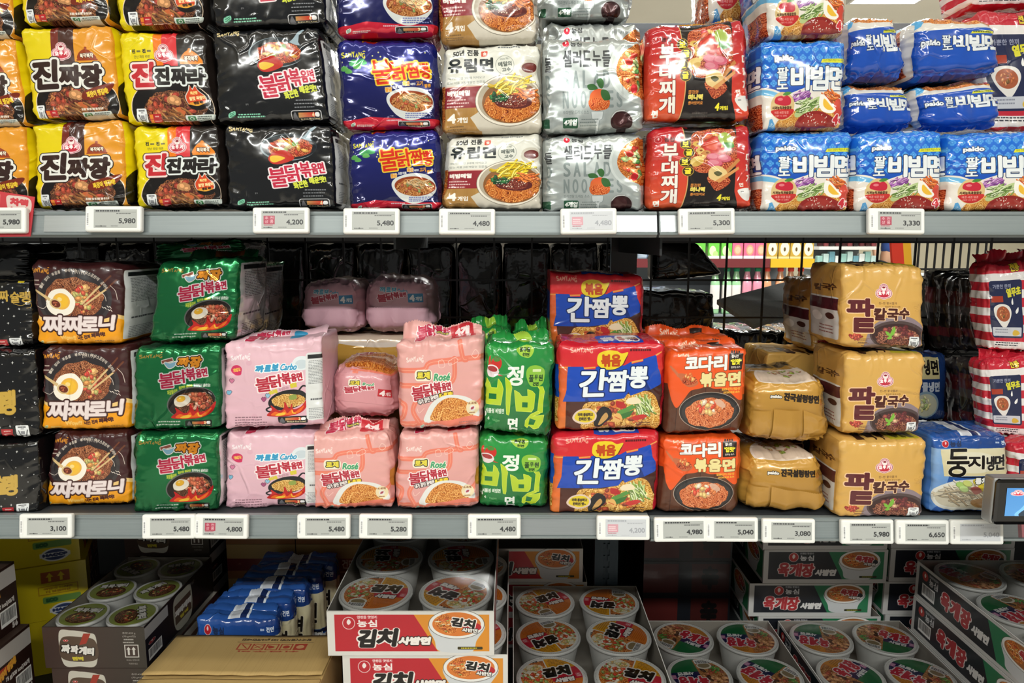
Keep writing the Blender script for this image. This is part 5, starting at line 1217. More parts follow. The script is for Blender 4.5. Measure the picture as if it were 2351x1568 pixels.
# ---- blue and cream cold noodles
c = Cv(FW, FH, '#2c569e', MG)
c.grad([(0, 0), (100, 0), (100, 20), (0, 20)], '#2a5aa8', '#1f3f80', 0); c.grad([(0, 16), (30, 16), (10, 101), (0, 101)], '#8fb4e0', '#4a7cc0'); c.grad([(10, 88), (101, 88), (101, 101), (0, 101)], '#2f62b4', '#28509a')
seed_logo(c, 16.5, 10.5, 4, '#c02a34', '#e8d0d4'); c.text('농심', (22.5, 7.5, 37, 14.5), '#27365a', bold=.4); c.text('건면', (88, 7.5, 97, 12.5), '#e4eaf4', bold=.3); c.lines(80, 9, 87, 1, 0, '#c8d4e8', 2)
c.grad([(10, 17), (100, 16.5), (100, 50), (16, 51)], '#e0d8b4', '#d8cca0'); c.ell(52, 34, 30, 13, '#e6e2cc', op=.8)
chars(c, [('둥', (18, 16.5, 46, 52)), ('지', (44, 25, 65, 42)), ('냉', (67, 26, 78, 44)), ('면', (78, 25, 93, 44))], '#1d1a18', bold=.75, shear=.08, out=[(.5, '#ece6d0')])
c.poly([(20, 51.5), (101, 50.5), (101, 54), (40, 53)], '#16203c'); c.blob([(4, 70), (14, 62), (34, 56), (70, 54), (101, 56), (101, 92), (50, 96), (16, 92), (4, 82)], '#d8d8d0'); c.blob([(7, 76), (16, 66), (40, 60), (80, 58), (101, 62), (101, 90), (50, 92), (16, 88)], '#c3bca8')
strands(c, 52, 74, 40, 11, 110, ['#cfc4ac', '#b8a98c', '#ddd6c4', '#a08c70'], 1.6, 6, 20, 22); c.blob([(50, 82), (80, 78), (101, 82), (101, 92), (60, 92)], '#9a6c38', op=.8)
for x, y, q in ((36, 62, '#a8c870'), (40, 67, '#b8d488'), (44, 60, '#c8d078'), (56, 58, '#e0cc4a'), (66, 60, '#ecd858'), (62, 66, '#d8c03a'), (74, 63, '#8fb850')): c.ell(x, y, 6, 4, col3(q) * .75, 20); c.ell(x, y - .5, 5.4, 3.4, q, 20)
c.blob([(48, 66), (56, 64), (62, 70), (54, 74)], '#a05a54'); c.text('동치미물냉면', (53, 52.5, 99, 61), '#f2f2ee', bold=.6, out=[(.7, '#3a3a34')])
c.wrap(); c.left(); c.rect(0, 0, 100, 101, '#3a6cb4'); c.top(); c.rect(0, 0, 100, 100, '#2c569e'); c.rect(40, 0, 66, 100, '#dfe6ee'); c.rect(43, 0, 54, 100, '#c8ccd4'); c.rect(55, 0, 63, 100, '#1f2f5c'); c.front()
design('cold', c, rough=.18, coat=.4)
c = Cv(FW, FH, '#1f3a70', MG)
c.rect(20, 4, 76, 36, '#d0c490'); chars(c, [('냉', (40, 8, 54, 30)), ('면', (56, 8, 74, 30))], '#1d1a18', bold=1); c.text('물냉면', (34, 40, 76, 55), '#c8d0dc', bold=.8); c.ell(45, 74, 30, 20, '#8fa8b8'); c.ell(44, 75, 27, 17, '#c8c8b0'); c.bits(40, 72, 16, 9, 14, ['#d8d0a0', '#a8b878', '#e0d890'], 6)
c.wrap(); design('coldback', c, rough=.2)

# ---- black with small white sparkles
c = Cv(FW, FH, '#0f0f10', MG)
rs_ = np.random.RandomState(4)
for j in range(9):
    for i in range(9):
        x, y = i * 11.5 + (5 if j % 2 else 0) + rs_.uniform(-1, 1), 14 + j * 10 + rs_.uniform(-1, 1); s_ = rs_.choice([.8, 1.0, 1.7])
        c.poly([(x, y - s_ * 1.2), (x + s_ * .3, y - s_ * .2), (x + s_, y), (x + s_ * .3, y + s_ * .2), (x, y + s_ * 1.2), (x - s_ * .3, y + s_ * .2), (x - s_, y), (x - s_ * .3, y - s_ * .2)], '#d8d8d4')
c.rect(56, 2, 101, 4, '#3a3428'); trefoil(c, 58, 26, 5, False); G2 = '#c8a448'
chars(c, [('짜', (66, 18, 76, 34)), ('슐', (77, 20, 87, 36)), ('랭', (87, 20, 97, 36))], G2, bold=.4, out=[(.3, '#5a4418')]); c.stroke([(80, 37), (88, 40), (96, 36), (97, 42), (93, 44)], .7, G2)
cart_badge(c, 73, 86, 86, 98); c.rect(60, 88, 71, 97, '#b82a30'); c.lines(62, 90, 70, 2, 3.4, '#e8c0b8', 1.4); c.rect(86, 5, 92, 8, '#d8c02a')
c.wrap(); design('sparkle', c, rough=.15, coat=.6)
c = Cv(FW, FH, '#0f0f10', MG); rs_ = np.random.RandomState(9)
for j in range(10):
    for i in range(9):
        x, y = i * 11.5 + (5 if j % 2 else 0) + rs_.uniform(-1, 1), 5 + j * 10 + rs_.uniform(-1, 1); s_ = rs_.choice([.8, 1.0, 1.7])
        c.poly([(x, y - s_ * 1.2), (x + s_ * .3, y - s_ * .2), (x + s_, y), (x + s_ * .3, y + s_ * .2), (x, y + s_ * 1.2), (x - s_ * .3, y + s_ * .2), (x - s_, y), (x - s_ * .3, y - s_ * .2)], '#d8d8d4')
chars(c, [('슐', (46, 44, 66, 70)), ('랭', (60, 44, 76, 72))], G2, bold=1.1, out=[(.5, '#5a4418')]); cart_badge(c, 74, 84, 88, 98); c.rect(58, 88, 71, 97, '#b82a30'); c.lines(60, 90, 70, 2, 3.4, '#e8c0b8', 1.4)
c.wrap(); design('sparkle_low', c, rough=.15, coat=.6)
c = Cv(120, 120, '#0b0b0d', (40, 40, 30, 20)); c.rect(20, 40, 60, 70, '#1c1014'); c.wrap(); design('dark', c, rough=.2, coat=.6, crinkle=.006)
# ------------------------------------------------------------------ the building: floor, ceiling
M_FLOOR = plain('floor_tile', '#b8b3aa', .3, noise=.05, nscale=3)
M_CEIL = plain('ceiling_paint', '#f0ebdc', .8, noise=.04, nscale=1.3)
M_HOUSE = plain('lamp_housing', '#e6e4de', .4)
M_GLOW = emis('lamp_diffuser', '#fff6ea', 8.0)
struct(box_obj('floor', -8, 9, -5, 14, -.05, 0, M_FLOOR))
struct(box_obj('ceiling', -8, 9, -5, 14, CEIL, CEIL + .05, M_CEIL))
struct(box_obj('wall_back', -8, 9, 13.9, 14, 0, CEIL, plain('wall_paint', '#b9b2a8', .8, noise=.04, nscale=1)))
lamp_lbl = ['long white ceiling lamp over the aisle, leftmost of four', 'long white ceiling lamp over the aisle, second from the left', 'long white ceiling lamp over the aisle, third from the left', 'long white ceiling lamp over the aisle, rightmost of four',
    'ceiling lamp behind the viewer, at the left', 'ceiling lamp behind the viewer, in the middle', 'ceiling lamp behind the viewer, at the right',
    'ceiling lamp over the drinks aisle, leftmost', 'ceiling lamp over the drinks aisle, in the middle', 'ceiling lamp over the drinks aisle, at the right', 'ceiling lamp beyond the drinks aisle, far right', 'short bright ceiling lamp above the sky blue packs at the top edge', 'added unseen ceiling lamp beyond the drinks shelf, left of two', 'added unseen ceiling lamp beyond the drinks shelf, right of two']
for i, (x, y, a, b) in enumerate(LAMPS):
    root = empty('ceiling_light', (x, y, CEIL)); tag(root, lamp_lbl[i], 'ceiling lamp', 'linear ceiling lamps')
    bm = bmesh.new(); t = .02
    add_box(bm, -a / 2 - t, a / 2 + t, -b / 2 - t, b / 2 + t, -.03, 0); add_box(bm, -a / 2 - t, a / 2 + t, -b / 2 - t, -b / 2, -.075, -.03); add_box(bm, -a / 2 - t, a / 2 + t, b / 2, b / 2 + t, -.075, -.03)
    add_box(bm, -a / 2 - t, -a / 2, -b / 2, b / 2, -.075, -.03); add_box(bm, a / 2, a / 2 + t, -b / 2, b / 2, -.075, -.03)
    from_bm('housing', bm, M_HOUSE, root)
    box_obj('diffuser', -a / 2, a / 2, -b / 2, b / 2, -.06, -.03, M_GLOW, root)

# ------------------------------------------------------------------ the shelving
M_SHELF = plain('shelf_steel', '#3a3d40', .45, noise=.05, spec=.5)
M_RAIL = plain('rail_grey', '#868f90', .38, metal=.15, noise=.05, nscale=14, stretch=(.6, 1, 30))
M_STRIP = plain('rail_silver', '#b4babb', .25, metal=.6, noise=.06, nscale=20, stretch=(.5, 1, 40))
M_DECK = plain('deck_steel', '#2c2e31', .5, noise=.05)
M_POST = plain('post_steel', '#26292c', .5, noise=.04)
M_WIRE = plain('black_wire', '#0a0a0b', .4)
M_BEAM = plain('beam_grey', '#7d8388', .5, noise=.03)
Z_T1 = P(1175, 486, 1.155).z; Z_T0 = P(1175, 545, 1.145).z          # upper rail
Z_M1 = P(1175, 1180, 1.155).z; Z_M0 = P(1175, 1238, 1.145).z        # middle rail
DECK = .092
YB = 1.66
XJ = P(1511, 515, 1.15).x                                           # where the two bays meet
gondola = empty('gondola_shelf', (.15, 1.4, 0)); tag(gondola, 'grey steel shelving two bays wide with price rails, holding all the packs', 'shelving')
def bay(x0, x1, dz):
    root = gondola; ox, oy = .15, 1.4
    def part(n, fn, m, up=None):
        bm = bmesh.new(); fn(bm); o = from_bm(n, bm, m, up or root); o.location = (0, 0, 0) if up else (-ox, -oy, 0); return o
    rails = []
    for n_, z1, z0, d in (('upper', Z_T1, Z_T0, 0), ('middle', Z_M1 - dz, Z_M0 - dz, 0)):
        part('shelf_board', lambda bm: add_box(bm, x0, x1, 1.155, YB - .01, z1 - .024, z1 - .0008), M_SHELF)
        def rail(bm):
            prof = [(1.160, z1), (1.150, z1), (1.142, z0 + .004), (1.146, z0), (1.160, z0), (1.160, z0 + .003)]
            a = [bm.verts.new((x0 + .001, y, z)) for y, z in prof]; b = [bm.verts.new((x1 - .001, y, z)) for y, z in prof]
            for i in range(len(prof)): j = (i + 1) % len(prof); bm.faces.new((a[i], a[j], b[j], b[i]))
            bm.faces.new(a[::-1]); bm.faces.new(b)
            # the raised lips that hold the tags
            for zz, yy in ((z1 - .0035, 1.1485), (z0 + .006, 1.1405)): add_box(bm, x0 + .001, x1 - .001, yy - .0015, yy + .004, zz - .0018, zz + .0018)
        rails.append(part('price_rail', rail, M_RAIL))
    def strips(bm, xs, z1, z0):
        for a, b in xs:
            v = [bm.verts.new(p) for p in ((a, 1.1418, z0 + .009), (b, 1.1418, z0 + .009), (b, 1.1482, z1 - .006), (a, 1.1482, z1 - .006))]; bm.faces.new(v)
    return root, part, strips, rails
r1, part1, strips1, rails1 = bay(-2.0, XJ - .002, 0)
part1('label_strip', lambda bm: strips1(bm, [(P(100, 500, 1.145).x, P(205, 500, 1.145).x)], Z_T1, Z_T0), M_STRIP, up=rails1[0])
part1('label_strip', lambda bm: strips1(bm, [(P(1410, 500, 1.145).x, XJ - .003)], Z_T1, Z_T0), M_STRIP, up=rails1[0])
part1('label_strip', lambda bm: strips1(bm, [(P(1190, 1210, 1.145).x, XJ - .03)], Z_M1, Z_M0), M_STRIP, up=rails1[1])
r2, part2, strips2, rails2 = bay(XJ, 2.3, .0045)
part2('label_strip', lambda bm: strips2(bm, [(XJ + .003, P(1560, 500, 1.145).x)], Z_T1, Z_T0), M_STRIP, up=rails2[0])
part2('label_strip', lambda bm: strips2(bm, [(P(2300, 1225, 1.145).x, P(2345, 1225, 1.145).x)], Z_M1 - .0045, Z_M0 - .0045), M_STRIP, up=rails2[1])
part2('sale_strip', lambda bm: strips2(bm, [(P(2336, 1225, 1.145).x, P(2390, 1225, 1.145).x)], Z_M1 - .0045, Z_M0 - .0045), plain('sale_pink', '#d98a94', .4), up=rails2[1])
for r_, pt, x0, x1 in ((r1, part1, -2.0, XJ - .003), (r2, part2, XJ + .003, 2.3)):
    pt('base_deck', lambda bm: (add_box(bm, x0, x1, 1.17, 2.12, DECK - .03, DECK), add_box(bm, x0, x1, 1.19, 1.21, 0, DECK - .03)), M_DECK)
    pt('cross_beam', lambda bm: add_box(bm, x0, x1, YB + .02, YB + .05, P(1540, 88, YB).z, P(1540, 46, YB).z, .002), M_BEAM)
    def grid(bm):
        z0, z1 = P(1600, 800, YB).z, P(1600, 556, YB).z
        n = int((x1 - x0) / .089); 
        for i in range(n + 1): add_box(bm, x0 + i * .089 - .0022, x0 + i * .089 + .0022, YB - .002, YB + .002, z0 - .1, z1 + .02)
        z = z1
        while z > z0 - .1: add_box(bm, x0, x1, YB - .005, YB - .001, z - .0022, z + .0022); z -= .089
    pt('wire_back', grid, M_WIRE)
def post(bm):
    x = P(1432, 640, YB - .03).x
    add_box(bm, x - .03, x + .03, YB - .028, YB - .012, Z_M1 - .003, Z_T1 - .03)
part1('upright_post', post, plain('post_grey', '#3c4246', .45, noise=.03))
def post2(bm):
    x = P(1392, 1300, 1.7).x; YB = 1.735
    zt = Z_M1 - .066
    for s in (-1, 1): add_box(bm, x + s * .019 - .011, x + s * .019 + .011, YB - .034, YB - .03, DECK, zt)
    add_box(bm, x - .03, x + .03, YB - .03, YB - .01, DECK, zt)
    z = zt - .01
    while z > DECK: add_box(bm, x - .008, x - .003, YB - .0345, YB - .0298, z - .015, z); add_box(bm, x + .003, x + .008, YB - .0345, YB - .0298, z - .015, z); z -= .032
part1('slotted_post', post2, plain('slot_post', '#33414a', .4, metal=.3, noise=.03))
def bracket(bm):
    for x in (-1.9, -.2): add_box(bm, x - .002, x + .002, 1.2, YB, Z_T0 - .02, Z_T1 - .03)
part1('shelf_bracket', bracket, M_POST)
part2('shelf_bracket', lambda bm: add_box(bm, XJ + .01, XJ + .014, 1.18, YB, Z_T0 - .03, Z_T1 - .03), M_POST)

# ------------------------------------------------------------------ price tags
TAGS = [
 (5, 508, '5,980', 'price tag reading 5,980 fixed over the red sale card', None, False),
 (268, 505, '5,980', 'price tag reading 5,980 under the yellow and black packs', None, False),
 (649, 508, '4,200', 'price tag reading 4,200 with a red square, under the black packs', 1, False),
 (855, 510, '5,480', 'price tag reading 5,480 under the navy packs', None, False),
 (1073, 511, '4,480', 'price tag reading 4,480 under the ivory packs', None, False),
 (1350, 510, '4,480', 'faded price tag reading 4,480 under the silver packs', 1, True),
 (1619, 510, '5,300', 'price tag reading 5,300 under the red stew packs', None, False),
 (2051, 510, '3,330', 'price tag reading 3,330 with a red square, under the sky blue packs', 1, False),
 (113, 1205, '3,100', 'price tag reading 3,100 under the brown egg packs', None, False),
 (393, 1206, '5,480', 'price tag reading 5,480 under the green foil packs', None, False),
 (513, 1206, '4,800', 'price tag reading 4,800 with a red square, under the pale pink packs', 1, False),
 (746, 1206, '5,480', 'price tag reading 5,480 under the left salmon pink packs', None, False),
 (887, 1206, '5,280', 'price tag reading 5,280 under the salmon pink packs', None, False),
 (1135, 1206, '4,480', 'price tag reading 4,480 under the leaf green packs', None, False),
 (1429, 1209, '4,200', 'washed-out price tag reading 4,200 under the red and blue packs', 1, True),
 (1560, 1213, '4,980', 'price tag reading 4,980 under the orange packs', None, False),
 (1676, 1213, '5,040', 'price tag reading 5,040 between the orange and golden packs', None, False),
 (1806, 1216, '3,080', 'price tag reading 3,080 under the golden packs', None, False),
 (1985, 1218, '5,980', 'price tag reading 5,980 under the sand coloured packs', None, False),
 (2111, 1219, '6,650', 'price tag reading 6,650 under the blue cold noodle pack', None, False),
 (2235, 1219, '5,040', 'pale price tag reading 5,040 below the small screen', None, True)]
rs_ = random.Random(3)
for px, py, pr, lb, red, faint in TAGS:
    price_tag(px, py, 0, pr, lb, red, faint, rs_.uniform(-.8, .8), Y=1.1415)
# red sale card at the left end
c = Cv(300, 220, '#b8242f')
c.grad([(0, 0), (100, 0), (100, 100), (0, 100)], '#c22e36', '#a81e2a'); c.text('가격', (2, 4, 44, 26), '#e8c0a8', bold=1.6); c.text('지킴', (2, 26, 44, 46), '#e8c0a8', bold=1.6)
c.blob([(54, 10), (66, 4), (92, 6), (96, 34), (88, 44), (62, 42)], '#d8c0b8'); c.text('차액', (60, 8, 90, 24), '#c2303a', bold=1.2); c.text('보상', (60, 26, 90, 41), '#c2303a', bold=1.2)
c.lines(2, 50, 92, 2, 6, '#e0a098', 2.5)
q = [P(-66, 545, 1.1345), P(70, 543, 1.1345), P(80, 452, 1.149), P(-62, 430, 1.149)]
ce = sum(q, Vector()) / 4
V = [p - ce for p in q] + [p - ce + Vector((0, .0012, 0)) for p in q]
o = mesh_obj('sale_card', V, [(0, 1, 2, 3), (7, 6, 5, 4), (0, 4, 5, 1), (1, 5, 6, 2), (2, 6, 7, 3), (3, 7, 4, 0)], art_mat('sale_card_print', c, .4), None, ce,
             uvs=[(0, 0), (1, 0), (1, 1), (0, 1)] + [(0, 0), (0, .01), (.01, .01), (.01, 0)] * 5)
tag(o, 'red sale card hanging on the upper rail at the left end', 'sign')
# ------------------------------------------------------------------ packs on the upper shelf
TS = [dict(edge='top', c0=.1, height=.02, lean=.7)]
def pk(d, a, Y, label, group=None, **k): return pack(D[d], corners(a), Y, label, group, **k)
G = 'yellow and amber black bean packs'
pk('bean', (-150, 290, 64, 288, 72, 477, -142, 480), 1.172, 'amber pack with brown stripe cut off by the left edge, on the upper shelf board', G)
pk('bean', (74, 281, 284, 272, 297, 474, 80, 479), 1.168, 'yellow and amber pack with brown stripe on the shelf board, above the 5,980 tag', G)
pk('bean', (-150, 92, 36, 86, 68, 287, -142, 290), 1.172, 'amber pack at the left edge, second up from the upper shelf board', G)
pk('bean', (40, 60, 258, 55, 284, 268, 76, 279), 1.168, 'yellow and amber pack with brown stripe, middle of its stack', G)
pk('bean', (-160, -120, 22, -120, 38, 84, -148, 90), 1.172, 'amber pack in the top left corner of the photo', G)
pk('bean', (28, -150, 236, -150, 256, 50, 48, 57), 1.168, 'yellow and amber pack cut off by the top edge, topmost of its stack', G)
pk('bean', (290, 300, 500, 292, 512, 470, 300, 476), 1.31, 'yellow and amber pack half hidden between two banded packs', G)
G = 'yellow, orange and red banded packs'
pk('beanhot', (302, 290, 506, 284, 516, 474, 313, 479), 1.168, 'yellow, orange, red and black banded pack standing on the shelf board', G)
pk('beanhot', (268, 72, 472, 68, 502, 282, 290, 288), 1.168, 'pack with yellow, orange, red and black bands, middle of its stack', G)
pk('beanhot', (250, -150, 462, -150, 472, 58, 270, 66), 1.168, 'pack with yellow, orange, red and black bands, topmost of its stack', G)
G = 'black hot stir-fry packs'
pk('black', (512, 288, 766, 283, 777, 479, 520, 483), 1.166, 'black pack with a pan of red noodles, lowest of its stack', G, depth=.15)
pk('black', (482, 68, 736, 58, 760, 279, 500, 285), 1.166, 'black pack with white side label, middle of its stack', G, depth=.15)
pk('black', (462, -155, 742, -160, 752, 56, 490, 68), 1.166, 'black pack cut off by the top edge, topmost of its stack', G, depth=.15)
G = 'navy and red seafood packs'
pk('navy', (800, 302, 1006, 295, 1011, 483, 802, 486), 1.164, 'navy pack with yellow title and red foot, lowest, above the 5,480 tag', G)
pk('navy', (772, 90, 1001, 92, 1008, 293, 787, 299), 1.166, 'navy pack with red foot, middle of its stack', G)
pk('navy', (756, -140, 1000, -140, 1004, 78, 776, 84), 1.166, 'navy pack showing only its red foot at the top edge', G)
G = 'ivory buckwheat noodle packs'
pk('ivory', (1028, 314, 1245, 303, 1247, 485, 1014, 482), 1.166, 'ivory pack with a bowl of noodles, on the shelf board above the 4,480 tag', G)
pk('ivory', (1018, 106, 1238, 98, 1249, 302, 1014, 310), 1.164, 'ivory pack with dark red band and noodle bowl, middle of its stack', G)
pk('ivory', (1004, -110, 1230, -112, 1236, 94, 1011, 100), 1.166, 'ivory pack cut off by the top edge, topmost of its stack', G)
G = 'silver salad noodle packs'
pk('silver', (1246, 312, 1478, 306, 1479, 487, 1250, 489), 1.164, 'silver pack with grey capital letters, on the shelf board', G, wr=1.3)
pk('silver', (1244, 84, 1474, 88, 1481, 299, 1247, 308), 1.164, 'silver pack with grey capital letters, on top of another silver pack', G, wr=1.3, seals=[dict(edge='top', c0=.2, height=.03, lean=.5)])
pk('silver', (1236, -150, 1454, -150, 1450, 44, 1240, 52), 1.315, 'crumpled silver pack behind, at the top edge of the photo', G, wr=2.0)
pk('silver', (1250, 52, 1468, 54, 1472, 300, 1252, 300), 1.315, 'silver pack hidden behind the front silver pack', G, wr=1.6, depth=.14, seals=TS)
G = 'red stew packs'
pk('stew', (1492, 292, 1724, 284, 1729, 479, 1483, 484), 1.164, 'red and black stew pack with vertical white title, on the shelf board', G, seals=[dict(edge='top', c0=-.2, height=.014, lean=.3)])
pk('stew', (1486, 58, 1712, 44, 1724, 277, 1480, 281), 1.164, 'red and black stew pack with vertical white title, upper of two', G, seals=[dict(edge='top', c0=-.3, height=.02, lean=.1, wave=.002)])
G = 'sky blue cold noodle packs standing upright'
pk('sky', (1742, 303, 1959, 297, 1950, 488, 1744, 489), 1.163, 'sky blue pack with white title standing on the shelf board, leftmost of three', G)
pk('sky', (1966, 303, 2167, 297, 2166, 488, 1956, 489), 1.163, 'sky blue pack with white title standing on the shelf board, above the 3,330 tag', G)
pk('sky', (2171, 307, 2388, 297, 2390, 488, 2167, 489), 1.163, 'sky blue pack with white title at the right edge, on the shelf board', G)
pk('sky', (1740, 92, 1945, 88, 1934, 298, 1746, 301), 1.163, 'sky blue pack with white title, second up in its stack', G)
pk('sky', (1738, -120, 1946, -122, 1944, 82, 1762, 88), 1.163, 'sky blue pack showing noodles and half an egg at the top edge', G)
pk('sky', (1690, 320, 1885, 318, 1885, 470, 1690, 472), 1.31, 'sky blue pack behind, peeping out beside the lower red stew pack', G)
pk('sky', (1618, -190, 1800, -190, 1802, 48, 1622, 52), 1.32, 'sky blue pack behind, above the taller red stew pack', G)
pk('sky', (1625, 56, 1810, 56, 1812, 300, 1625, 300), 1.32, 'sky blue pack hidden behind the upper red stew pack', G, depth=.14)
G = 'sky blue packs lying with their folded end forward'
FL = [dict(poly=[(-.98, .02, -.75), (-.3, .06, -.8), (.2, -.02, -.8), (.98, -.08, -.7)], lift=.005)]
FL2 = [dict(poly=[(-.98, -.1, -.8), (.3, .0, -.8), (.98, .2, -.6)], lift=.006)]
pk('skyend', (1932, 190, 2092, 196, 2108, 300, 1934, 304), 1.232, 'blue pack lying on its side, lower left of the four folded ends', G, depth=.2, flaps=FL, wr=1.4, r=.025)
pk('skyend', (2098, 196, 2290, 180, 2306, 292, 2110, 302), 1.232, 'blue pack lying on its side, lower right of the four folded ends', G, depth=.2, flaps=FL2, wr=1.4, r=.025)
pk('skyend', (1944, 36, 2062, 32, 2086, 184, 1936, 190), 1.236, 'blue pack lying on its side, upper left of the four folded ends', G, depth=.2, flaps=FL, wr=1.4, r=.025)
pk('skyend', (2096, 36, 2290, 42, 2302, 172, 2088, 188), 1.236, 'blue pack lying on its side, upper right of the four folded ends', G, depth=.2, flaps=FL, wr=1.4, r=.025)
G = 'red and white striped bags on the upper shelf'
pk('stripe', (2238, 28, 2460, 20, 2470, 296, 2262, 300), 1.30, 'red and white striped bag at the right edge of the upper shelf', G, wr=1.6, name='noodle_bag', depth=.1)
pk('stripe', (2214, -150, 2440, -150, 2440, 12, 2226, 16), 1.33, 'red and white striped bag in the top right corner of the photo', G, wr=1.6, name='noodle_bag', depth=.1)

# ------------------------------------------------------------------ packs on the middle shelf
G = 'black sparkle packs at the left edge'
pk('sparkle', (-142, 640, 74, 636, 84, 796, -130, 802), 1.20, 'black pack with gold title at the left edge, topmost of three', G)
pk('sparkle_low', (-128, 808, 86, 800, 97, 1006, -118, 1012), 1.176, 'black pack with white sparkles at the left edge, middle of three', G)
pk('sparkle_low', (-118, 1016, 100, 1008, 92, 1180, -106, 1190), 1.166, 'black pack with white sparkles at the left edge, lowest of three', G)
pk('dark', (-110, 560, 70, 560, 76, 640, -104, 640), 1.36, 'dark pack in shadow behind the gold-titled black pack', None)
G = 'brown and amber fried egg packs'
pk('brown', (66, 598, 286, 606, 283, 790, 86, 793), 1.19, 'brown and amber pack with fried egg and white side label, topmost of three', G, depth=.14)
pk('brown', (96, 795, 300, 791, 304, 986, 92, 988), 1.186, 'brown and amber pack with fried egg, middle of three', G)
pk('brown', (120, 992, 300, 988, 304, 1160, 96, 1164), 1.186, 'brown and amber pack with fried egg, lowest, above the 3,100 tag', G)
G = 'green foil packs with black bean noodles'
pk('foil', (360, 602, 554, 592, 544, 784, 340, 789), 1.19, 'shiny green foil pack, topmost of three, with white side label', G, depth=.15, wr=1.2, seals=[dict(edge='top', c0=.3, height=.03, lean=.4)])
pk('foil', (308, 797, 509, 790, 510, 986, 304, 990), 1.176, 'shiny green foil pack, middle of three', G, wr=1.2)
pk('foil', (305, 996, 504, 990, 504, 1174, 303, 1180), 1.164, 'shiny green foil pack, lowest, above the 5,480 tag', G, wr=1.2)
pk('foil', (420, 612, 602, 600, 594, 780, 420, 784), 1.36, 'green foil pack behind the topmost one, only its white side label showing', G, depth=.15, wr=1.2)
pk('foil', (356, 556, 560, 548, 560, 604, 356, 606), 1.38, 'green foil pack lying behind the topmost one, with brown spots', G, depth=.14, wr=1.5)
G = 'pale pink packs'
pk('pink', (514, 784, 744, 772, 748, 978, 512, 986), 1.176, 'pale pink pack with a black pan of creamy noodles, upper of two', G, seals=[dict(edge='top', c0=-.1, height=.026, lean=.9)], wr=1.3)
pk('pink', (516, 992, 744, 988, 744, 1166, 514, 1170), 1.182, 'pale pink pack with a black pan of creamy noodles, lower of two', G, wr=1.2)
pk('pinkend', (690, 645, 822, 640, 834, 766, 688, 766), 1.40, 'dull pink pack lying in the shade, left of two', 'pale pink packs lying at the back', wr=1.5, depth=.16, flaps=[dict(poly=[(-.96, -.05, -.85), (.96, -.1, -.85)], lift=.004)], r=.03)
pk('pinkend', (836, 636, 984, 636, 1000, 764, 836, 766), 1.40, 'dull pink pack lying in the shade, right of two', 'pale pink packs lying at the back', wr=1.5, depth=.16, flaps=[dict(poly=[(-.96, -.05, -.85), (.96, -.1, -.85)], lift=.004)], r=.03)
pk('gold', (700, 770, 1010, 768, 1010, 1050, 700, 1050), 1.42, 'tan pack flat under the two shaded pink packs', None, depth=.14, wr=.6)
G = 'salmon pink packs'
pk('rose', (706, 996, 896, 990, 906, 1168, 708, 1171), 1.168, 'salmon pink pack with noodles on a plate, lower left of three', G, wr=1.3, seals=[dict(edge='top', c0=-.5, height=.03, lean=.5, wave=.007)])
pk('rose', (914, 992, 1096, 986, 1099, 1166, 906, 1171), 1.166, 'salmon pink pack with noodles on a plate, lower right of three', G, wr=1.2)
pk('rose', (910, 782, 1112, 772, 1110, 981, 918, 987), 1.166, 'salmon pink pack with crumpled top seam, standing on the lower right one', G, wr=1.4, seals=[dict(edge='top', c0=-.4, height=.035, lean=.35, wave=.007)])
pk('roseend', (764, 830, 904, 842, 916, 962, 752, 965), 1.235, 'salmon pink pack lying with a red count label, on the lower left one', 'salmon pink packs', wr=1.2, depth=.16, flaps=[dict(poly=[(-.98, .98, -.25), (0, .98, -.35), (.98, .98, -.5)], lift=-.0005)], r=.03)
G = 'leaf green packs'
pk('green', (1114, 790, 1274, 784, 1262, 1002, 1107, 990), 1.166, 'leaf green pack with huge lime letters, upper of two', G, wr=1.5, seals=[dict(edge='top', c0=-.2, height=.03, lean=.6, wave=.006)])
pk('green', (1100, 998, 1262, 1004, 1256, 1168, 1101, 1166), 1.176, 'leaf green pack with huge lime letters, lower of two', G, wr=1.3)
pk('green', (1068, 752, 1170, 748, 1170, 980, 1068, 980), 1.33, 'leaf green pack behind, left of the two peeping tops', G, wr=2.0, depth=.1, seals=[dict(edge='top', c0=-.2, height=.03, lean=.4, wave=.008)])
pk('green', (1176, 762, 1262, 758, 1262, 980, 1176, 980), 1.33, 'leaf green pack behind, right of the two peeping tops', G, wr=2.0, depth=.1, seals=[dict(edge='top', c0=-.2, height=.03, lean=.4, wave=.008)])
G = 'red and blue seafood packs'
pk('seafood', (1248, 622, 1478, 628, 1476, 812, 1264, 812), 1.30, 'red pack with a blue banner set further back, topmost of three', G)
pk('seafood', (1264, 816, 1478, 816, 1478, 1130, 1264, 1130), 1.31, 'red pack with a blue banner hidden behind the stack', G)
pk('seafood', (1280, 786, 1529, 783, 1523, 985, 1276, 990), 1.166, 'red pack with a blue banner, middle of three', G)
pk('seafood', (1270, 996, 1518, 990, 1508, 1178, 1262, 1182), 1.160, 'red pack with a blue banner, lowest, beside the leaf green packs', G)
G = 'orange packs with a dark bowl'
pk('orange', (1532, 804, 1719, 796, 1704, 990, 1524, 998), 1.168, 'orange and brown pack with a dark bowl, upper of two', G, seals=[dict(edge='top', c0=-.2, height=.022, lean=.5, wave=.005)])
pk('orange', (1522, 1002, 1702, 1000, 1694, 1177, 1510, 1180), 1.164, 'orange and brown pack with a dark bowl, lower of two, above the 4,980 tag', G)
pk('orange', (1482, 776, 1676, 768, 1672, 990, 1486, 990), 1.31, 'orange pack in the second row, only its top showing', G, wr=1.5, seals=[dict(edge='top', c0=-.3, height=.025, lean=.3, wave=.006)])
G = 'golden packs lying with their folded end forward'
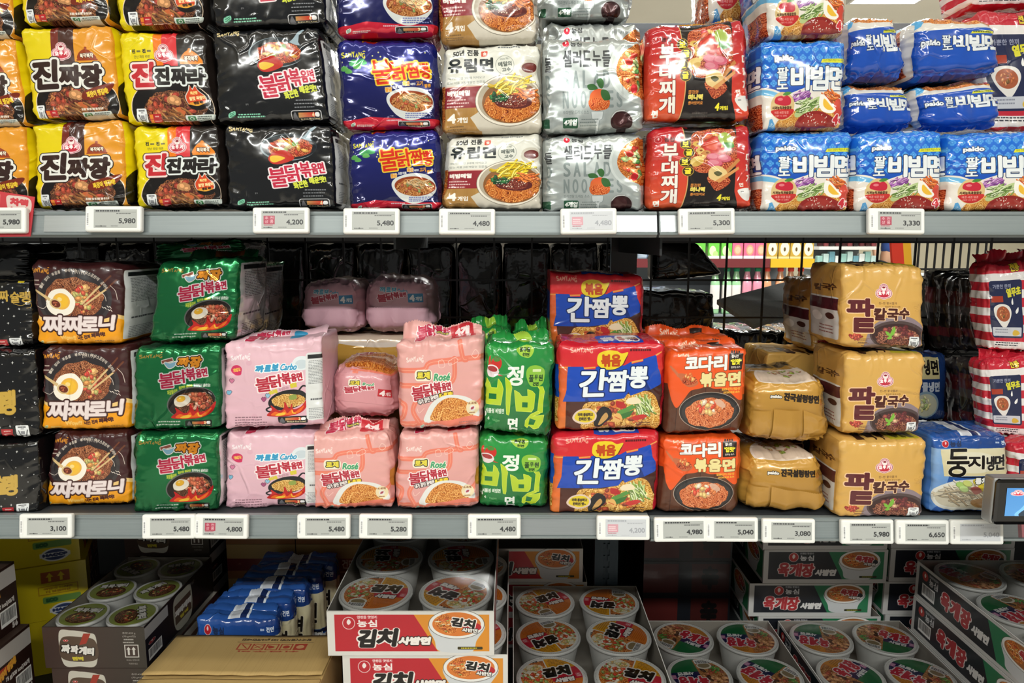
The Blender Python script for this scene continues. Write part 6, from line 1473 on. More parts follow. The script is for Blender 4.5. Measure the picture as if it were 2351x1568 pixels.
GF = [dict(poly=[(-.9, -.02, -.95), (-.45, 0, -.95)], lift=.003), dict(poly=[(-.4, .06, -.96), (.22, .04, -.96)], lift=.006), dict(poly=[(.3, .05, -.8), (.96, -.25, -.7)], lift=.004)]
pk('gold', (1726, 868, 1898, 862, 1916, 1024, 1702, 1012), 1.176, 'golden pack with broad folded end, upper of two', G, depth=.17, wr=1.4, flaps=GF, r=.03)
pk('gold', (1716, 1046, 1888, 1040, 1910, 1176, 1702, 1181), 1.166, 'golden pack with broad folded end, lower of two, above the 3,080 tag', G, depth=.17, wr=1.4, flaps=[dict(poly=[(-.95, .02, -.95), (-.45, -.04, -.95)], lift=.003), dict(poly=[(-.4, 0, -.96), (.96, -.35, -.96)], lift=.006)], r=.03)
G = 'sand coloured packs with red bean noodles'
pk('sand', (1928, 606, 2122, 608, 2122, 802, 1926, 798), 1.156, 'sand coloured pack with maroon title, topmost of three', G, depth=.13)
pk('sand', (1934, 811, 2128, 808, 2112, 995, 1930, 999), 1.156, 'sand coloured pack with maroon title, middle of three', G, depth=.13)
pk('sand', (1926, 1008, 2134, 1008, 2119, 1190, 1915, 1191), 1.144, 'sand coloured pack with maroon title, lowest, above the 5,980 tag', G, depth=.13)
pk('sand', (1860, 640, 2000, 640, 2000, 806, 1862, 810), 1.34, 'sand coloured pack in the shade behind the topmost one', G, depth=.15, wr=1.6)
pk('sand', (1760, 812, 1990, 812, 1990, 1090, 1760, 1090), 1.33, 'sand coloured pack in the shade behind the golden packs', G, depth=.16, wr=1.4)
G = 'blue cold noodle packs on the middle shelf'
pk('cold', (2140, 999, 2316, 996, 2320, 1178, 2130, 1180), 1.164, 'blue and cream cold noodle pack beside the small screen', G, depth=.1)
pk('coldback', (2080, 815, 2176, 812, 2174, 966, 2080, 968), 1.40, 'dark blue pack with a cream panel, behind the sand coloured stack', G, depth=.06)
pk('cold', (2070, 968, 2250, 962, 2252, 1120, 2070, 1120), 1.31, 'blue pack in the second row behind the cold noodle pack', G, depth=.05)
pk('cold', (2076, 980, 2268, 972, 2270, 1120, 2076, 1120), 1.27, 'blue pack right behind the front cold noodle pack', G, depth=.03)
G = 'red and white striped bags on the middle shelf'
pk('stripe', (2256, 606, 2392, 592, 2396, 812, 2272, 806), 1.25, 'striped bag with navy panel, upper of three at the right edge', G, wr=1.5, name='noodle_bag', depth=.05, seals=[dict(edge='top', c0=0, height=.03, lean=.3, wave=.01)])
pk('stripe', (2258, 830, 2392, 815, 2396, 1010, 2276, 1000), 1.23, 'striped bag with navy panel, middle of three at the right edge', G, wr=1.5, name='noodle_bag', depth=.05, seals=[dict(edge='top', c0=0, height=.03, lean=.3, wave=.01)])
pk('stripe', (2326, 1020, 2500, 1014, 2500, 1182, 2328, 1182), 1.168, 'striped bag behind the small screen, lowest of three at the right edge', G, wr=1.5, name='noodle_bag', depth=.06)
for i, lb in enumerate(['second', 'third', 'fourth', 'last']):
    dx = -28 * i
    pk('stripe_dim', (2226 + dx, 640 - 6 * i, 2440 + dx, 640 - 6 * i, 2440 + dx, 806, 2240 + dx, 806), 1.315 + .07 * i, 'dark-backed bag with shade painted in, %s from the front of the upper row' % lb, G, wr=1.5, name='noodle_bag', depth=.05)
    pk('stripe_dim', (2222 + dx, 826, 2440 + dx, 826, 2440 + dx, 1000, 2236 + dx, 1000), 1.315 + .07 * i, 'dark-backed bag with shade painted in, %s from the front of the lower row' % lb, G, wr=1.5, name='noodle_bag', depth=.05)

# ------------------------------------------------------------------ small screen clipped to the rail
c = Cv(220, 240, '#2a4a70')
c.grad([(0, 0), (100, 0), (100, 100), (0, 100)], '#4a86c4', '#5a98d0', 60); c.blob([(22, 104), (26, 70), (44, 30), (66, -6), (120, -10), (120, 110)], '#7ab8ec'); c.blob([(28, 104), (34, 70), (50, 34), (72, -6), (130, -10), (130, 110)], '#2c3c4c'); c.blob([(44, 100), (50, 60), (76, 20), (120, 10), (120, 110)], '#1c242e')
trefoil(c, 18, 18, 11); c.bits(90, 90, 14, 12, 12, ['#6a3a30', '#a89a90', '#3a2a2c'], 6)
x0 = P(2282, 1150, 1.06); x1 = P(2480, 1150, 1.06); zt, zb = P(2282, 1100, 1.06).z, P(2282, 1203, 1.06).z
root = empty('shelf_display', ((x0.x + x1.x) / 2, 1.09, zb)); tag(root, 'small video screen in a silver case clipped to the rail at the right edge', 'display')
hw = (x1.x - x0.x) / 2; h = zt - zb
bm = bmesh.new(); add_box(bm, -hw - .002, hw + .002, -.029, -.004, -.001, h + .001, .004, 3); from_bm('case', bm, plain('case_silver', '#a9abab', .35, metal=.7), root)
box_obj('bezel', -hw, hw, -.031, -.026, 0, h, plain('bezel_black', '#08080a', .12, coat=.5), root, .006)
sx, sz = .018, .014
mesh_obj('screen', [(-hw + sx, -.0315, sz), (hw - sx, -.0315, sz), (hw - sx, -.0315, h - sz), (-hw + sx, -.0315, h - sz)], [(0, 1, 2, 3)], art_mat('screen_print', c, .15, emit=.9), root, uvs=[(0, 0), (1, 0), (1, 1), (0, 1)])
box_obj('mount', -.03, .03, -.006, .05, .012, .03, M_POST, root)
# ------------------------------------------------------------------ cup trays and cartons on the base deck
def PZ(px, py, z):
    d = ray(px, py); return Vector((0, 0, CAM_H)) + d * ((z - CAM_H) / d.z)
M_CARD = plain('white_card', '#d9d7d1', .6, noise=.03, nscale=12)
M_CARDIN = plain('card_inside', '#a8a196', .8, noise=.05, nscale=10)
M_BROWN = plain('brown_card', '#3b2a22', .5, noise=.05)
M_CUP = plain('cup_foam', '#e4e4e0', .45, noise=.01)
M_RIM = plain('cup_rim', '#d6d6d2', .3, spec=.6)
M_FILM = film_mat('shrink_film')
H = .092
def simple_art(w, h, fn, bg, **k):
    c = Cv(w, h, bg); fn(c); return art_mat(k.pop('name', 'carton_print'), c, **{**dict(rough=.35, coat=.25), **k})

# the drawn cup on the carton fronts
def drawn_cup(c, x, y, w, h, lid, fill2, word, wc, wo, sub='사발면'):
    c.poly(smooth_closed([(x + w * .04, y + h * .3), (x + w * .1, y + h * .75), (x + w * .2, y + h * 1.0), (x + w * .75, y + h * 1.02), (x + w * .86, y + h * .75), (x + w * .97, y + h * .32)]), '#cfd2d4')
    c.ell(x + w * .5, y + h * .34, w * .51, h * .36, '#55504a'); c.ell(x + w * .5, y + h * .34, w * .5, h * .35, '#e9e8e4'); c.ell(x + w * .5, y + h * .34, w * .44, h * .29, lid)
    c.noodle(smooth_closed([(x + w * .1, y + h * .3), (x + w * .25, y + h * .1), (x + w * .42, y + h * .2), (x + w * .5, y + h * .5), (x + w * .3, y + h * .55)]), ORANGEN, 3); c.bits(x + w * .3, y + h * .35, w * .16, h * .18, 9, ['#b8402c', '#e8d8b0', '#c86a3a', '#8a9a54'], w * .07, 4)
    c.blob([(x + w * .4, y + h * .22), (x + w * .7, y + h * .24), (x + w * .93, y + h * .36), (x + w * .9, y + h * .48), (x + w * .6, y + h * .42)], fill2)
    c.text(word, (x + w * .4, y + h * .2, x + w * .84, y + h * .42), wc, bold=w * .012, rot=8, shear=.1, out=[(w * .018, wo)]); c.text(sub, (x + w * .6, y + h * .44, x + w * .88, y + h * .54), '#f2f0ea', bold=w * .006, rot=6, out=[(w * .01, '#2a2422')])

def kim_front(c):
    c.rect(4.5, 8, 97, 90, '#b9222e'); c.poly([(52, 8), (97, 8), (97, 90), (66, 90)], '#dc8f2c')
    c.ell(13, 27, 3.8, 14, '#f0e4e0'); c.ell(13, 27, 3.4, 12.6, '#b9222e'); c.blob([(13, 18), (14.3, 24), (13.4, 30), (12.4, 30), (11.8, 24)], '#f0e4e0')
    c.text('인생을 맛있게', (18, 10, 30, 17), '#f2e6e2', bold=.12); c.text('농심', (18, 19, 30, 36), '#f4ece8', bold=.25)
    chars(c, [('김', (18, 40, 29, 82)), ('치', (29.5, 38, 42, 80))], '#15110f', bold=.8, out=[(.9, '#f2ece6')], shear=.18); c.text('사발면', (42.5, 57, 62, 76), '#f2ece6', bold=.55, shear=.2, out=[(.5, '#2a1a18')])
    drawn_cup(c, 61, -2, 33, 92, '#d87a34', '#b9222e', '김치', '#15110f', '#f2ece6'); c.rrect(78, 80, 93, 86, .5, '#3a3414'); c.lines(79, 81.5, 92, 1, 0, '#d8c83a', 3)
def yuk_front(c):
    c.rect(4, 6, 97, 88, '#1d2028'); c.poly([(52, 6), (97, 6), (97, 88), (64, 88)], '#2c7a52')
    c.ell(24, 22, 4, 14, '#e8dcdc'); c.ell(24, 22, 3.6, 12.6, '#b8322e'); c.blob([(24, 13), (25.3, 19), (24.4, 26), (23.4, 26), (22.8, 19)], '#f0e4e0')
    c.text('인생을 맛있게', (29, 8, 40, 14), '#c8c8cc', bold=.1); c.text('농심', (29, 16, 40.5, 33), '#e0e0e2', bold=.25)
    chars(c, [('육', (12, 38, 21, 80)), ('개', (21, 40, 31, 80)), ('장', (31, 40, 41, 82))], '#b33238', bold=.6, out=[(.8, '#eadcd8')], shear=.1); c.text('사발면', (42, 58, 59, 78), '#e6e4e2', bold=.5, shear=.2)
    drawn_cup(c, 61, 2, 33, 84, '#a86a3a', '#22242c', '육개장', '#b33238', '#eadcd8'); c.rrect(78, 78, 92, 84, .5, '#2a3018'); c.lines(79, 79.5, 91, 1, 0, '#a8a83a', 3)
def yuk_side(c):
    c.rect(2.5, 8, 98, 90, '#1d2028'); c.poly([(56, 8), (98, 8), (98, 90), (64, 90)], '#2c7a52')
    c.ell(8, 26, 2.6, 13, '#b8322e'); c.blob([(8, 18), (8.8, 24), (8.2, 30), (7.6, 30), (7.2, 24)], '#f0e4e0'); c.text('농심', (11.5, 22, 19, 42), '#d8d8da', bold=.15); c.text('인생을 맛있게', (11.5, 13, 19, 20), '#b8b8bc', bold=.1); c.barcode(6, 48, 17, 82)
    chars(c, [('육', (22, 26, 29, 74)), ('개', (29.5, 27, 37, 74)), ('장', (37.5, 27, 45, 76))], '#b33238', bold=.6, out=[(.6, '#eadcd8')], shear=.1); c.text('사발면', (46, 48, 58, 72), '#e6e4e2', bold=.4, shear=.2)
    drawn_cup(c, 66, 4, 26, 84, '#a86a3a', '#22242c', '육개장', '#b33238', '#eadcd8')
def kim_side(c):
    c.rect(2.5, 8, 98, 90, '#b9222e'); c.poly([(60, 8), (98, 8), (98, 90), (68, 90)], '#dc8f2c'); chars(c, [('김', (22, 30, 29, 78)), ('치', (30, 30, 38, 78))], '#15110f', bold=.7, out=[(.6, '#f2ece6')]); c.text('사발면', (40, 48, 53, 72), '#f2ece6', bold=.4)
    drawn_cup(c, 66, 4, 26, 84, '#d87a34', '#b9222e', '김치', '#15110f', '#f2ece6')
def chap_front(c):
    c.rect(0, 0, 100, 100, '#44342e'); c.grad([(50, 0), (100, 0), (100, 100), (40, 100)], '#44342e', '#3a342c', 0)
    c.blob([(16, 14), (28, 8), (45, 14), (52, 26), (50, 92), (34, 96), (18, 90)], '#cfcabc'); c.blob([(18, 28), (36, 24), (51, 34), (50, 80), (18, 78)], '#5c4a3c'); c.poly([(40, 16), (47, 16), (42, 40), (35, 44)], '#a83a2c'); seed_logo(c, 22, 33, 2.4, '#b8322e')
    chars(c, [('짜', (17, 42, 26, 64)), ('파', (26, 44, 34, 66)), ('게', (34, 47, 42, 68)), ('티', (42, 50, 49, 70))], '#ece8e0', bold=.7, out=[(1.2, '#1c1410')], shear=.12); c.text('범벅', (27, 72, 38, 82), '#d8c83a', bold=.5)
    c.text('중량:420 g', (78, 12, 91, 18), '#d8d4cc', bold=.1); c.text('(70 g×6입)', (78, 20, 91, 26), '#d8d4cc', bold=.1); c.lines(78, 29, 91, 2, 7, '#b8b4ac', 3)
    c.rect(79, 43, 93, 74, '#d8d4cc'); c.rect(80, 45, 92, 72, '#44342e')
    for x in (83, 88): c.poly([(x - 2.2, 55), (x, 48), (x + 2.2, 55), (x + 1, 55), (x + 1, 68), (x - 1, 68), (x - 1, 55)], '#d8d4cc')
    c.text('화살표 방향으로', (80, 78, 93, 83), '#c8c4bc', bold=.1); c.text('적재하세요', (82, 87, 91, 92), '#c8c4bc', bold=.1)
def chap_side(c):
    c.rect(0, 0, 100, 100, '#1f1a1e'); c.poly([(0, 4), (30, 4), (30, 32), (0, 32)], '#b8b6b6'); c.text('중량', (60, 10, 70, 20), '#8a8680', bold=.2); seed_logo(c, 8, 50, 4, '#8a2a2c', '#c0b8b4'); c.barcode(3, 62, 20, 90)
    c.blob([(38, 16), (52, 8), (64, 18), (62, 92), (40, 92)], '#b0ac9c'); c.rect(39, 28, 63, 78, '#54443a'); c.text('짜파게티', (39, 42, 63, 60), '#e8e4dc', bold=.6); c.text('범벅', (46, 64, 58, 74), '#c8b83a', bold=.4)
def lid_ring(c): c.ell(50, 50, 50, 50, '#e4e4e0'); c.ell(50, 50, 44, 44, '#f0efea')
def kim_lid(c):
    lid_ring(c); rs = np.random.RandomState(2)
    for i in range(90): a = R(i * 4); c.ell(50 + 47 * math.cos(a), 50 + 47 * math.sin(a), .7, .7, '#9a9a98')
    m = [(50 + 43 * math.cos(R(t)), 50 + 43 * math.sin(R(t))) for t in range(0, 360, 8)]
    old = c.clip; k = Cv(c.w, c.h, '#000000'); k.poly(m, '#ffffff'); c.clip = k.a[..., 0]
    c.rect(0, 0, 100, 100, '#f0ece4'); c.rect(50, 0, 100, 34, '#e8a41e'); c.lines(54, 10, 90, 7, 3.2, '#8a5a1a', 1.2, 3); c.rect(46, 33, 100, 60, '#c9253a'); c.rect(46, 60, 100, 100, '#d8772c'); c.lines(54, 66, 88, 8, 3, '#b05a22', 1, 5)
    c.noodle([(4, 14), (48, 10), (50, 90), (10, 84)], ORANGEN, 3); c.bits(26, 42, 18, 26, 40, ['#d8432c', '#e8dcb8', '#e06a4a', '#f0e8d0', '#8a9a54', '#c8382c'], 5, 6, .6); c.ell(28, 24, 16, 9, '#efe6d0'); c.bits(26, 24, 14, 7, 16, ['#e8d8a8', '#a8b060', '#f0e8d8', '#e0b070'], 4, 3)
    c.ell(34, 76, 12, 8, '#e8e4da'); c.ell(34, 77, 9.5, 6, '#8a7a5a'); c.barcode(22, 80, 46, 90, 2); seed_logo(c, 28, 10, 2.4); c.text('농심', (32, 8, 40, 12), '#3a3a3a', bold=.3)
    chars(c, [('김', (40, 28, 59, 50)), ('치', (60, 27, 80, 50))], '#17120f', bold=2.0, out=[(2.0, '#f2ece6')], shear=.12); c.text('사발면', (52, 54, 80, 64), '#f2ece6', bold=1.0, out=[(.9, '#3a1a18')], shear=.15)
    c.rect(84, 48, 92, 57, '#d8606a'); c.lines(85, 50, 91, 3, 2.4, '#f4dcdc', 1.2); c.clip = old
def yuk_lid(c):
    lid_ring(c)
    for i in range(90): a = R(i * 4); c.ell(50 + 47 * math.cos(a), 50 + 47 * math.sin(a), .7, .7, '#9a9a98')
    m = [(50 + 43 * math.cos(R(t)), 50 + 43 * math.sin(R(t))) for t in range(0, 360, 8)]
    k = Cv(c.w, c.h, '#000000'); k.poly(m, '#ffffff'); c.clip = k.a[..., 0]
    c.rect(0, 0, 100, 100, '#c8742c'); c.rect(50, 0, 100, 32, '#d88a2c'); c.lines(56, 12, 88, 6, 3.2, '#8a5a1a', 1.2, 3); c.rect(44, 31, 100, 62, '#1e2150'); c.rect(44, 61, 100, 100, '#1f6b3c')
    c.noodle([(4, 14), (48, 10), (48, 90), (10, 84)], ('#5a2a10', '#b0703a', '#e0b078'), 5); c.bits(26, 46, 18, 28, 30, ['#a8503a', '#c87a5a', '#4a3226', '#d89a6a', '#8a4a34'], 6, 6, .6); c.bits(22, 64, 8, 8, 8, ['#3f7a34', '#5c9a44'], 4.4, 2); c.ell(34, 74, 12, 8, '#e0d8c8'); c.ell(34, 75, 9.5, 6, '#8a7a5a'); c.barcode(20, 80, 46, 91, 2)
    chars(c, [('육', (40, 24, 55, 50)), ('개', (56, 24, 70, 50)), ('장', (71, 24, 87, 51))], '#c4283c', bold=1.5, out=[(1.6, '#f0dcdc')], shear=.1); c.text('사발면', (56, 53, 82, 62), '#ecebe6', bold=.8, shear=.15)
    c.rect(86, 46, 94, 56, '#b86a9a'); c.lines(87, 48, 93, 3, 2.4, '#f0dce8', 1.2); c.clip = None
def chap_lid(c):
    lid_ring(c); c.ell(50, 50, 44, 44, '#8f9a4a'); c.ell(52, 62, 30, 22, '#5a2a1c'); c.nood_e(52, 62, 28, 19, BLACKBEAN, 4); c.bits(52, 58, 20, 12, 14, ['#a84a34', '#c8a060', '#6a8a3c'], 5, 3)
    chars(c, [('짜', (20, 24, 36, 42)), ('파', (36, 24, 50, 42)), ('게', (50, 24, 64, 42)), ('티', (64, 24, 78, 42))], '#ece8e0', bold=1.1, out=[(1.6, '#1c1410')])
A_KF = simple_art(520, 150, kim_front, '#d9d7d1'); A_KS = simple_art(640, 150, kim_side, '#d9d7d1'); A_YF = simple_art(520, 150, yuk_front, '#c9c8c6'); A_YS = simple_art(720, 150, yuk_side, '#c9c8c6')
A_CF = simple_art(440, 190, chap_front, '#44342e'); A_CS = simple_art(640, 190, chap_side, '#1f1a1e')
A_KL = simple_art(300, 300, kim_lid, '#e4e4e0', name='lid_print', rough=.25, coat=.4); A_YL = simple_art(300, 300, yuk_lid, '#e4e4e0', name='lid_print', rough=.25, coat=.4); A_CL = simple_art(240, 240, chap_lid, '#e4e4e0', name='lid_print', rough=.25, coat=.4)

def carton(name, label, group, x0, x1, y0, y1, z0, z1, front, side, edge, cat='carton', open_top=True, film=None, top=None, yaw=0):
    """a printed tray: root, a folded carton with real wall thickness, and its shrink film"""
    cx, cy = (x0 + x1) / 2, (y0 + y1) / 2; w, d, h = (x1 - x0) / 2, (y1 - y0) / 2, z1 - z0; t = .0018
    root = empty(name, (cx, cy, z0)); root.rotation_euler = (0, 0, R(yaw)); tag(root, label, cat, group)
    V = []; F = []; UV = []; MI = []
    def quad(p, m, uv=((0, 0), (1, 0), (1, 1), (0, 1))):
        n = len(V); V.extend(p); F.append((n, n + 1, n + 2, n + 3)); UV.extend(uv); MI.append(m)
    quad([(-w, -d, 0), (w, -d, 0), (w, -d, h), (-w, -d, h)], 0)
    quad([(w, -d, 0), (w, d, 0), (w, d, h), (w, -d, h)], 1)
    quad([(-w, d, 0), (-w, -d, 0), (-w, -d, h), (-w, d, h)], 1)
    quad([(w, d, 0), (-w, d, 0), (-w, d, h), (w, d, h)], 0); quad([(-w, d, 0), (w, d, 0), (w, -d, 0), (-w, -d, 0)], 2)
    if open_top:
        a, b = w - t, d - t
        for p, q in (((-w, -d), (w, -d)), ((w, -d), (w, d)), ((w, d), (-w, d)), ((-w, d), (-w, -d))):
            sx = lambda v: (v[0] * a / w, v[1] * b / d)
            P1, Q1 = sx(p), sx(q)
            quad([(p[0], p[1], h), (q[0], q[1], h), (Q1[0], Q1[1], h), (P1[0], P1[1], h)], 2)
            quad([(P1[0], P1[1], h), (Q1[0], Q1[1], h), (Q1[0], Q1[1], t), (P1[0], P1[1], t)], 3)
        quad([(-a, -b, t), (a, -b, t), (a, b, t), (-a, b, t)], 3)
    else: quad([(-w, -d, h), (w, -d, h), (w, d, h), (-w, d, h)], 4 if top else 2)
    mesh_obj('carton_body', V, F, None, root, uvs=UV, mats=[front, side, edge, M_CARDIN] + ([top] if top else []), midx=MI)
    if film is not None:
        n, m = 20, 26; FV = []; FF = []
        for i in range(n + 1):
            for j in range(m + 1):
                u, v = i / n * 2 - 1, j / m * 2 - 1; e = max(abs(u), abs(v)) ** 10
                FV.append((u * (w + .0012), v * (d + .0012), h + film * (1 - e) - .0006 * e + .0012 * math.sin(u * 9 + v * 4) * (1 - e)))
        for i in range(n):
            for j in range(m): k = i * (m + 1) + j; FF.append((k, k + m + 1, k + m + 2, k + 1))
        mesh_obj('shrink_film', FV, FF, M_FILM, root, smooth=True)
    return root
_cup = {}
def cup(kind, x, y, z, rot, label, group, r=.0736, h=.085, art=None):
    key = (kind, r)
    root = empty('noodle_cup', (x, y, z)); root.rotation_euler = (0, 0, R(rot)); tag(root, label, 'cup noodles', group)
    if key not in _cup:
        bm = bmesh.new(); rb = r * .72
        lathe(bm, [(0.0005, 0), (rb, 0), (rb + .002, .004), (r * .93, h - .012), (r * .95, h - .006)], 48)
        b = from_bm('cup_body', bm, M_CUP, root, smooth=True)
        bm = bmesh.new(); lathe(bm, [(r * .95, h - .007), (r * .99, h - .006), (r, h - .003), (r * .985, h + .0005), (r * .955, h + .0006), (r * .945, h - .0002)], 48); rm = from_bm('rim', bm, M_RIM, root, smooth=True)
        V = [(0, 0, h)] + [(r * .96 * math.cos(2 * PI * i / 48), r * .96 * math.sin(2 * PI * i / 48), h) for i in range(48)] + [(r * 1.004, -.006, h - .001), (r * 1.004, .006, h - .001)]
        F = [(0, i + 1, (i + 1) % 48 + 1) for i in range(48)] + [(48, 49, 50, 2)]
        UV = []
        for f in F:
            for k in f: UV.append((V[k][0] / r / 2 + .5, V[k][1] / r / 2 + .5))
        l = mesh_obj('lid', V, F, art, root, uvs=UV)
        _cup[key] = (b.data, rm.data, l.data)
    else:
        for nm, me in zip(('cup_body', 'rim', 'lid'), _cup[key]):
            o = bpy.data.objects.new(nm, me); C.objects.link(o); o.parent = root
    return root
def cups(kind, x0, x1, y0, y1, z, rots, where, group, art, nx=2, ny=3, r=.0736, names=None, skip=()):
    rows = ['front', 'middle', 'back']; cols = ['left', 'right']
    for j in range(ny):
        for i in range(nx):
            if (i, j) in skip: continue
            x = x0 + (x1 - x0) * (i + .5) / nx; y = y0 + (y1 - y0) * (j + .5) / ny
            cup(kind, x, y, z + .0030, rots[(j * nx + i) % len(rots)], '%s cup, %s %s one in the %s' % ({'kim': 'red and orange', 'yuk': 'green and navy', 'chap': 'olive green'}[kind], rows[j] + ' row', cols[i], where), group, r, .0862, art)

# the tall kimchi cup tray stack
W = .318; X0, X1, Y0, Y1 = -.352, -.034, 1.238, 1.700
def lev(k): return DECK + H * k + .0004, DECK + H * (k + 1) - .0004
for k, (dx, lb) in enumerate([(.012, 'white and red cup tray at the bottom of the centre stack'), (.02, 'white and red cup tray third down in the centre stack'), (.026, 'white and red cup tray right under the topmost one'), (0, 'topmost white and red cup tray of the centre stack')]):
    carton('cup_tray', lb, 'white and red cup trays', X0 + dx, X1 + dx, Y0 + (.004 if k < 3 else 0), Y1, *lev(k), A_KF, A_KS, M_CARD, film=.004 if k == 3 else None)
cups('kim', X0, X1, Y0, Y1, DECK + 3 * H, [-8, 148, 95, 100, 80, 120], 'topmost red and white tray', 'cups in the topmost red tray', A_KL)
for j in range(3): cup('kim', X1 + .026 - .0765, Y0 + .081 + j * .151, DECK + 2 * H + .0030, 30 + 50 * j, 'orange-lidded cup half hidden in the second tray of the centre stack, %s' % ['nearest', 'in the middle', 'deepest'][j], 'cups in the second red tray', .0736, .0862, A_KL)
# the lower kimchi tray on its right
X0, X1, Y0, Y1 = .002, .320, 1.238, 1.692
for k in range(2): carton('cup_tray', ['white and red cup tray under the open tray of six, right of the centre stack', 'open white cup tray with six red and orange cups, right of the centre stack'][k], 'white and red cup trays', X0, X1, Y0, Y1, *lev(k), A_KF, A_KS, M_CARD, film=.004 if k else None)
cups('kim', X0, X1, Y0, Y1, DECK + H, [14, -22, 205, 62, 28, 172], 'open tray right of the centre', 'cups in the open red tray', A_KL)
# kimchi trays behind it
for k, (dx, lb) in enumerate([(.0, 'white and red tray at the bottom behind the tray of six'), (.012, 'white and red tray second up behind the tray of six'), (0, 'white and orange tray showing a printed cup, behind the tray of six')]):
    carton('cup_tray', lb, 'white and red cup trays', -.132 + dx, .184 + dx, 1.712, 2.06, *lev(k), A_KF, A_KS, M_CARD, film=.003 if k == 2 else None)
# yukgaejang trays
carton('cup_tray', 'open tray of green and navy cups beside the tray of six red ones', 'black and green cup trays', .345, .663, 1.228, 1.685, *lev(0), A_YF, A_YS, M_CARD, film=.004)
cups('yuk', .345, .663, 1.228, 1.685, DECK, [170, 130, 186, 130, -35, 176], 'tray beside the six red cups', 'cups in the left green tray', A_YL)
carton('cup_tray', 'open tray of green and navy cups in front of the black trays', 'black and green cup trays', .688, 1.003, 1.228, 1.685, *lev(0), A_YF, A_YS, M_CARD, film=.004)
cups('yuk', .688, 1.003, 1.228, 1.685, DECK, [60, 130, 40, 135, 165, -30], 'tray before the black trays', 'cups in the right green tray', A_YL)
for k, dx in enumerate([.0, -.027, .006, .002]):
    carton('cup_tray', 'black and green cup tray, %s in the left rear stack' % ['lowest', 'second up', 'third up', 'topmost'][k], 'black and green cup trays', .645 + dx, .965 + dx, 1.705, 2.08, *lev(k), A_YF, A_YS, M_CARD, film=.003 if k == 3 else None)
    carton('cup_tray', 'black and green cup tray, %s in the right rear stack' % ['lowest', 'second up', 'third up', 'topmost'][k], 'black and green cup trays', .982 + dx * .3, 1.302 + dx * .3, 1.715, 2.08, *lev(k), A_YF, A_YS, M_CARD, film=.003 if k == 3 else None)
for k in range(3):
    carton('cup_tray', 'black and green cup tray seen along its side, %s at the right edge' % ['lowest', 'middle', 'upper'][k], 'black and green cup trays', 1.011 - .002 * (2 - k), 1.329, 1.18, 1.645, *lev(k), A_YF, A_YS, M_CARD, film=.004 if k == 2 else None)
cups('yuk', 1.011, 1.329, 1.18, 1.645, DECK + 2 * H, [80, 150, 200, 190, 120, 20], 'side-on tray at the right edge', 'cups in the side-on green tray', A_YL)
# dark cartons behind
A_SH = simple_art(400, 130, lambda c: (c.rect(0, 0, 100, 100, '#16181d'), c.rect(0, 8, 40, 92, '#4a1a18'), c.rect(55, 8, 98, 92, '#3a1614'), c.text('辛', (66, 14, 86, 84), '#0c0a0a', bold=1.4)), '#16181d')
for k in range(4): carton('carton', 'dark red carton with a black character, %s in the shade' % ['lowest', 'second up', 'third up', 'topmost'][k], 'dark red cartons behind the cup trays', .36, .60, 1.80, 2.08, DECK + .1 * k + .0004, DECK + .1 * (k + 1) - .0004, A_SH, A_SH, M_BROWN, open_top=False)
# tan and maroon dried noodle cartons
A_GM = simple_art(460, 150, lambda c: (c.rect(0, 0, 100, 42, '#a88a58'), c.rect(0, 42, 100, 78, '#6a1c1e'), c.grad([(30, 42), (101, 42), (101, 101), (30, 101)], '#6a1c1e', '#a0623a', 0), c.rect(0, 78, 100, 101, '#8a5a34'), seed_logo(c, 18, 58, 2, '#6a1c1e', '#c8a890'), c.text('건면', (66, 45, 84, 72), '#d8ccc0', bold=.3), c.lines(62, 80, 80, 1, 0, '#c8a890', 5)), '#a88a58')
for k in range(4):
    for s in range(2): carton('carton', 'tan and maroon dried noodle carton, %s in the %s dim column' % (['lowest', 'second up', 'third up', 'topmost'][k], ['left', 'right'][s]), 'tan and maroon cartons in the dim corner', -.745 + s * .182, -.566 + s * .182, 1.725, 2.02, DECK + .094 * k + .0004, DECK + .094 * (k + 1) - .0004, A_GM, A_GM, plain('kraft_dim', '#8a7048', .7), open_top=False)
# brown tray of black bean cups
X0, X1, Y0, Y1 = -.969, -.758, 1.34, 1.665
for k in range(3): carton('cup_tray', 'brown black bean cup tray, %s' % ['at the bottom of its stack by the big carton', 'second from the top by the big carton', 'topmost, with olive green lids, by the big carton'][k], 'brown cup trays', X0 + (.012 if k == 1 else 0), X1 + (.012 if k == 1 else 0), Y0, Y1, DECK + H * k + .0004, DECK + H * (k + 1) - .0004, A_CF, A_CS, M_BROWN, film=.006 if k == 2 else None)
cups('chap', X0, X1, Y0, Y1, DECK + 2 * H, [-4, -62, 10, 60, 150, 20], 'brown tray', 'cups in the brown tray', A_CL, r=.0505)
for k in range(4): carton('cup_tray', 'brown black bean cup tray, %s of the stack at the dark back' % ['lowest', 'second up', 'third up', 'topmost'][k], 'brown cup trays', -.985, -.77, 1.682, 2.02, DECK + H * k + .0004, DECK + H * (k + 1) - .0004, A_CF, A_CS, M_BROWN, film=None)
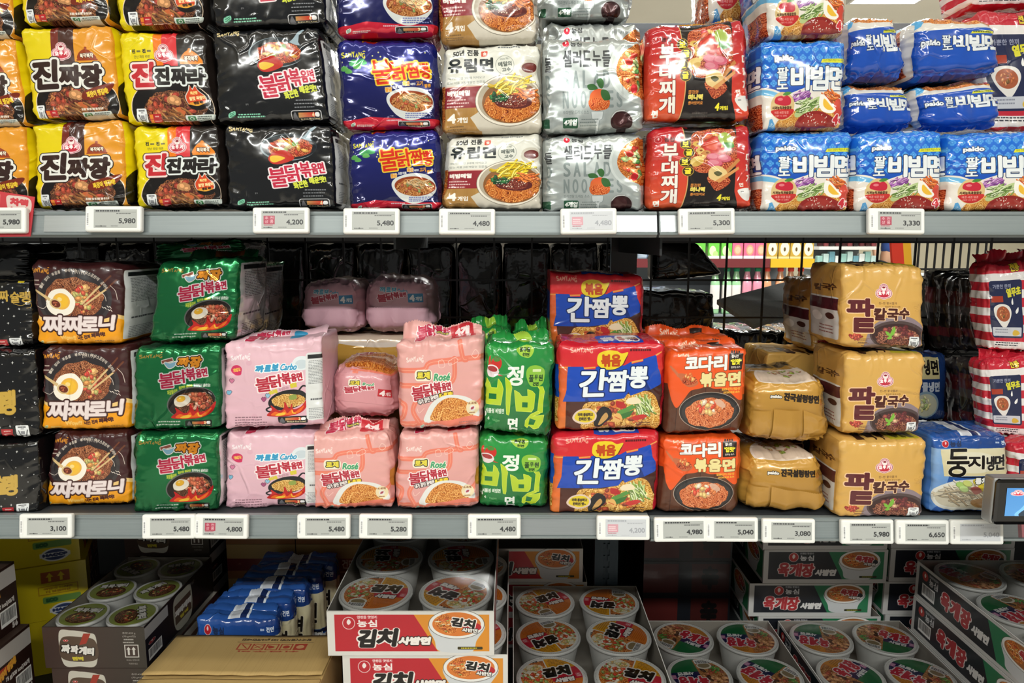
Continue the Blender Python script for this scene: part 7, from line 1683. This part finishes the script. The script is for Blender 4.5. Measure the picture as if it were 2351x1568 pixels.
# yellow cup cartons
A_WF = simple_art(240, 180, lambda c: (c.rect(52, 12, 82, 32, '#a8582a'), [c.poly([(x - 4, 22), (x, 14), (x + 4, 22), (x + 1.5, 22), (x + 1.5, 30), (x - 1.5, 30), (x - 1.5, 22)], '#e8cc2a') for x in (61, 73)], c.rect(48, 38, 90, 54, '#b88a1c'), c.rect(49, 39.5, 89, 52.5, '#ddc61c'), c.text('이렇게 드시면', (54, 41, 84, 45), '#a87a1c', bold=.3), c.text('더 맛있어요', (56, 46.5, 82, 51), '#a87a1c', bold=.3), c.rrect(52, 58, 92, 70, 2, '#6f9a4a'), c.text('ECO', (55, 60, 68, 68), '#2a5a34', bold=1), c.ell(74, 84, 15, 12, '#e8eaea'), c.ell(74, 84, 12, 9.4, '#3a4a78'), c.rect(58, 80, 90, 88, '#e8eaea'), c.text('HACCP', (61, 81, 87, 87), '#2c3a68', bold=.7)), '#ddc61c')
A_WS = simple_art(420, 180, lambda c: (c.poly([(24, 0), (100, 0), (100, 100), (34, 100)], '#5a2018'), c.poly([(24, 0), (44, 0), (50, 100), (34, 100)], '#b8402a'), trefoil(c, 40, 22, 8), chars(c, [('진', (24, 40, 46, 84)), ('짬', (46, 42, 66, 80)), ('뽕', (66, 40, 88, 78))], '#5a1a18', bold=1.4, out=[(1.6, '#ecc8b8')]), c.noodle([(60, 0), (100, 0), (100, 34), (66, 30)], REDN, 3)), '#ddc61c')
M_YEL = plain('yellow_card', '#d8c21c', .5)
for k in range(3): carton('carton', 'yellow cup noodle carton with arrow mark, %s at the left' % ['lowest', 'middle one', 'upper one'][k], 'yellow cartons at the lower left', -1.292 - .012 * (k == 2), -1.092 - .012 * (k == 2), 1.59, 1.79, DECK + .1405 * k + .0004, DECK + .1405 * (k + 1) - .0004, A_WF, A_WS, M_YEL, open_top=False, yaw=24)
carton('carton', 'red and brown carton standing behind the yellow cartons', None, -1.05, -.995, 1.80, 2.05, DECK + .0004, DECK + .44, A_WS, A_WS, M_BROWN, open_top=False)
# dark cartons with barcodes at the very left
A_BS = simple_art(420, 180, lambda c: (c.poly([(0, 4), (100, 4), (100, 30), (0, 30)], '#b9b4b0'), c.poly([(0, 34), (70, 34), (30, 60), (0, 70)], '#b83a24'), c.text('짜장이 땡길때!', (40, 34, 72, 48), '#e8a83a', bold=.5, rot=-10), c.text('75 g(300 kcal)X6개', (52, 50, 94, 60), '#dcd8d4', bold=.3), c.barcode(68, 62, 96, 88), c.text('56', (86, 89, 96, 98), '#dcd8d4', bold=.4)), '#2a1713')
for k in range(3): carton('carton', 'dark brown carton with barcode at the left edge, %s' % ['lowest', 'middle', 'topmost'][k], 'dark barcode cartons at the left edge', -1.31 - (.018 if k == 2 else 0), -1.003 - (.018 if k == 2 else 0), 1.19, 1.352, DECK + .138 * k + .0004, DECK + .138 * (k + 1) - .0004, A_BS, A_BS, M_BROWN, open_top=False)

# ------------------------------------------------------------------ big plain carton with handling marks
M_KRAFT = plain('kraft_board', '#bd9e64', .7, noise=.06, nscale=9, stretch=(2, 40, 2), bump=.0003)
def kraft_top(c):
    rs = np.random.RandomState(4)
    for i in range(60): x = rs.uniform(0, 100); c.rect(x, 0, x + .4, 100, '#ae9058', op=.3)
    R_ = '#a8402c'
    for i in range(5):
        x = 42 + i * 8.4; c.rect(x, 22, x + 7.4, 38, R_)
        if i < 4: c.rect(x + .8, 23.6, x + 6.6, 36.4, '#bd9e64')
    c.ell(42 + 4 * 8.4 + 3.7, 30, 2.4, 4.6, '#c89a6a'); c.stroke([(51, 25), (57, 35)], .7, R_); c.stroke([(57, 25), (51, 35)], .7, R_); c.blob([(60, 26), (64, 30), (61, 34)], R_); c.ell(71, 30, 2, 4, R_); c.stroke([(44, 25), (48, 35)], .8, R_)
    c.text('취급주의', (44, 40, 80, 43.5), R_, bold=.2, rot=180); c.rect(40, 18, 86, 18.8, '#4a3a28'); c.text('칼국수(멸치맛) 103 g×4개입×8입', (42, 8, 84, 15), '#4a3a28', bold=.2, rot=180)
A_KT = simple_art(520, 420, kraft_top, '#bd9e64', rough=.75, coat=0)
A_KR = simple_art(64, 64, lambda c: None, '#a98a58', rough=.75, coat=0)
root = carton('cardboard_box', 'big plain brown cardboard box with red handling marks on top', None, -.705, -.361, 1.17, 1.367, DECK + .0004, DECK + .238, A_KR, A_KR, M_KRAFT, cat='box', open_top=False, top=M_KRAFT)
def flap(nm, x0, x1, y0, y1, lift, art=None):
    n = 12; V = []; F = []; UV = []
    for i in range(n + 1):
        for j in range(n + 1):
            u, v = i / n, j / n
            V.append((x0 + (x1 - x0) * u, y0 + (y1 - y0) * v + .0012 * math.sin(u * 40) * (1 - v) ** 6, .2376 + .0008 + lift * (1 - v) ** 2 + .001 * math.sin(u * 7)))
    for i in range(n):
        for j in range(n):
            k = i * (n + 1) + j; q = (k, k + n + 1, k + n + 2, k + 1); F.append(q); UV += [((a // (n + 1)) / n, (a % (n + 1)) / n) for a in q]
    o = mesh_obj(nm, V, F, art or M_KRAFT, root, uvs=UV, smooth=True)
    sm = o.modifiers.new('board', 'SOLIDIFY'); sm.thickness = .003; sm.offset = 1
flap('top_flap', -.171, .171, -.045, .098, .006, A_KT); flap('top_flap', -.171, .171, -.098, -.051, .002)
# blue cold noodle packs standing in the gap
def pack_w(d, x0, x1, z0, z1, Y, label, group, tilt=.0, **k):
    cv, mat = D[d]; pts = [Vector((x0, Y + tilt, z1)), Vector((x1, Y + tilt, z1)), Vector((x1, Y, z0)), Vector((x0, Y, z0))]
    bag = Bag(pts, k.pop('depth', .06), k.pop('seed', len(PACKS) + 1), wr=k.pop('wr', 1.2), r=k.pop('r', .015)); co, F, U, S = topo(38, 34, 10)
    V = bag.at(co[:, 0], co[:, 1], co[:, 2]); V[:, 2] = np.maximum(V[:, 2], DECK + .0006)
    o = mesh_obj(k.pop('name', 'noodle_multipack'), V - bag.origin, F, mat, None, bag.origin, strip_uv(cv, U, S), True); tag(o, label, k.pop('cat', 'instant noodles'), group)
    for s_ in k.pop('seals', ()): seal_obj('crimped_seal', bag, cv, mat, o, seed=len(PACKS), **s_)
    PACKS.append((o, bag)); return o
for k, lb in enumerate(['nearest, behind the big cardboard box', 'second from the front', 'third from the front', 'fourth from the front', 'last, in the dark']):
    pack_w('cold', -.683 + .012 * k, -.508 + .018 * k, DECK + .001, DECK + .263 + .004 * k, 1.40 + .056 * k, 'blue cold noodle pack standing on the base deck, %s' % lb, 'blue cold noodle packs on the base deck', depth=.052, seals=[dict(edge='top', c0=.1, height=.022, lean=1.1)])
# ------------------------------------------------------------------ the other side of the shelving
root = empty('rear_gondola', (0, 1.9, 0)); tag(root, 'shelving bay back to back with this one, seen through the wire', 'shelving')
def rpart(n, x0, x1, y0, y1, z0, z1, m): o = box_obj(n, x0, x1, y0 - 1.9, y1 - 1.9, z0, z1, m, root); return o
zr = Z_M1 - .041
rpart('shelf_board', -2.0, 2.3, 1.72, 2.16, zr - .02, zr, M_SHELF); rpart('shelf_board', -2.0, 2.3, 1.72, 2.16, Z_T0 - .005, Z_T0 + .02, M_SHELF); rpart('end_panel', -1.99, 2.29, 2.13, 2.15, .02, zr - .03, M_POST)
rpart('end_panel', -2.03, -2.005, 1.72, 2.16, .02, Z_T0, M_POST)
G = 'black film packs on the rear shelving'
xs = [(120, 236), (240, 352), (356, 470), (474, 585), (590, 700), (704, 815), (820, 930), (935, 1042), (1046, 1150), (1154, 1262), (1266, 1376), (1380, 1452)]
for i, (a, b) in enumerate(xs):
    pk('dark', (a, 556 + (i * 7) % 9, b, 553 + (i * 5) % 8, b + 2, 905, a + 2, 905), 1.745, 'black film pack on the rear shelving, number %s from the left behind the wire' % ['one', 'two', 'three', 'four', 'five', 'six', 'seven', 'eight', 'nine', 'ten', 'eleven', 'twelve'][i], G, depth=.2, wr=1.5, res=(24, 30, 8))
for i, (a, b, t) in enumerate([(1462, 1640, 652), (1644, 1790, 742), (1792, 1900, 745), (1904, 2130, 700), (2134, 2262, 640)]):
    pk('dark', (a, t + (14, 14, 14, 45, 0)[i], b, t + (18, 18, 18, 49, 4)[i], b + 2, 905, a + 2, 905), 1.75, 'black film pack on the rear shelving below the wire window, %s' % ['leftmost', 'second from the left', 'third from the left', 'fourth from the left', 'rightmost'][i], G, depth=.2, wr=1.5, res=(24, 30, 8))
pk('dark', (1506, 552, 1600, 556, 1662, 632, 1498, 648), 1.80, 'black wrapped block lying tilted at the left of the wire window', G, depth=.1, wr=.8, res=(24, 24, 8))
q = [P(1646, 688, 1.79), P(1730, 745, 1.77), P(1880, 692, 1.93), P(1800, 648, 2.0)]
ce = sum(q, Vector()) / 4; V = [p - ce for p in q] + [p - ce - Vector((0, 0, .012)) for p in q]
o = mesh_obj('flat_carton', V, [(0, 1, 2, 3), (7, 6, 5, 4), (0, 4, 5, 1), (1, 5, 6, 2), (2, 6, 7, 3), (3, 7, 4, 0)], plain('grey_card', '#b4bab6', .6, noise=.12, nscale=20, stretch=(4, 30, 4)), None, ce); tag(o, 'flat grey carton lying among the black packs behind the wire', 'carton')

# ------------------------------------------------------------------ the drinks aisle beyond
Y = 4.0
root = empty('drinks_shelf', (P(1680, 600, Y).x, Y + .2, 0)); tag(root, 'far shelf of juice cartons and bottles seen through the wire', 'shelving'); bx = root.location.x
xl, xr = P(1440, 600, Y).x, P(1868, 600, Y).x; z1 = P(1700, 594, Y).z; z0 = P(1700, 614, Y).z
def bpart(n, x0, x1, y0, y1, a, b, m): o = box_obj(n, x0 - bx, x1 - bx, y0 - Y - .2, y1 - Y - .2, a, b, m, root); return o
bpart('shelf_board', xl, xr, Y, Y + .4, z1 - .02, z1, M_BEAM); M_MAR = plain('maroon_edge', '#6a2428', .5)
bpart('shelf_edge', xl, P(1766, 600, Y).x, Y - .012, Y, z0, z1, M_MAR); bpart('shelf_edge', P(1768, 600, Y).x, xr, Y - .012, Y, z0, z1, plain('yellow_edge', '#d8a820', .5))
zb = z0 - .27; bpart('shelf_board', xl, xr, Y, Y + .4, zb - .02, zb, M_BEAM); bpart('base', xl, xr, Y + .02, Y + .4, .0, zb - .02, M_POST); bpart('back_board', xl, xr, Y + .39, Y + .41, 0, 1.7, M_BEAM)
bpart('shelf_board', xl, xr, Y, Y + .4, z1 + .3, z1 + .32, M_BEAM)
def carton_art(bg, f): return simple_art(80, 200, f, bg, name='juice_print')
JA = {'green': carton_art('#6cc04a', lambda c: (c.rect(0, 0, 100, 20, '#e8f0e0'), c.text('주스', (20, 30, 80, 50), '#f0f6ea', bold=2), c.ell(40, 78, 30, 14, '#dfe8b8'), c.ell(66, 88, 24, 10, '#b8d888'), c.rect(0, 92, 100, 100, '#e4ead8'))),
      'pink': carton_art('#e86a8c', lambda c: (c.rect(0, 0, 100, 20, '#f4dce0'), c.text('주스', (20, 30, 80, 50), '#fbeef0', bold=2), c.ell(54, 76, 34, 15, '#e89a7a'), c.ell(54, 76, 24, 10, '#f4b89a'), c.rect(0, 92, 100, 100, '#f4dce0'))),
      'pear': carton_art('#b8963c', lambda c: (c.rect(0, 0, 100, 18, '#c8502c'), c.ell(54, 72, 40, 20, '#e8e2c8'), c.ell(54, 60, 22, 14, '#e8e2c8'), c.ell(54, 74, 10, 6, '#5a4420'), c.rect(0, 94, 100, 100, '#d8c890')))}
row = [('green', 1608), ('green', 1640), ('green', 1670), ('pink', 1694), ('pink', 1722), ('pink', 1748), ('pear', 1774), ('pear', 1802), ('pear', 1829), ('pear', 1857)]
cnt = {}; od = ['first', 'second', 'third', 'fourth']
for kind, px in row:
    x = P(px, 590, Y).x; cnt[kind] = cnt.get(kind, 0) + 1
    root2 = empty('juice_carton', (x, Y + .045, z1 + .0006)); tag(root2, '%s juice carton on the far shelf, %s from the left of its colour' % ({'green': 'green', 'pink': 'pink', 'pear': 'ochre pear'}[kind], od[cnt[kind] - 1]), 'juice', 'juice cartons on the far shelf')
    w = .031; h = .17; t = .035
    V = [(-w, -w, 0), (w, -w, 0), (w, w, 0), (-w, w, 0), (-w, -w, h), (w, -w, h), (w, w, h), (-w, w, h), (-w, 0, h + t), (w, 0, h + t)]
    F = [(0, 1, 5, 4), (1, 2, 6, 5), (2, 3, 7, 6), (3, 0, 4, 7), (4, 5, 9, 8), (6, 7, 8, 9), (5, 6, 9), (7, 4, 8), (3, 2, 1, 0)]
    uv = []
    for f in F: uv += [(0, 0), (1, 0), (1, .85), (0, .85)] if len(f) == 4 and f not in ((4, 5, 9, 8), (6, 7, 8, 9), (3, 2, 1, 0)) else [(.1, .9)] * len(f)
    mesh_obj('carton_body', V, F, JA[kind], root2, uvs=uv)
    bm = bmesh.new(); add_box(bm, -w, w, -.002, .002, h + t - .002, h + t + .02); from_bm('gable_fin', bm, M_CARD, root2)
M_LIQ = {'g': plain('drink_green', '#9fd0a0', .1, coat=.8), 'p': plain('drink_pink', '#e89ab0', .1, coat=.8), 'r': plain('drink_amber', '#d8a07a', .1, coat=.8)}
M_CAPS = {'g': plain('cap_green', '#1f8a5c', .4), 'r': plain('cap_red', '#d8402c', .4)}; M_LAB = plain('bottle_label', '#e8e4e0', .5)
for i, (px, b, cp, lb) in enumerate([(1648, 'g', 'g', 'green drink bottle, leftmost below the juice cartons'), (1675, 'g', 'g', 'green drink bottle with green cap, second from the left'), (1697, 'g', 'g', 'green drink bottle with green cap, third from the left'), (1722, 'p', 'g', 'pink drink bottle with green cap, left of two'), (1746, 'p', 'g', 'pink drink bottle with green cap, right of two'), (1768, 'r', 'r', 'amber drink bottle with red cap, leftmost'), (1799, 'r', 'r', 'amber drink bottle with red cap, second'), (1823, 'r', 'r', 'amber drink bottle with red cap, third'), (1846, 'r', 'r', 'amber drink bottle with red cap, rightmost')]):
    x = P(px, 610, Y).x; r2 = empty('drink_bottle', (x, Y + .04, zb + .0006)); tag(r2, lb + ' on the far shelf', 'bottle', 'drink bottles on the far shelf')
    hb = P(1700, 615, Y).z - zb
    bm = bmesh.new(); lathe(bm, [(.0005, 0), (.025, 0), (.0265, .01), (.0265, hb - .09), (.025, hb - .08), (.014, hb - .03), (.013, hb - .012)], 20); from_bm('bottle_body', bm, M_LIQ[b], r2, smooth=True)
    bm = bmesh.new(); lathe(bm, [(.016, hb - .022), (.017, hb - .02), (.017, hb - .002), (.015, hb), (.0005, hb)], 20); from_bm('cap', bm, M_CAPS[cp], r2, smooth=False)
    bm = bmesh.new(); lathe(bm, [(.0269, .03), (.0269, hb - .1)], 20); from_bm('wrap_label', bm, M_LAB if b == 'g' else M_LIQ[b], r2, smooth=True)
# pale water packs at the left end of the far shelf
for i, px in enumerate((1478, 1500, 1522)):
    x = P(px, 575, Y).x; r2 = empty('water_bottle', (x, Y + .04, z1 + .0006)); tag(r2, 'pale blue water bottle on the far shelf, %s of three' % ['leftmost', 'middle', 'rightmost'][i], 'bottle', 'water bottles on the far shelf')
    bm = bmesh.new(); lathe(bm, [(.0005, 0), (.026, 0), (.028, .01), (.028, .13), (.012, .175), (.012, .19)], 18); from_bm('bottle_body', bm, plain('water_plastic', '#b8c8d8', .1, coat=.8), r2, smooth=True)
    bm = bmesh.new(); lathe(bm, [(.0285, .03), (.0285, .10)], 18); from_bm('wrap_label', bm, plain('water_label', '#4a6aa8', .4), r2, smooth=True); bm = bmesh.new(); lathe(bm, [(.014, .185), (.014, .2), (.0005, .2)], 14); from_bm('cap', bm, M_LAB, r2)

# farther shelf with dark bottles
Y = 6.6; xl, xr = P(1880, 590, Y).x, P(2018, 590, Y).x
root = empty('bottle_shelf', ((xl + xr) / 2, Y + .2, 0)); tag(root, 'white-edged shelf of dark bottles at the far end', 'shelving'); bx = root.location.x
za = P(1950, 566, Y).z; zc = P(1950, 612, Y).z; M_WED = plain('white_edge', '#dcdad4', .5)
for z in (za, zc, zc - .3, za + .34): box_obj('shelf_board', xl - bx, xr - bx, -.2, .2, z - .03, z, M_WED, root)
box_obj('back_board', xl - bx, xr - bx, .19, .21, 0, 1.75, M_BEAM, root); box_obj('base', xl - bx, xr - bx, -.18, .2, 0, zc - .33, M_BEAM, root)
n = 10; M_DKB = [plain('dark_bottle', c_, .15, coat=.6) for c_ in ('#3a1c1c', '#5a2a2c', '#241c1a', '#7a3a3c')]; M_TEAL = [plain('teal_pack', c_, .35) for c_ in ('#8fb8b0', '#b8d0cc', '#6a9aa8', '#d8dcd8')]
me1 = {}
for i in range(n):
    x = xl + (xr - xl) * (i + .5) / n
    bm = bmesh.new(); lathe(bm, [(.0005, 0), (.025, 0), (.026, .01), (.026, .15), (.013, .2), (.013, .25), (.0005, .25)], 16); o = from_bm('sauce_bottle', bm, M_DKB[(i * 7) % 4], None, (x, Y + .06, za + .0006), smooth=True)
    tag(o, 'dark bottle on the farthest shelf, number %s from the left' % ['one', 'two', 'three', 'four', 'five', 'six', 'seven', 'eight', 'nine', 'ten'][i], 'bottle', 'dark bottles on the farthest shelf')
    o = box_obj('teal_packet', -.026, .026, -.03, .03, 0, .10 + .02 * (i % 3), M_TEAL[(i * 5) % 4], None, .008, (x, Y + .06, zc + .0006)); tag(o, 'teal and white packet on the farthest shelf, number %s from the left' % ['one', 'two', 'three', 'four', 'five', 'six', 'seven', 'eight', 'nine', 'ten'][i], 'packet', 'teal packets on the farthest shelf')

# person standing at the end of the aisle
Y = 9.4; px_ = P(2046, 590, Y).x
def skin(name, verts, edges, radii, mat, parent):
    me = bpy.data.meshes.new(name); me.from_pydata(verts, edges, []); o = bpy.data.objects.new(name, me); C.objects.link(o); o.parent = parent; me.materials.append(mat)
    sk = o.modifiers.new('skin', 'SKIN'); sk.use_smooth_shade = True
    for i, r in enumerate(radii): me.skin_vertices[0].data[i].radius = (r, r * .85)
    me.skin_vertices[0].data[0].use_root = True
    o.modifiers.new('sub', 'SUBSURF').levels = 2; o.modifiers['sub'].render_levels = 2
    return o
root = empty('person', (px_, Y, 0)); tag(root, 'person in a blue top and dark trousers standing far down the aisle', 'person')
SK, BL, TR = plain('skin', '#c89a7c', .5), plain('blue_top', '#2c4a8c', .8), plain('dark_trousers', '#1c2026', .8)
skin('body', [(0, 0, .95), (0, 0, 1.1), (0, .01, 1.3), (0, .01, 1.45), (0, 0, 1.53), (0, -.02, 1.66), (.09, 0, .9), (.1, -.01, .5), (.1, .02, .1), (.1, -.1, .04), (-.09, 0, .9), (-.1, -.01, .5), (-.1, .02, .1), (-.1, -.1, .04), (.18, .01, 1.42), (.23, .02, 1.15), (.22, -.04, .92), (.22, -.06, .82), (-.18, .01, 1.42), (-.23, .02, 1.15), (-.22, -.04, .92), (-.22, -.06, .82)],
     [(0, 1), (1, 2), (2, 3), (3, 4), (4, 5), (0, 6), (6, 7), (7, 8), (8, 9), (0, 10), (10, 11), (11, 12), (12, 13), (3, 14), (14, 15), (15, 16), (16, 17), (3, 18), (18, 19), (19, 20), (20, 21)],
     [.12, .12, .14, .12, .05, .1, .08, .055, .04, .035, .08, .055, .04, .035, .055, .042, .033, .03, .055, .042, .033, .03], SK, root)
skin('top', [(0, 0, .98), (0, 0, 1.12), (0, .01, 1.3), (0, .01, 1.44), (.19, .01, 1.42), (.235, .02, 1.18), (-.19, .01, 1.42), (-.235, .02, 1.18)], [(0, 1), (1, 2), (2, 3), (3, 4), (4, 5), (3, 6), (6, 7)], [.15, .145, .165, .13, .075, .06, .075, .06], BL, root)
skin('trousers', [(0, 0, .98), (.095, 0, .88), (.1, -.01, .5), (.1, .02, .08), (-.095, 0, .88), (-.1, -.01, .5), (-.1, .02, .08)], [(0, 1), (1, 2), (2, 3), (0, 4), (4, 5), (5, 6)], [.145, .105, .08, .065, .105, .08, .065], TR, root)
bm = bmesh.new(); bmesh.ops.create_uvsphere(bm, u_segments=20, v_segments=14, radius=.11); from_bm('hair', bm, plain('hair_black', '#141210', .6), root, (0, .01, 1.71), True)

# bright end of the shop: cream wall panels, folded parasol, wire rack
struct(box_obj('wall_end', 4.2, 8.9, 11.0, 11.1, 0, CEIL, plain('wall_cream', '#e6dcc0', .7, noise=.03, nscale=2)))
Y = 7.4; root = empty('display_sign', (P(2100, 580, Y).x, Y, 0)); tag(root, 'red and yellow leaning display panel beside the person', 'sign')
bm = bmesh.new(); add_box(bm, -.1, .02, -.02, .02, .5, 1.45); o = from_bm('red_panel', bm, plain('panel_red', '#c8301c', .5), root); o.rotation_euler = (0, R(-8), 0)
bm = bmesh.new(); add_box(bm, .02, .1, -.02, .02, .5, 1.5); o = from_bm('yellow_panel', bm, plain('panel_yellow', '#d8a020', .5), root); o.rotation_euler = (0, R(-8), 0)
box_obj('foot', -.15, .15, -.1, .1, 0, .5, M_BEAM, root)
Y = 3.6; xa, xb = P(2108, 590, Y).x, P(2262, 590, Y).x; root = empty('wire_rack', ((xa + xb) / 2, Y, 0)); tag(root, 'black wire rack with upright bars at the right end of the wire window', 'rack'); w = (xb - xa) / 2
bm = bmesh.new()
for i in range(9): x = -w + 2 * w * i / 8; add_box(bm, x - .004, x + .004, -.004, .004, .3, 1.62)
for z in (.32, .9, P(2180, 618, Y).z, P(2180, 556, Y).z, 1.6): add_box(bm, -w, w, -.006, .006, z - .005, z + .005)
from_bm('wire_panel', bm, M_WIRE, root)
for s in (-1, 1): box_obj('leg', s * w - .012, s * w + .012, -.15, .15, 0, .3, M_POST, root)
box_obj('shelf_plate', -w, w, 0, .4, P(2180, 634, Y).z - .01, P(2180, 634, Y).z, M_BEAM, root)
# ------------------------------------------------------------------ packs that touch press flat against each other
from mathutils.bvhtree import BVHTree
def settle():
    bpy.context.view_layer.update()
    info = []
    for o, bag in PACKS:
        ms = [o] + list(o.children); arr = []
        for m in ms:
            n = len(m.data.vertices); a = np.zeros(n * 3, dtype=np.float32); m.data.vertices.foreach_get('co', a); arr.append(a.reshape(-1, 3) + np.array(bag.origin, dtype=np.float32))
        info.append([ms, arr, np.array(bag.origin, dtype=np.float32)])
    trees = {}
    def tree(i):
        if i not in trees:
            v = []; f = []
            for m, a in zip(info[i][0], info[i][1]):
                b = len(v); v += a.tolist(); f += [tuple(b + k for k in p.vertices) for p in m.data.polygons]
            trees[i] = BVHTree.FromPolygons(v, f)
        return trees[i]
    for rnd in range(3):
        dirty = 0
        box = [(np.min([a.min(0) for a in x[1]], 0), np.max([a.max(0) for a in x[1]], 0)) for x in info]
        for i in range(len(info)):
            for j in range(i + 1, len(info)):
                lo = np.maximum(box[i][0], box[j][0]); hi = np.minimum(box[i][1], box[j][1]); d = hi - lo
                if (d <= 0).any() or not tree(i).overlap(tree(j)): continue
                ax = int(np.argmin(d)); mid = (lo[ax] + hi[ax]) / 2
                if d[ax] > .05: continue
                a, b = (i, j) if (box[i][0][ax] + box[i][1][ax]) < (box[j][0][ax] + box[j][1][ax]) else (j, i)
                for arr in info[a][1]: arr[:, ax] = np.minimum(arr[:, ax], mid - .0003)
                for arr in info[b][1]: arr[:, ax] = np.maximum(arr[:, ax], mid + .0003)
                for k in (a, b): trees.pop(k, None); box[k] = (np.min([q.min(0) for q in info[k][1]], 0), np.max([q.max(0) for q in info[k][1]], 0))
                dirty += 1
        if not dirty: break
    for ms, arr, org in info:
        for m, a in zip(ms, arr):
            m.data.vertices.foreach_set('co', (a - org).astype(np.float32).ravel()); m.data.update()
settle()
